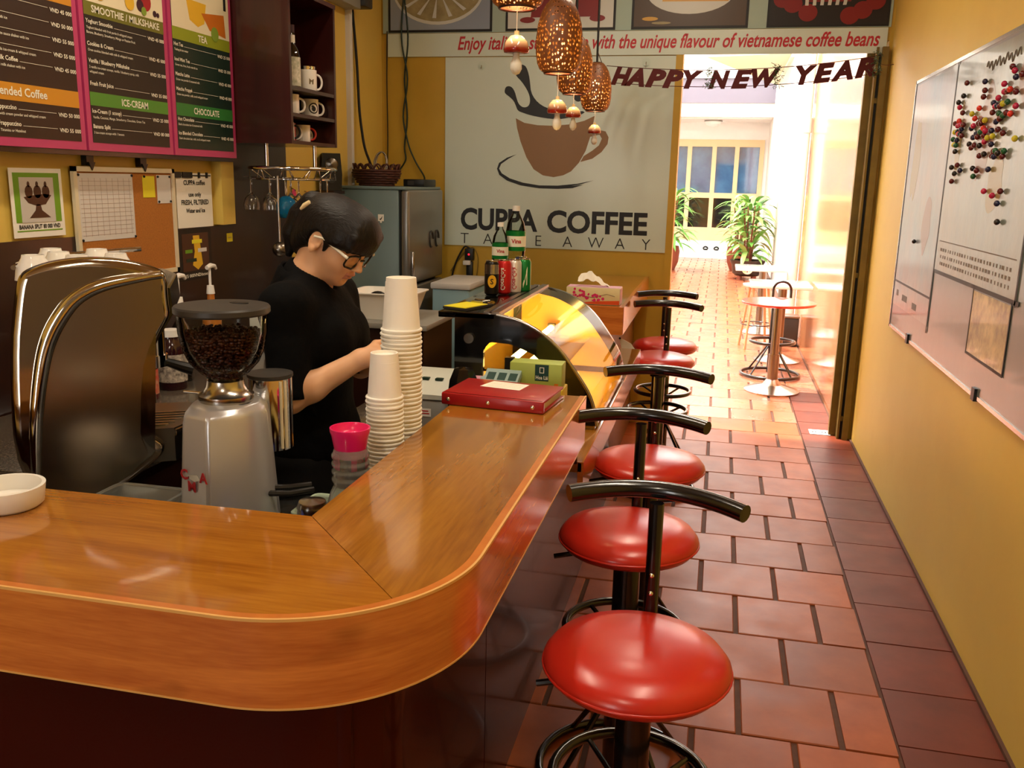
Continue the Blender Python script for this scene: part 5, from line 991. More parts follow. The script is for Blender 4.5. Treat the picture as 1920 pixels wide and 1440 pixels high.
splashP = [(-1.445, 2.172), (-1.437, 2.197), (-1.415, 2.203), (-1.392, 2.193), (-1.374, 2.164), (-1.364, 2.13), (-1.35, 2.093), (-1.327, 2.072), (-1.304, 2.068), (-1.282, 2.076), (-1.271, 2.101), (-1.275, 2.139), (-1.294, 2.18), (-1.331, 2.23), (-1.367, 2.263), (-1.378, 2.288), (-1.373, 2.321), (-1.351, 2.336), (-1.324, 2.335), (-1.302, 2.321), (-1.283, 2.271), (-1.275, 2.222), (-1.267, 2.164), (-1.239, 2.118), (-1.194, 2.081), (-1.14, 2.06), (-1.069, 2.05), (-0.999, 2.046), (-0.895, 2.047), (-0.946, 2.017), (-0.998, 2.007), (-1.085, 1.994), (-1.174, 2.002), (-1.263, 2.018), (-1.317, 2.034), (-1.353, 2.047), (-1.367, 2.08), (-1.381, 2.109), (-1.409, 2.134), (-1.441, 2.155)]
splash2P = [(-0.998, 2.143), (-0.929, 2.156), (-0.875, 2.189), (-0.848, 2.164), (-0.88, 2.119), (-0.928, 2.111), (-0.966, 2.102)]
swooshP = [(-1.355, 1.769), (-1.419, 1.747), (-1.473, 1.712), (-1.486, 1.674), (-1.469, 1.634), (-1.415, 1.598), (-1.323, 1.569), (-1.196, 1.553), (-1.07, 1.552), (-0.972, 1.559), (-0.902, 1.582), (-0.982, 1.572), (-0.929, 1.582), (-0.831, 1.612), (-0.938, 1.588), (-1.071, 1.573), (-1.197, 1.572), (-1.306, 1.587), (-1.397, 1.613), (-1.453, 1.645), (-1.472, 1.675), (-1.459, 1.705), (-1.409, 1.74)]
for k_, (nm, pl, m_) in enumerate((('cup_print', cupP, 'poster_brown'), ('handle_print', handleP, 'poster_brown'), ('coffee_print', chaikin(splashP, 1), 'poster_coffee'), ('drop_print', chaikin(splash2P, 2), 'poster_coffee'), ('swoosh_print', swooshP, 'poster_coffee'))): obj(nm, bk(MB(), pl, 0.006, 0.0068+0.0003*k_), m_, ps, None)
def btext(s, x0, x1, z, h, bold, shear=0.0, y=BY-0.0075): return MB().text(s, (x0, y, z), X_, Z_, h, width=x1-x0, bold=bold, shear=shear, res=4)
obj('lettering', btext('CUPPA', -1.735, -1.20, 1.272, 0.135, 0.032), 'poster_coffee', ps, None); obj('lettering', btext('COFFEE', -1.135, -0.468, 1.272, 0.135, 0.032), 'poster_coffee', ps, None)
for i, (ch, x_) in enumerate(zip('TAKEAWAY', (-1.735, -1.575, -1.395, -1.21, -1.025, -0.855, -0.675, -0.50))): obj('letter', MB().text(ch, (x_, BY-0.0075, 1.172), X_, Z_, 0.072, bold=-0.012, res=3), 'poster_coffee', ps, None)
# slogan banner above the doorway
sb = thing('slogan_banner', 'long white slogan banner with red italic lettering above the doorway', 'banner', (0, 0, 0))
obj('strip', MB().box(-2.25, 0.885, BY-0.012, BY-0.002, 2.388, 2.532), 'poster_white', sb, None)
words = 'Enjoy italian - style coffee with the unique flavour of vietnamese coffee beans'
obj('lettering', btext(words, -1.765, 0.845, 2.430, 0.080, 0.02, 0.28, BY-0.0128), 'print_red', sb, None)
# food pictures
M('pic_back', '#9FB3A6', 0.4); M('pic_dark', '#1A1210', 0.4); M('pic_brown', '#4A3828', 0.4); M('pic_blue', '#8A96A8', 0.4); M('pic_cream', '#A89C70', 0.4, var=(9, 0.8, '#6E6240')); M('pic_plate', '#C9CCC6', 0.4); M('pic_red', '#7E1616', 0.35); M('pic_cake', '#C99A3A', 0.4)
fpn = thing('food_sign', 'pale green panel carrying four food pictures above the slogan banner', 'panel', (0, 0, 0)); obj('panel', MB().box(-2.285, 0.90, BY-0.008, BY, 2.536, 3.2), 'pic_back', fpn, None)
def food(label, x0, x1, shapes, back, brd='print_black'):
    t = thing('food_picture', label, 'picture', (0, 0, 0), 0, 'food pictures above the banner'); obj('frame', MB().box(x0, x1, BY-0.012, BY-0.008, 2.54, 3.18), brd, t, None); obj('print', MB().box(x0+0.015, x1-0.015, BY-0.013, BY-0.012, 2.555, 3.165), back, t, None)
    for k, (pl, m_) in enumerate(shapes): obj('print_shape', bk(MB(), pl, 0.0135+0.0004*k, 0.0139+0.0004*k), m_, t, None)
def clipz(pl, z0=2.556, x0=-9, x1=9): return [(min(max(x, x0), x1), max(z, z0)) for x, z in pl]
food('picture of a large creamy dessert on blue cloth, leftmost above the banner', -2.245, -1.535, [(circ(-1.90, 2.80, 0.31, 0.215, 40), 'pic_plate'), (circ(-1.90, 2.81, 0.30, 0.205, 40), 'pic_cream')]+[([(-1.90+0.06*math.cos(a), 2.82+0.05*math.sin(a)), (-1.90+0.27*math.cos(a-0.05), 2.81+0.185*math.sin(a-0.05)), (-1.90+0.27*math.cos(a+0.05), 2.81+0.185*math.sin(a+0.05))], 'pic_plate') for a in [i*0.42 for i in range(15)]], 'pic_blue')
food('picture of red berry cake slices, second above the banner', -1.445, -0.735, [(circ(-1.09, 2.72, 0.30, 0.09, 30), 'pic_plate'), ([(-1.28, 2.62), (-1.05, 2.62), (-1.02, 2.85), (-1.25, 2.88)], 'pic_red'), ([(-1.0, 2.62), (-0.84, 2.62), (-0.86, 2.9), (-0.98, 2.85)], 'pic_red'), ([(-1.24, 2.75), (-1.04, 2.74), (-1.03, 2.79), (-1.24, 2.80)], 'pic_plate'), (circ(-1.3, 2.605, 0.05, 0.018, 16), 'pic_red'), (circ(-0.85, 2.61, 0.05, 0.02, 16), 'pic_red')], 'pic_plate')
food('picture of a yellow cake slice on a white plate, third above the banner', -0.635, 0.075, [(circ(-0.28, 2.76, 0.27, 0.135, 36), 'pic_plate'), ([(-0.45, 2.70), (-0.05, 2.695), (-0.04, 2.85), (-0.42, 2.86)], 'pic_cake'), (circ(-0.52, 2.60, 0.05, 0.012, 14), 'pic_cake'), (circ(-0.45, 2.575, 0.06, 0.008, 14), 'pic_cream')], 'pic_brown')
mf = [([(0.36, 2.86), (0.40, 2.68), (0.66, 2.68), (0.72, 2.86)], 'pic_red'), (circ(0.54, 2.90, 0.19, 0.10, 30), 'pic_brown')]+[(circ(x_, z_, 0.055, 0.05, 18), 'pic_red') for x_, z_ in ((0.27, 2.70), (0.33, 2.67), (0.42, 2.62), (0.66, 2.60), (0.73, 2.63), (0.80, 2.68))]+[([(0.40+i*0.043, 2.66), (0.42+i*0.043, 2.66), (0.415+i*0.05, 2.86), (0.40+i*0.05, 2.86)], 'pic_plate') for i in range(6)]
food('dark picture of a muffin with red berries, rightmost above the banner', 0.185, 0.885, mf, 'pic_dark')
# cable clutter on the left of the back wall
def cable(label, pts, r, m_, n=6, name='wall_cable'):
    t = thing(name, label, 'cable', (0, 0, 0), 0, 'cables in the back corner'); p = pts
    q = [Vector(p[0])]
    for a, b in zip(p[:-1], p[1:]):
        for k in range(1, n+1): q.append(Vector(a).lerp(Vector(b), k/n))
    for _ in range(4): q = [q[0]]+[(q[i-1]+q[i]*2+q[i+1])/4 for i in range(1, len(q)-1)]+[q[-1]]
    obj('cable', MB().tube(q, r, 6), m_, t, 80); return t
yb = BY-0.012
cable('thick dark cable hanging from the wall fan to the basket', [(-2.285, 5.50, 2.6), (-2.28, 5.55, 2.3), (-2.27, 5.55, 2.0), (-2.22, 5.5, 1.78), (-2.15, 5.45, 1.66)], 0.009, 'rubber_black')
cable('left one of two dark green cables twisted together beside the poster', [(-2.15, yb, 2.9), (-2.10, yb, 2.5), (-2.14, yb, 2.25), (-2.11, yb, 2.0), (-2.14, yb, 1.8), (-2.12, yb, 1.72), (-2.20, yb, 1.62), (-2.22, 5.9, 1.56)], 0.006, 'menu_green_dark')
cable('right one of two dark green cables twisted together beside the poster', [(-2.12, yb-0.01, 2.9), (-2.16, yb-0.01, 2.5), (-2.10, yb-0.01, 2.25), (-2.15, yb-0.01, 2.0), (-2.10, yb-0.01, 1.8), (-2.05, yb-0.01, 1.70), (-1.98, yb-0.01, 1.6), (-1.95, 5.8, 1.56)], 0.006, 'menu_green_dark')
cable('straight thin cable running down the back corner', [(-2.255, yb, 2.55), (-2.26, yb, 2.2), (-2.255, yb, 1.9), (-2.26, yb, 1.6)], 0.004, 'rubber_black')
# power strip
pw = thing('power_strip', 'dark vertical power strip with a red light below the poster', 'power strip', (-1.665, BY, 1.0)); obj('strip', MB().rbox(-0.022, 0.022, -0.03, 0.0, -0.14, 0.05, 0.004), 'black_plastic', pw); obj('adapter', MB().rbox(-0.03, 0.03, -0.045, 0.0, 0.06, 0.14, 0.005), 'black_plastic', pw); obj('indicator', MB().sphere((0.0, -0.046, 0.10), 0.006, 8, 6), 'led_red', pw); obj('plug', MB().rbox(-0.04, 0.01, -0.055, -0.005, 0.028, 0.058, 0.005), 'paper_grey', pw)
cable('black cable looping from the power strip to the refrigerator', [(-1.665, BY-0.02, 1.14), (-1.70, BY-0.03, 1.16), (-1.76, BY-0.03, 1.05), (-1.80, BY-0.03, 0.9), (-1.80, 5.95, 0.75)], 0.006, 'rubber_black')
cable('pale thin cable arching over the power strip', [(-1.62, BY-0.02, 0.9), (-1.60, BY-0.02, 1.08), (-1.64, BY-0.02, 1.16), (-1.72, BY-0.02, 1.1), (-1.80, BY-0.02, 0.98)], 0.0035, 'olive_metal')
# white side table strip beside the fridge
t = thing('blue_bin', 'pale blue plastic crate beside the refrigerator', 'crate', (-1.61, 5.62, 0.0)); M('pale_blue', '#8FB3BE', 0.5); obj('body', MB().rbox(-0.12, 0.12, -0.25, 0.25, 0, 0.93, 0.012), 'pale_blue', t); obj('lid', MB().rbox(-0.13, 0.13, -0.26, 0.26, 0.93, 0.97, 0.01), 'paper_grey', t)
# wall fan box at the top left corner
t = thing('wall_box', 'grey electrical box high on the left wall', 'box', (-2.295, 5.30, 2.58)); obj('case', MB().rbox(0.0, 0.10, -0.16, 0.12, 0, 0.24, 0.008), 'printer_grey', t); obj('front_cover', MB().rbox(0.02, 0.13, 0.12, 0.24, 0.02, 0.22, 0.01), 'dark_grey_plastic', t)
# ---------------------------------------------------------------- pendant lamps with mushroom ornaments
def holes_mat():
    m = bpy.data.materials.new('bamboo_shade'); m.use_nodes = True; nt = m.node_tree; N = nt.nodes; L = nt.links; b = N['Principled BSDF']
    b.inputs['Base Color'].default_value = (*hx('#6A3E1C'), 1); b.inputs['Roughness'].default_value = 0.5
    tc = N.new('ShaderNodeTexCoord'); mp = N.new('ShaderNodeMapping'); mp.inputs['Scale'].default_value = (95, 95, 60); L.new(tc.outputs['Object'], mp.inputs['Vector'])
    v = N.new('ShaderNodeTexVoronoi'); v.inputs['Scale'].default_value = 1.0; v.inputs['Randomness'].default_value = 0.6; L.new(mp.outputs[0], v.inputs['Vector'])
    r = N.new('ShaderNodeMath'); r.operation = 'LESS_THAN'; r.inputs[1].default_value = 0.33; L.new(v.outputs['Distance'], r.inputs[0])
    tr = N.new('ShaderNodeBsdfTransparent'); mx = N.new('ShaderNodeMixShader'); out = [n for n in N if n.type == 'OUTPUT_MATERIAL'][0]
    tl = N.new('ShaderNodeBsdfTranslucent'); tl.inputs['Color'].default_value = (*hx('#C98030'), 1); m2 = N.new('ShaderNodeMixShader'); m2.inputs[0].default_value = 0.06
    L.new(b.outputs[0], m2.inputs[1]); L.new(tl.outputs[0], m2.inputs[2])
    L.new(r.outputs[0], mx.inputs[0]); L.new(m2.outputs[0], mx.inputs[1]); L.new(tr.outputs[0], mx.inputs[2]); L.new(mx.outputs[0], out.inputs['Surface'])
    MATS['bamboo_shade'] = m
holes_mat()
M('bulb', '#FFF0D0', 0.4, emit='#FFC070', estr=10.0)
M('mush_cap', '#9E2014', 0.15, coat=0.6); M('mush_cream', '#E8CFA0', 0.3, coat=0.3); M('mush_stem', '#DDD8CC', 0.45, bump=(160, 0.4, 0.001))
def cap_mat():
    m = bpy.data.materials.new('mush_gradient'); m.use_nodes = True; nt = m.node_tree; N = nt.nodes; L = nt.links; b = N['Principled BSDF']; b.inputs['Roughness'].default_value = 0.18; b.inputs['Coat Weight'].default_value = 0.5
    tc = N.new('ShaderNodeTexCoord'); sp = N.new('ShaderNodeSeparateXYZ'); L.new(tc.outputs['Generated'], sp.inputs[0]); cr = N.new('ShaderNodeValToRGB'); e = cr.color_ramp.elements
    e[0].position = 0.22; e[0].color = (*hx('#8E1E12'), 1); e[1].position = 0.75; e[1].color = (*hx('#E6D2A8'), 1); L.new(sp.outputs['Z'], cr.inputs[0]); L.new(cr.outputs[0], b.inputs['Base Color']); MATS['mush_gradient'] = m
cap_mat()
SH = [(0.052, -0.12), (0.070, -0.108), (0.080, -0.085), (0.0855, -0.05), (0.086, 0.0), (0.080, 0.05), (0.068, 0.09), (0.052, 0.118), (0.036, 0.135)]
def pendant(label, mlabel, x, y, zc, s_, power, wide=1.0, dm=0.0):
    t = thing('pendant_lamp', label, 'pendant lamp', (x, y, zc), 0, 'perforated pendant lamps over the bar')
    p = [(r*s_*wide, z*s_) for r, z in SH]; obj('lamp_shade', MB().lathe(p+[(r-0.003, z) for r, z in p[::-1]], 64), 'bamboo_shade', t, 80)
    obj('shade_rim', MB().tube([(p[0][0]*math.cos(a), p[0][0]*math.sin(a), p[0][1]) for a in [2*math.pi*i/36 for i in range(36)]], 0.004, 6, closed=True), 'bean', t, 80)
    obj('cord', MB().cyl((0, 0, 0.135*s_), (0, 0, ZC+0.045-zc), 0.006, n=10), 'rubber_black', t); obj('socket', MB().cyl((0, 0, 0.07*s_), (0, 0, 0.14*s_), 0.022), 'rubber_black', t)
    obj('bulb', MB().sphere((0, 0, 0.03*s_), 0.022, 16, 10), 'bulb', t)
    lamp('pendant_light', (0, 0, -0.02), power, (1.0, 0.68, 0.34), 0.03, t)
    # mushroom ornament on a thread
    m = thing('mushroom_ornament', mlabel, 'ornament', (x, y, zc-0.12*s_-0.012), 0, 'mushroom ornaments under the lamps'); k = s_*1.0
    obj('thread', MB().cyl((0, 0, -0.05*k-dm), (0, 0, 0.20*s_), 0.0012, n=6), 'white_plastic', m); z0 = -0.05*k-dm
    obj('hanger', MB().cyl((0, 0, z0-0.012), (0, 0, z0), 0.007), 'mush_cream', m)
    obj('mushroom_cap', MB().lathe([(0.0, z0-0.010), (0.018*k, z0-0.014), (0.032*k, z0-0.03*k), (0.038*k, z0-0.052*k), (0.036*k, z0-0.06*k), (0.02*k, z0-0.062*k), (0.0, z0-0.06*k)], 32), 'mush_gradient', m, 80)
    obj('mushroom_stem', MB().lathe([(0.009*k, z0-0.058*k), (0.010*k, z0-0.075*k), (0.0165*k, z0-0.09*k), (0.017*k, z0-0.105*k), (0.010*k, z0-0.118*k), (0.0, z0-0.122*k)], 24), 'mush_stem', m, 80)
pendant('perforated pendant lamp nearest the camera, cut by the top of the picture', 'mushroom ornament under the nearest pendant lamp, largest of four', -0.616, 2.706, 2.205, 1.0, 6, 1.0)
pendant('second perforated pendant lamp, fully in view above the bar', 'mushroom ornament under the second pendant lamp', -0.637, 3.52, 2.12, 1.02, 6, 1.0, 0.02)
pendant('third perforated pendant lamp, partly hidden by the second', 'mushroom ornament under the third pendant lamp', -0.712, 4.36, 2.118, 0.98, 6, 1.0, -0.015)
pendant('farthest perforated pendant lamp, hanging before the coffee poster', 'mushroom ornament under the farthest pendant lamp, smallest of four', -0.732, 5.24, 2.11, 1.0, 6, 1.0, 0.0)
# ---------------------------------------------------------------- HAPPY NEW YEAR garland
M('glitter_maroon', '#4A0F0E', 0.35, metal=0.5, bump=(900, 0.5, 0.001)); M('tinsel_green', '#2E4A22', 0.5)
ga = thing('new_year_garland', 'dark red HAPPY NEW YEAR letter garland strung across the doorway', 'garland', (0, 0, 0))
GY = 5.72
def gz(x): return ((0.00850*x+0.08022)*x+0.02012)*x+2.16348
LT = [('H', -0.711, 2.187, -0.081), ('A', -0.63, 2.181, -0.071), ('P', -0.505, 2.173, -0.054), ('P', -0.402, 2.168, -0.04), ('Y', -0.286, 2.164, -0.024), ('N', -0.13, 2.162, -0.0), ('E', -0.0, 2.163, 0.02), ('W', 0.116, 2.167, 0.039), ('Y', 0.367, 2.182, 0.082), ('E', 0.461, 2.191, 0.099), ('A', 0.557, 2.201, 0.117), ('R', 0.686, 2.218, 0.141)]
for ch, x_, zb_, sl in LT:
    q = MB().text(ch, (0, 0, 0), X_, Z_, 0.090, bold=0.06, shear=0.28, thick=0.004, res=3); w_ = max(p[0] for p in q.v); q.rot(Matrix.Translation((x_, GY, zb_)) @ Matrix.Rotation(-sl, 4, 'Y') @ Matrix.Diagonal((0.122/w_*1.0 if ch not in 'W' else 0.165/w_, 1, 1, 1)))
    obj('letter', q, 'glitter_maroon', ga, None)
xs = [-0.741+(0.83--0.741)*i/40 for i in range(41)]
for off in (0.005, 0.10): obj('string', MB().tube([(x_, GY+0.004, gz(x_)+off) for x_ in xs], 0.0022, 5), 'glitter_maroon', ga, 80)
rr = random.Random(11)
for nm, x_ in (('tinsel', -0.127), ('tinsel', 0.254), ('tinsel', 0.797)):
    q = MB()
    for k in range(70): p = (x_+rr.gauss(0, .014), GY-0.006+rr.uniform(-.015, .01), gz(x_)+0.06+rr.uniform(-.07, .06)); q.tube([p, (p[0]+rr.uniform(-.02, .02), p[1]+rr.uniform(-.01, .01), p[2]+rr.uniform(-.02, .02))], 0.002, 4)
    o = obj(nm, q, 'tinsel_green', ga, None); o['kind'] = 'stuff'
obj('tie', MB().tube([(0.82, GY, gz(0.82)+0.05), (0.87, 5.85, gz(0.82)+0.06), (0.917, 5.9, gz(0.82)+0.07)], 0.0025, 5), 'glitter_maroon', ga); obj('tie', MB().tube([(-0.741, GY, gz(-0.741)+0.05), (-0.73, 5.25, 2.30)], 0.0025, 5), 'glitter_maroon', ga)
# suction hooks on the poster
for x_, z_, lab in ((-1.60, 2.33, 'clear suction hook near the top left of the poster'), (-0.53, 2.345, 'clear suction hook near the top right of the poster')):
    t = thing('suction_hook', lab, 'hook', (x_, BY-0.006, z_)); obj('cup', MB().lathe([(0.028, 0.0), (0.02, 0.008), (0.008, 0.014), (0.0, 0.015)], 20).rot(Matrix.Rotation(math.radians(90), 4, 'X')), 'glass_thin', t, 60); obj('hook', MB().tube([(0, -0.014, 0), (0, -0.022, -0.02), (0, -0.032, -0.018)], 0.0025, 6), 'steel', t)
# ---------------------------------------------------------------- map board on the right wall
M('board_sheet', '#6C7070', 0.3, coat=0.35, coatr=0.06, bump=(5, 0.25, 0.006), var=(2.5, 0.4, '#5E6466'))
def map_mat(name, a, b_, c_):
    m = M(name, a, 0.32, coat=0.35, coatr=0.08, bump=(6, 0.5, 0.008), var=(2.6, 1.0, b_), coord='Object', stretch=(1, 1, 0.8)); return m
map_mat('map_blue', '#6C848E', '#96806E', None); map_mat('map_grey', '#6E807E', '#8C826A', None); M('map_town', '#C4B276', 0.4, var=(16, 1.0, '#6E5E3E'), coat=0.5); M('tape_black', '#1A1412', 0.5); M('map_ink', '#6A6058', 0.6)
mbd = thing('map_board', 'large plastic covered board with maps on the right wall', 'map board', (0, 0, 0))
RX = XR-0.001
def rw(y0, y1, z0, z1, d0, d1): return MB().box(RX-d1, RX-d0, y0, y1, z0, z1)
obj('board', rw(2.3, 5.05, 0.905, 2.115, 0.0, 0.012), 'board_sheet', mbd, None)
for a in ((2.3, 5.06, 2.112, 2.127), (2.3, 5.06, 0.893, 0.907), (5.045, 5.06, 0.893, 2.127)): obj('frame_rail', rw(*a, 0.0, 0.016), 'steel', mbd, None)
for yy in (4.55, 3.35): obj('clip', rw(yy-0.02, yy+0.02, 0.885, 0.93, 0.0, 0.022), 'black_plastic', mbd, None)
def rmap(label, y0, y1, z0, z1, m_, edges):
    t = thing('wall_map', label, 'map', (0, 0, 0), 0, 'maps on the board'); obj('sheet', rw(y0, y1, z0, z1, 0.013, 0.0145), m_, t, None)
    for a in edges: obj('tape', rw(*a, 0.0145, 0.0155), 'tape_black', t, None)
    return t
t1 = rmap('narrow pale map at the far end of the map board', 4.19, 5.035, 1.02, 2.10, 'map_blue', [(4.19, 4.205, 0.99, 2.115), (5.025, 5.035, 1.02, 2.1), (4.2, 5.03, 1.135, 1.145)])
for y_, z_, w_ in ((4.95, 1.07, .05), (4.8, 1.06, .12), (4.55, 1.05, .1)): obj('print', rw(y_-w_, y_, z_, z_+0.03, 0.0146, 0.015), 'map_ink', t1, None)
t2 = rmap('wide pale map covered with coloured pins on the map board', 3.05, 4.185, 1.27, 2.10, 'map_grey', [(3.02, 4.185, 1.255, 1.27), (3.05, 3.065, 1.25, 1.5)])
q = MB(); rr = random.Random(4)
for r_ in range(3):
    for k in range(26): q.box(RX-0.0151, RX-0.0147, 3.14+k*0.038, 3.14+k*0.038+rr.uniform(0.008, 0.028), 1.295+r_*0.028, 1.308+r_*0.028)
obj('print', q, 'map_ink', t2, None)['kind'] = 'stuff'; obj('rule', rw(3.1, 4.15, 1.39, 1.394, 0.0146, 0.015), 'map_ink', t2, None)
obj('lettering', MB().tube([(RX-0.0155, 3.75-0.4*i/60, 2.04+0.014*math.sin(i*0.9)+0.006*math.sin(i*0.37)) for i in range(61)], 0.002, 5), 'map_ink', t2, None)
M('land_rose', '#8E7468', 0.4, coat=0.3); M('land_sand', '#94865E', 0.4, coat=0.3)
rr = random.Random(31)
for tt_, cy_m, cz_m, ry_, rz_, m_ in ((t2, 3.66, 1.80, 0.16, 0.20, 'land_rose'), (t2, 3.45, 1.62, 0.10, 0.12, 'land_sand'), (t2, 4.04, 1.80, 0.05, 0.17, 'land_sand'), (t2, 3.25, 1.95, 0.12, 0.08, 'land_rose'), (t1, 4.85, 1.75, 0.10, 0.25, 'land_sand'), (t1, 4.45, 1.45, 0.10, 0.16, 'land_rose')):
    pl = chaikin([(cy_m+ry_*rr.uniform(.55, 1.1)*math.cos(a), cz_m+rz_*rr.uniform(.55, 1.1)*math.sin(a)) for a in [2*math.pi*i/13 for i in range(13)]], 2)
    obj('map_print', MB().prism(pl, lambda u, v, w: (w, u, v), RX-0.0149, RX-0.0146), m_, tt_, None)
rmap('small yellow town map at the lower part of the map board', 3.09, 3.53, 1.03, 1.25, 'map_town', [(3.085, 3.535, 1.02, 1.03), (3.53, 3.54, 1.02, 1.26), (3.08, 3.09, 1.02, 1.26)])
PC = {'dark_red': '#5E1418', 'red': '#D8301E', 'yellow': '#C9BE2A', 'black': '#1A1618', 'green': '#1E5A34', 'magenta': '#B81E4A', 'navy': '#1E2044'}
pin_me = {}
for cn, cc in PC.items(): M('pin_'+cn, cc, 0.25, coat=0.4); pin_me[cn] = fixn(mesh(MB().sphere((0, 0, 0), (0.010, 0.0105, 0.0105), 10, 7).cyl((0.008, 0, 0), (0.014, 0, 0), 0.002, n=6), 'pin_'+cn, 60, 'map_pin'))
rr = random.Random(21); pins = []
def cluster(n, cy, cz, sy, sz, cols):
    for _ in range(n*6):
        if n == 0: break
        y_, z_ = rr.gauss(cy, sy), rr.gauss(cz, sz)
        if all((y_-a)**2+(z_-b)**2 > 0.019**2 for a, b, _c in pins) and 3.2 < y_ < 4.15 and 1.45 < z_ < 2.02: pins.append((y_, z_, rr.choice(cols))); n -= 1
mixc = ['dark_red']*5+['red', 'yellow', 'black', 'black', 'green', 'magenta', 'navy']
cluster(22, 4.02, 1.83, 0.035, 0.07, mixc); cluster(50, 3.64, 1.82, 0.12, 0.085, mixc); cluster(20, 3.42, 1.86, 0.08, 0.10, mixc)
for y_, z_, c_ in ((4.06, 1.69, 'black'), (4.0, 1.665, 'black'), (4.03, 1.635, 'dark_red'), (3.43, 1.585, 'magenta'), (3.34, 1.60, 'dark_red'), (3.36, 1.56, 'navy'), (3.33, 1.50, 'black'), (4.62, 1.36, 'black')): pins.append((y_, z_, c_))
pins.sort(key=lambda p: -p[0]); cntp = {}
for y_, z_, c_ in pins:
    o = bpy.data.objects.new('map_pin', pin_me[c_]); C.objects.link(o); o.location = (RX-0.0245, y_, z_)
    reg = 'left edge' if y_ > 3.9 else ('lower part' if z_ < 1.65 else ('middle' if y_ > 3.5 else 'right side'))
    cntp[(c_, reg)] = cntp.get((c_, reg), 0)+1
    tag(o, '%s map pin, %s of its colour from the left in the %s' % (c_.replace('_', ' '), nth(cntp[(c_, reg)]), reg), 'pin', '%s pins in the map %s' % (c_.replace('_', ' '), reg))
# ---------------------------------------------------------------- courtyard plants
def leaf(mb, base, az, el, L_, w_, droop, n=5):
    d = Vector((math.cos(az)*math.cos(el), math.sin(az)*math.cos(el), math.sin(el))); side = Vector((-math.sin(az), math.cos(az), 0)); p = Vector(base); vs_ = []; up = None
    for i in range(n+1):
        s_ = i/n; wd = w_*math.sin(math.pi*(0.08+0.92*s_)**0.8)*0.5; vs_ += [p-side*wd, p+side*wd]; d = (d+Vector((0, 0, -droop/n))).normalized(); p = p+d*(L_/n)
    return mb.add(vs_, [(2*i, 2*i+1, 2*i+3, 2*i+2) for i in range(n)])
def plant(name, label, x, y, zpot, n, h, Lf, wf, m1, m2, rr, potfn):
    t = thing(name, label, 'plant', (x, y, 0)); potfn(t)
    for k in range(4): a = k*1.57+0.4; obj('stem', MB().tube([(0.05*math.cos(a), 0.05*math.sin(a), zpot-0.05), (0.09*math.cos(a), 0.09*math.sin(a), zpot+h*0.4), (0.14*math.cos(a), 0.14*math.sin(a), zpot+h*0.8)], [0.02, 0.016, 0.01], 7), 'clay_pot', t, 60)
    for i in range(n):
        z = zpot+0.05+h*0.85*(i/n); az = i*2.399+rr.uniform(-.3, .3); r_ = 0.06+0.08*rr.random(); el = rr.uniform(0.2, 1.0)
        obj('leaf', leaf(MB(), (r_*math.cos(az), r_*math.sin(az), z), az, el, Lf*rr.uniform(.7, 1.1), wf*rr.uniform(.8, 1.2), rr.uniform(0.8, 1.9)), m1 if rr.random() < 0.5 else m2, t, 80)
    return t
def bowlpot(t):
    p = obj('pot', MB().lathe([(0, 0.06), (0.20, 0.06), (0.25, 0.10), (0.27, 0.25), (0.30, 0.30), (0.30, 0.33), (0.27, 0.33), (0.25, 0.27), (0, 0.25)], 30), 'dark_pot', t); obj('emblem', MB().ring(circ(0, 0.20, 0.095, None, 24), circ(0, 0.20, 0.075, None, 24), lambda u, v, w: (u, -w, v), 0.262, 0.285), 'print_cream', p, None)
    q = MB().prism(circ(0, 0.20, 0.074, None, 24), lambda u, v, w: (u, -w, v), 0.262, 0.272); obj('emblem_back', q, 'print_cream', p, None); q = MB()
    for k in range(4): a = k*math.pi/4; q.prism([(0.06*math.cos(a)-0.008*math.sin(a), 0.20+0.06*math.sin(a)+0.008*math.cos(a)), (0.06*math.cos(a)+0.008*math.sin(a), 0.20+0.06*math.sin(a)-0.008*math.cos(a)), (-0.06*math.cos(a)+0.008*math.sin(a), 0.20-0.06*math.sin(a)-0.008*math.cos(a)), (-0.06*math.cos(a)-0.008*math.sin(a), 0.20-0.06*math.sin(a)+0.008*math.cos(a))], lambda u, v, w: (u, -w, v), 0.274, 0.276)
    obj('emblem_sign', q, 'print_red', p, None)
    for a in (0.8, 2.3, 3.9, 5.5): obj('foot', MB().cyl((0.17*math.cos(a), 0.17*math.sin(a), 0), (0.17*math.cos(a), 0.17*math.sin(a), 0.07), 0.04), 'clay_pot', p)
def claypot(t): obj('pot', MB().lathe([(0, 0.0), (0.14, 0.0), (0.2, 0.15), (0.22, 0.35), (0.2, 0.45), (0.17, 0.45), (0.18, 0.38), (0, 0.36)], 28), 'clay_pot', t)
plant('potted_plant', 'bushy light green plant in a dark pot with a round emblem', 0.50, 16.4, 0.30, 110, 1.2, 0.50, 0.10, 'leaf_pale', 'grass_leaf', random.Random(8), bowlpot)
plant('potted_plant', 'leafy plant in a clay pot behind the emblem pot', 0.36, 18.0, 0.42, 60, 1.0, 0.45, 0.09, 'leaf_pale', 'grass_leaf', random.Random(9), claypot)
plant('potted_plant', 'dark green arching plant at the left edge of the doorway view', -0.95, 17.6, 0.42, 100, 1.2, 0.62, 0.08, 'grass_leaf', 'grass_leaf', random.Random(10), claypot)
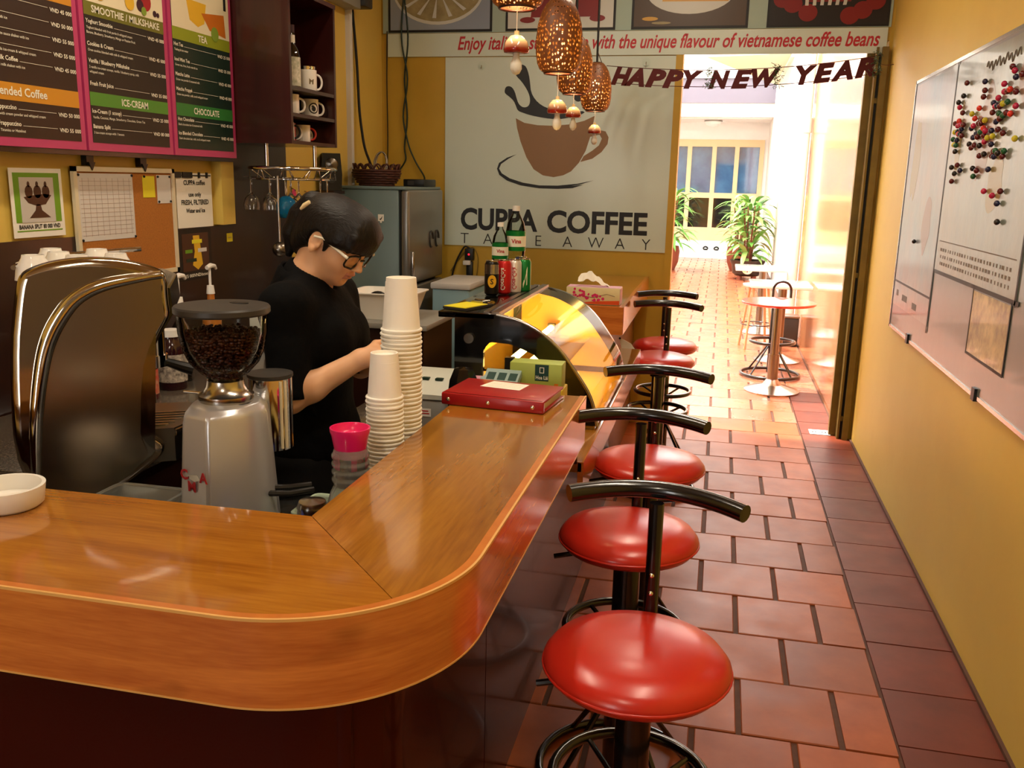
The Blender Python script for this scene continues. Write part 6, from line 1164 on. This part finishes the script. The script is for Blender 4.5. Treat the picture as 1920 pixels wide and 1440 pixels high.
# ---------------------------------------------------------------- barista
class Field:
    def __init__(s, lo, hi, h):
        s.lo = np.array(lo, float); s.h = h; s.n = np.ceil((np.array(hi)-s.lo)/h).astype(int)+1; s.D = np.full(s.n, 1.0, np.float32)
    def block(s, lo, hi):
        a = np.maximum(0, np.floor((np.array(lo)-s.lo)/s.h).astype(int)); b = np.minimum(s.n, np.ceil((np.array(hi)-s.lo)/s.h).astype(int)+1)
        if np.any(b <= a): return None
        sl = tuple(slice(int(a[i]), int(b[i])) for i in range(3)); ax = [s.lo[i]+s.h*np.arange(a[i], b[i]) for i in range(3)]
        return sl, ax[0][:, None, None], ax[1][None, :, None], ax[2][None, None, :]
    def put(s, fn, lo, hi, k, sub=False):
        m = k+0.03; B = s.block(np.array(lo)-m, np.array(hi)+m)
        if B is None: return
        sl, X, Y, Z = B; d = fn(X, Y, Z).astype(np.float32); D = s.D[sl]
        if sub:
            d = -d; hh = np.clip(0.5-0.5*(D-d)/k, 0, 1); s.D[sl] = D*(1-hh)+d*hh+k*hh*(1-hh)
        else:
            hh = np.clip(0.5+0.5*(D-d)/k, 0, 1); s.D[sl] = D*(1-hh)+d*hh-k*hh*(1-hh)
    def cone(s, a, b, ra, rb, k=0.02, sub=False, grow=0.0):
        a = np.array(a, float); b = np.array(b, float); ra += grow; rb += grow; ab = b-a; L2 = ab @ ab
        def fn(X, Y, Z):
            t = np.clip(((X-a[0])*ab[0]+(Y-a[1])*ab[1]+(Z-a[2])*ab[2])/L2, 0, 1)
            return np.sqrt((X-a[0]-t*ab[0])**2+(Y-a[1]-t*ab[1])**2+(Z-a[2]-t*ab[2])**2)-(ra+(rb-ra)*t)
        r = max(ra, rb); s.put(fn, np.minimum(a, b)-r, np.maximum(a, b)+r, k, sub)
    def ell(s, c, r, k=0.02, sub=False, F=None, grow=0.0):
        """ellipsoid, in world axes or in a local frame F = (origin, 3x3 rows)"""
        c = np.array(c, float); r = np.array(r, float)+grow
        if F is None: O = c; R = np.eye(3)
        else: R = F[1]; O = F[0]+R.T @ c
        def fn(X, Y, Z):
            dx, dy, dz = X-O[0], Y-O[1], Z-O[2]
            q = [R[i, 0]*dx+R[i, 1]*dy+R[i, 2]*dz for i in range(3)]
            k0 = np.sqrt(sum((q[i]/r[i])**2 for i in range(3))); k1 = np.sqrt(sum((q[i]/r[i]**2)**2 for i in range(3)))+1e-9
            return k0*(k0-1)/k1
        m = r.max(); s.put(fn, O-m, O+m, k, sub)
    def surf(s):
        D = s.D; S = D < 0; n = D.shape
        cnt = np.zeros((n[0]-1, n[1]-1, n[2]-1), np.uint8)
        for dx in (0, 1):
            for dy in (0, 1):
                for dz in (0, 1): cnt += S[dx:n[0]-1+dx, dy:n[1]-1+dy, dz:n[2]-1+dz]
        act = np.argwhere((cnt > 0) & (cnt < 8)); idx = np.full(cnt.shape, -1, np.int32); idx[act[:, 0], act[:, 1], act[:, 2]] = np.arange(len(act))
        acc = np.zeros((len(act), 3)); w = np.zeros(len(act)); cs = [(0, 0, 0), (1, 0, 0), (0, 1, 0), (1, 1, 0), (0, 0, 1), (1, 0, 1), (0, 1, 1), (1, 1, 1)]
        val = [D[act[:, 0]+c[0], act[:, 1]+c[1], act[:, 2]+c[2]].astype(float) for c in cs]
        for i in range(8):
            for j in range(i+1, 8):
                if sum(abs(cs[i][q]-cs[j][q]) for q in range(3)) != 1: continue
                a, b = val[i], val[j]; cr = (a < 0) != (b < 0); t = np.where(cr, a/np.where(cr, a-b, 1), 0)
                p = np.array(cs[i])+t[:, None]*(np.array(cs[j])-np.array(cs[i])); acc += p*cr[:, None]; w += cr
        V = s.lo+s.h*(act+acc/w[:, None]); F = []
        for ax in range(3):
            u, v = (ax+1) % 3, (ax+2) % 3
            A = [slice(None)]*3; B = [slice(None)]*3; A[ax] = slice(0, -1); B[ax] = slice(1, None)
            ch = S[tuple(A)] != S[tuple(B)]; e = np.argwhere(ch); ok = (e[:, u] > 0) & (e[:, v] > 0) & (e[:, u] < n[u]-1) & (e[:, v] < n[v]-1); e = e[ok]
            q = []
            for du, dv in ((-1, -1), (0, -1), (0, 0), (-1, 0)):
                c = e.copy(); c[:, u] += du; c[:, v] += dv; q.append(idx[c[:, 0], c[:, 1], c[:, 2]])
            q = np.stack(q, 1); fl_ = S[tuple(A)][e[:, 0], e[:, 1], e[:, 2]]; q[~fl_] = q[~fl_][:, ::-1]; F.append(q)
        return V, np.concatenate(F)
def sdf_obj(name, fld, mat, parent, mats=None, pick=None, origin=(0, 0, 0), smooth_it=2):
    V, F = fld.surf()
    for _ in range(smooth_it):   # light Laplacian smoothing removes grid stepping
        acc = np.zeros_like(V); cnt = np.zeros(len(V))
        for a, b in ((0, 1), (1, 2), (2, 3), (3, 0)):
            np.add.at(acc, F[:, a], V[F[:, b]]); np.add.at(cnt, F[:, a], 1); np.add.at(acc, F[:, b], V[F[:, a]]); np.add.at(cnt, F[:, b], 1)
        V = 0.5*V+0.5*acc/np.maximum(cnt, 1)[:, None]
    me = bpy.data.meshes.new(name); me.from_pydata((V-np.array(origin)).tolist(), [], F.tolist()); me.update()
    me.materials.append(MATS[mat])
    if mats:
        for m_ in mats: me.materials.append(MATS[m_])
        me.polygons.foreach_set('material_index', pick(V[F].mean(1)).astype(np.int32))
    me.shade_smooth(); o = bpy.data.objects.new(name, me); C.objects.link(o); o.parent = parent; return o
M('skin', '#E6B48C', 0.45, sss=0.12, var=(30, 0.3, '#DCA27C')); M('lip', '#D08C76', 0.35)
M('hair', '#0B0706', 0.48, spec=0.35, bump=(60, 0.6, 0.004), stretch=(1.2, 6, 1.2), var=(40, 0.5, '#1A100C'), aniso=0.3)
M('black_cloth', '#030304', 0.85, spec=0.15, bump=(18, 0.6, 0.01)); M('black_trousers', '#0A0A0C', 0.9, bump=(25, 0.3, 0.006)); M('shoe_black', '#0A0A0A', 0.4)
HP, HY = math.radians(38), math.radians(-10)
E0 = np.array([-1.018, 2.285, 1.430])
f_ = np.array([math.cos(HP)*math.cos(HY), math.cos(HP)*math.sin(HY), -math.sin(HP)]); l_ = np.array([-math.sin(HY), math.cos(HY), 0.0]); u_ = np.cross(f_, l_)
HR = np.stack([f_, l_, u_]); HF = (E0, HR)
def hw(p): return E0+HR.T @ np.array(p, float)
yc = 2.285
SHR, SHL = np.array([-1.085, yc-0.150, 1.262]), np.array([-1.085, yc+0.150, 1.262])
ELR, WRR = np.array([-1.055, 2.085, 1.035]), np.array([-0.890, 2.165, 1.138])
ELL_, WRL = np.array([-1.03, 2.50, 1.045]), np.array([-0.892, 2.40, 1.115])
pers = thing('person', 'person in black short-sleeved shirt and glasses working behind the bar, looking down', 'person', (-1.08, yc, 0))
OR = (-1.08, yc, 0)
B = Field((-1.26, 1.98, 0.0), (-0.66, 2.60, 1.58), 0.0034)
def torso(B, g, k=0.04):
    B.ell((-1.085, yc, 0.90), (0.105, 0.150, 0.11), k, grow=g); B.ell((-1.08, yc, 1.03), (0.088, 0.120, 0.12), k, grow=g); B.ell((-1.075, yc, 1.17), (0.098, 0.142, 0.115), k, grow=g)
    for s_ in (-1, 1): B.ell((-1.008, yc+s_*0.062, 1.165), (0.048, 0.058, 0.062), 0.05, grow=g)
    B.cone(SHR, SHL, 0.055, 0.055, k, grow=g); B.cone((-1.10, yc, 1.22), (-1.095, yc, 1.325), 0.085, 0.055, 0.05, grow=g)
torso(B, 0.0)
# neck and head
B.cone((-1.105, yc, 1.28), hw((-0.022, 0, -0.03)), 0.056, 0.051, 0.02)
B.ell((-0.005, 0, 0.030), (0.090, 0.070, 0.074), 0.02, F=HF); B.ell((0.045, 0, -0.012), (0.052, 0.058, 0.080), 0.025, F=HF); B.ell((0.046, 0, -0.055), (0.046, 0.047, 0.034), 0.02, F=HF)
B.ell((0.079, 0, -0.071), (0.015, 0.017, 0.014), 0.015, F=HF); B.ell((0.062, 0, 0.05), (0.036, 0.055, 0.04), 0.02, F=HF)
for s_ in (-1, 1):
    B.ell((0.060, s_*0.036, -0.012), (0.030, 0.026, 0.03), 0.02, F=HF); B.ell((0.095, s_*0.031, 0.019), (0.012, 0.015, 0.011), 0.008, sub=True, F=HF); B.ell((0.079, s_*0.031, 0.018), (0.0125, 0.014, 0.0115), 0.004, F=HF)
    a = math.radians(12); B.ell((-0.006, s_*0.071, 0.002), (0.019, 0.007, 0.030), 0.006, F=HF); B.ell((-0.002, s_*0.0755, -0.022), (0.009, 0.006, 0.011), 0.006, F=HF); B.ell((0.0, s_*0.0785, 0.005), (0.0105, 0.0055, 0.017), 0.004, sub=True, F=HF); B.ell((0.008, s_*0.0745, -0.004), (0.006, 0.005, 0.007), 0.004, F=HF)
def hcone(a, b, ra, rb, k, sub=False): B.cone(hw(a), hw(b), ra, rb, k, sub)
hcone((0.093, 0, 0.026), (0.108, 0, -0.004), 0.008, 0.0085, 0.008); B.ell((0.1105, 0, -0.008), (0.010, 0.010, 0.008), 0.006, F=HF)
for s_ in (-1, 1): B.ell((0.102, s_*0.0105, -0.012), (0.0085, 0.0065, 0.0065), 0.005, F=HF); B.ell((0.108, s_*0.006, -0.018), (0.004, 0.0035, 0.004), 0.002, sub=True, F=HF)
B.ell((0.0945, 0, -0.032), (0.0135, 0.020, 0.0065), 0.005, F=HF); B.ell((0.0905, 0, -0.0445), (0.0135, 0.018, 0.0075), 0.005, F=HF); B.ell((0.107, 0, -0.0385), (0.014, 0.022, 0.0014), 0.002, sub=True, F=HF)
B.ell((0.097, 0, -0.0575), (0.012, 0.016, 0.006), 0.008, sub=True, F=HF)
# arms
for sh, el, wr in ((SHR, ELR, WRR), (SHL, ELL_, WRL)):
    B.cone(sh, el, 0.046, 0.037, 0.03); m_ = el+(wr-el)*0.3; B.cone(el, m_, 0.036, 0.037, 0.015); B.cone(m_, wr, 0.037, 0.0245, 0.02)
# hands: palm, four fingers and a thumb each, closed round a small cup
def hand(wr, el, s_):
    d = (wr-el)/np.linalg.norm(wr-el); d = np.array([d[0], d[1]*0.3+0.25*s_, d[2]*0.25]); d /= np.linalg.norm(d)
    side = np.cross(np.array([0, 0, 1.0]), d)*s_; side /= np.linalg.norm(side); dn = np.array([0, 0, -1.0])
    pc = wr+d*0.045
    B.cone(wr, pc, 0.024, 0.026, 0.015); B.ell(pc+d*0.01, (0.034, 0.030, 0.020), 0.015)
    for i, (off, L_) in enumerate(((-0.026, 0.036), (-0.009, 0.041), (0.009, 0.039), (0.026, 0.031))):
        k0 = pc+d*0.034+np.array([0, 0, 1.0])*(-off)*0.75+side*0.004; k1 = k0+d*L_*0.75+side*0.010; k2 = k1+d*L_*0.25+side*L_*0.55; k3 = k2-d*L_*0.2+side*L_*0.35
        B.cone(k0, k1, 0.0092, 0.0085, 0.006); B.cone(k1, k2, 0.0085, 0.008, 0.003); B.cone(k2, k3, 0.008, 0.0068, 0.003)
    t0 = wr+d*0.022+np.array([0, 0, 0.018]); t1 = t0+side*0.030+d*0.018+np.array([0, 0, 0.010]); t2 = t1+d*0.026+side*0.012
    B.cone(t0, t1, 0.012, 0.0105, 0.010); B.cone(t1, t2, 0.010, 0.0075, 0.004)
    return pc, d, side
hr_ = hand(WRR, ELR, 1); hl_ = hand(WRL, ELL_, -1)
# legs
for s_ in (-1, 1):
    hip = np.array([-1.085, yc+s_*0.075, 0.86]); kn = np.array([-1.07, yc+s_*0.085, 0.47]); an = np.array([-1.095, yc+s_*0.09, 0.085]); B.cone(hip, kn, 0.078, 0.052, 0.03); B.cone(kn, an, 0.052, 0.034, 0.02); B.cone(an-np.array([0.01, 0, 0.04]), an+np.array([0.13, 0, -0.058]), 0.034, 0.026, 0.02)
def lips(c):
    q = (c-E0) @ HR.T; return ((np.abs(q[:, 1]) < 0.021) & (q[:, 0] > 0.088) & (q[:, 2] < -0.027) & (q[:, 2] > -0.051))
sdf_obj('body', B, 'skin', pers, ['lip'], lips, OR)
# shirt
Sh = Field((-1.28, 1.98, 0.74), (-0.86, 2.60, 1.42), 0.0042)
torso(Sh, 0.014); Sh.ell((-1.085, yc, 0.86), (0.115, 0.160, 0.10), 0.04)
for sh, el in ((SHR, ELR), (SHL, ELL_)):
    e2 = sh+(el-sh)*0.93; Sh.cone(sh, e2, 0.060, 0.056, 0.03)
    Sh.cone(sh+(el-sh)*0.95, el+(el-sh)*0.5, 0.048, 0.050, 0.006, sub=True)
# folds
for k in range(7): a = k*0.9; Sh.cone((-1.16+0.02*k, yc-0.12-0.01*(k % 3), 1.22-0.06*k), (-1.02, yc-0.13, 1.16-0.06*k), 0.008, 0.004, 0.02, grow=0.0)
Sh.cone((-1.10, yc, 1.30), hw((-0.01, 0, -0.02)), 0.060, 0.058, 0.01, sub=True); Sh.ell((-1.02, yc, 1.345), (0.06, 0.03, 0.045), 0.01, sub=True); Sh.cone((-1.3, yc, 0.70), (-0.8, yc, 0.70), 0.09, 0.09, 0.005, sub=True)
shirt = sdf_obj('shirt', Sh, 'black_cloth', pers, origin=OR)
# collar: folded band round the neck
cv = []; nn = 36
for i in range(nn+1):
    a = math.radians(-170)+math.radians(340)*i/nn + math.pi
    for r_, dz_ in ((0.064, 0.022), (0.068, 0.026), (0.076, 0.018), (0.098, -0.032), (0.096, -0.036), (0.070, 0.0)):
        ca, sa = math.cos(a), math.sin(a); fr_ = 0.5+0.5*ca
        cv.append((-1.092+r_*1.02*ca-OR[0]+0.012*fr_, r_*1.12*sa, 1.335-0.075*fr_+0.01*(1-fr_)+dz_*(1+0.5*fr_)))
obj('collar', MB().add(cv, [(i*6+j, (i+1)*6+j, (i+1)*6+(j+1) % 6, i*6+(j+1) % 6) for i in range(nn) for j in range(6)]+[tuple(range(6)), tuple(nn*6+j for j in range(5, -1, -1))]), 'black_cloth', shirt, 60)
# trousers and shoes
Tr = Field((-1.28, 2.02, 0.0), (-0.90, 2.56, 0.95), 0.006)
Tr.ell((-1.085, yc, 0.86), (0.112, 0.158, 0.085), 0.03)
for s_ in (-1, 1):
    hip = np.array([-1.085, yc+s_*0.075, 0.84]); kn = np.array([-1.07, yc+s_*0.085, 0.47]); an = np.array([-1.095, yc+s_*0.09, 0.09]); Tr.cone(hip, kn, 0.092, 0.068, 0.03); Tr.cone(kn, an, 0.068, 0.056, 0.02)
sdf_obj('trousers', Tr, 'black_trousers', pers, origin=OR)
for s_ in (-1, 1): obj('shoe', MB().sphere((0.045, s_*0.09, 0.036), (0.125, 0.045, 0.034), 20, 10), 'shoe_black', pers, 80)
# hair
Hh = Field(hw((0, 0, 0))-0.26, hw((0, 0, 0))+0.26, 0.0034)
Hh.ell((-0.010, 0, 0.036), (0.104, 0.082, 0.087), 0.02, F=HF); Hh.ell((0.034, 0, 0.062), (0.080, 0.077, 0.070), 0.02, F=HF); Hh.ell((-0.055, 0, -0.015), (0.055, 0.064, 0.085), 0.03, F=HF)
Hh.ell((0.045, 0, 0.045), (0.05, 0.081, 0.05), 0.02, F=HF)
Hh.ell((0.074, 0, -0.052), (0.090, 0.13, 0.090), 0.02, sub=True, F=HF)
for s_ in (-1, 1): Hh.ell((-0.004, s_*0.085, -0.004), (0.023, 0.04, 0.034), 0.008, sub=True, F=HF); Hh.ell((0.026, s_*0.067, 0.012), (0.007, 0.006, 0.022), 0.006, F=HF)
Hh.ell((0.03, 0, -0.085), (0.085, 0.13, 0.07), 0.01, sub=True, F=HF)
# swept fringe hanging over the forehead
for k in range(9):
    y_ = -0.058+k*0.0145; Hh.cone(hw((0.062, y_*0.8, 0.096)), hw((0.097-abs(y_)*0.32, y_, 0.078)), 0.013, 0.012, 0.008); Hh.cone(hw((0.097-abs(y_)*0.32, y_, 0.078)), hw((0.104-abs(y_)*0.36, y_*1.04, 0.050)), 0.012, 0.009, 0.008); Hh.cone(hw((0.104-abs(y_)*0.36, y_*1.04, 0.050)), hw((0.103-abs(y_)*0.36, y_*1.03, 0.034+0.004*(k % 3))), 0.009, 0.003, 0.006)
# pony tail
for a, b, ra, rb in (((-0.080, 0, 0.062), (-0.104, 0.0, 0.040), 0.028, 0.034), ((-0.104, 0, 0.040), (-0.110, -0.006, -0.005), 0.035, 0.036), ((-0.110, -0.006, -0.005), (-0.104, -0.010, -0.055), 0.036, 0.032), ((-0.104, -0.010, -0.055), (-0.080, -0.014, -0.112), 0.032, 0.010)): Hh.cone(hw(a), hw(b), ra, rb, 0.006)
rr = random.Random(2)
for k in range(0):   # strands
    t0 = rr.uniform(-1, 1); y_ = rr.choice((-1, 1))*rr.uniform(0.02, 0.08); a0 = rr.uniform(0.0, 1.6)
    p0 = (-0.075+0.01*rr.random(), y_*0.35, 0.072+0.02*rr.random()); zz = rr.uniform(-0.02, 0.12); p2 = (0.03+0.06*rr.random(), math.copysign(0.074, y_)*math.sqrt(max(0.05, 1-((zz-0.040)/0.088)**2)), zz)
    pm = ((p0[0]+p2[0])/2, (p0[1]+p2[1])/2*1.12, (p0[2]+p2[2])/2+0.010)
    if zz > 0.05: Hh.cone(hw(p0), hw(pm), 0.004, 0.004, 0.004); Hh.cone(hw(pm), hw(p2), 0.004, 0.003, 0.004)
hair = sdf_obj('hair', Hh, 'hair', pers, origin=OR, smooth_it=1)
def hloc(p): q = hw(p); return (q[0]-OR[0], q[1]-OR[1], q[2]-OR[2])
obj('hair_clip', MB().tube([hloc((-0.088, -0.052, 0.062)), hloc((-0.094, -0.056, 0.045)), hloc((-0.098, -0.055, 0.030))], [0.006, 0.007, 0.004], 8), 'mush_cream', hair, 60)
for k in range(0):   # loose wisps at nape and fringe
    a = rr.uniform(-0.06, 0.06); p = (-0.07+rr.uniform(-.03, .03), a, -0.085+rr.uniform(-.01, .02)); obj('wisp', MB().tube([hloc(p), hloc((p[0]-0.01, p[1]*1.05, p[2]-0.02)), hloc((p[0]-0.012+rr.uniform(-.01, .01), p[1]*1.05, p[2]-0.045))], [0.003, 0.002, 0.0006], 5), 'hair', hair, 60)
# glasses
M('temple_white', '#E9E4D0', 0.3, coat=0.4); M('frame_black', '#0C0B0B', 0.2, coat=0.4)
gl = thing('glasses_holder', None, None); bpy.data.objects.remove(gl)
gf = []
for s_ in (-1, 1):
    ring = [hloc((0.1035-0.010*abs(math.cos(a))*0.6-0.004*0+(-0.006 if math.cos(a)*1 > 0 else 0), s_*(0.034+0.026*math.copysign(abs(math.cos(a))**0.6, math.cos(a))), 0.014+0.019*math.copysign(abs(math.sin(a))**0.6, math.sin(a)))) for a in [2*math.pi*i/28 for i in range(28)]]
    if s_ == -1: gframe = obj('glasses_frame', MB().tube(ring, 0.0028, 6, closed=True), 'frame_black', pers, 80)
    else: obj('rim', MB().tube(ring, 0.0028, 6, closed=True), 'frame_black', gframe, 80)
    obj('lens', MB().add(ring, [tuple(range(28))]), 'glass_thin', gframe, None)
    obj('temple_arm', MB().tube([hloc((0.094, s_*0.064, 0.026)), hloc((0.06, s_*0.073, 0.027)), hloc((0.012, s_*0.077, 0.025)), hloc((-0.012, s_*0.078, 0.012))], [0.0045, 0.0042, 0.0035, 0.003], 8), 'temple_white', gframe, 80)
obj('bridge', MB().tube([hloc((0.104, -0.009, 0.020)), hloc((0.1085, 0, 0.024)), hloc((0.104, 0.009, 0.020))], 0.0025, 6), 'frame_black', gframe, 80)
# cup in her hands
mid_ = (hr_[0]+hl_[0])/2
t = thing('plastic_scoop_tub', 'white plastic tub with a dark scoop standing beyond the barista', 'tub', (0, 0, 0)); open_box(t, -1.53, -1.24, 3.55, 3.80, 1.01, 1.12, 0.75, 'white_plastic'); obj('scoop', MB().sphere((-1.40, 3.60, 1.10), (0.04, 0.03, 0.03), 14, 8), 'black_plastic', t)
t = thing('storage_trolley', 'dark storage trolley carrying the white tub behind the barista', 'trolley', (0, 0, 0)); obj('top', MB().rbox(-1.55, -1.15, 3.5, 3.95, 0.985, 1.009, 0.004), 'printer_grey', t); obj('body', MB().box(-1.53, -1.17, 3.52, 3.93, 0.1, 0.985), 'dark_panel', t, None)
for x_ in (-1.5, -1.2):
    for y_ in (3.55, 3.9): obj('caster', MB().cyl((x_-0.015, y_, 0.05), (x_+0.015, y_, 0.05), 0.05), 'black_plastic', t)
# ---------------------------------------------------------------- ceiling tubes (above the picture)
M('tube_emit', '#FFF4E0', 0.5, emit='#FFE9C8', estr=9.0)
def tube_light(label, x, y0, y1, z, mount, power=24):
    l = bpy.data.lights.new('tube_lamp', 'AREA'); l.shape = 'RECTANGLE'; l.size = 0.10; l.size_y = y1-y0; l.energy = power; l.color = (1.0, 0.86, 0.66); lo = bpy.data.objects.new('tube_lamp', l); C.objects.link(lo); lo.location = (x, (y0+y1)/2, z-0.02)
    t = thing('ceiling_tube_light', label, 'ceiling light', (0, 0, 0), 0, 'fluorescent tubes'); obj('housing', MB().box(x-0.04, x+0.04, y0, y1, z+0.03, mount), 'white_plastic', t, None); obj('tube', MB().cyl((x, y0+0.02, z), (x, y1-0.02, z), 0.014, n=12), 'tube_emit', t); lo.parent = t
tube_light('fluorescent ceiling tube over the aisle near the camera', 0.1, 0.9, 2.1, ZC-0.05, ZC+0.045)
tube_light('fluorescent ceiling tube over the work area behind the bar', -1.45, 1.6, 2.8, ZC-0.05, ZC+0.045)
tube_light('fluorescent ceiling tube over the display case', -0.35, 3.9, 5.1, ZC-0.05, ZC+0.045, 20)
tube_light('fluorescent ceiling tube near the street door', -0.6, -1.6, -0.4, ZC-0.05, ZC+0.045, 22)
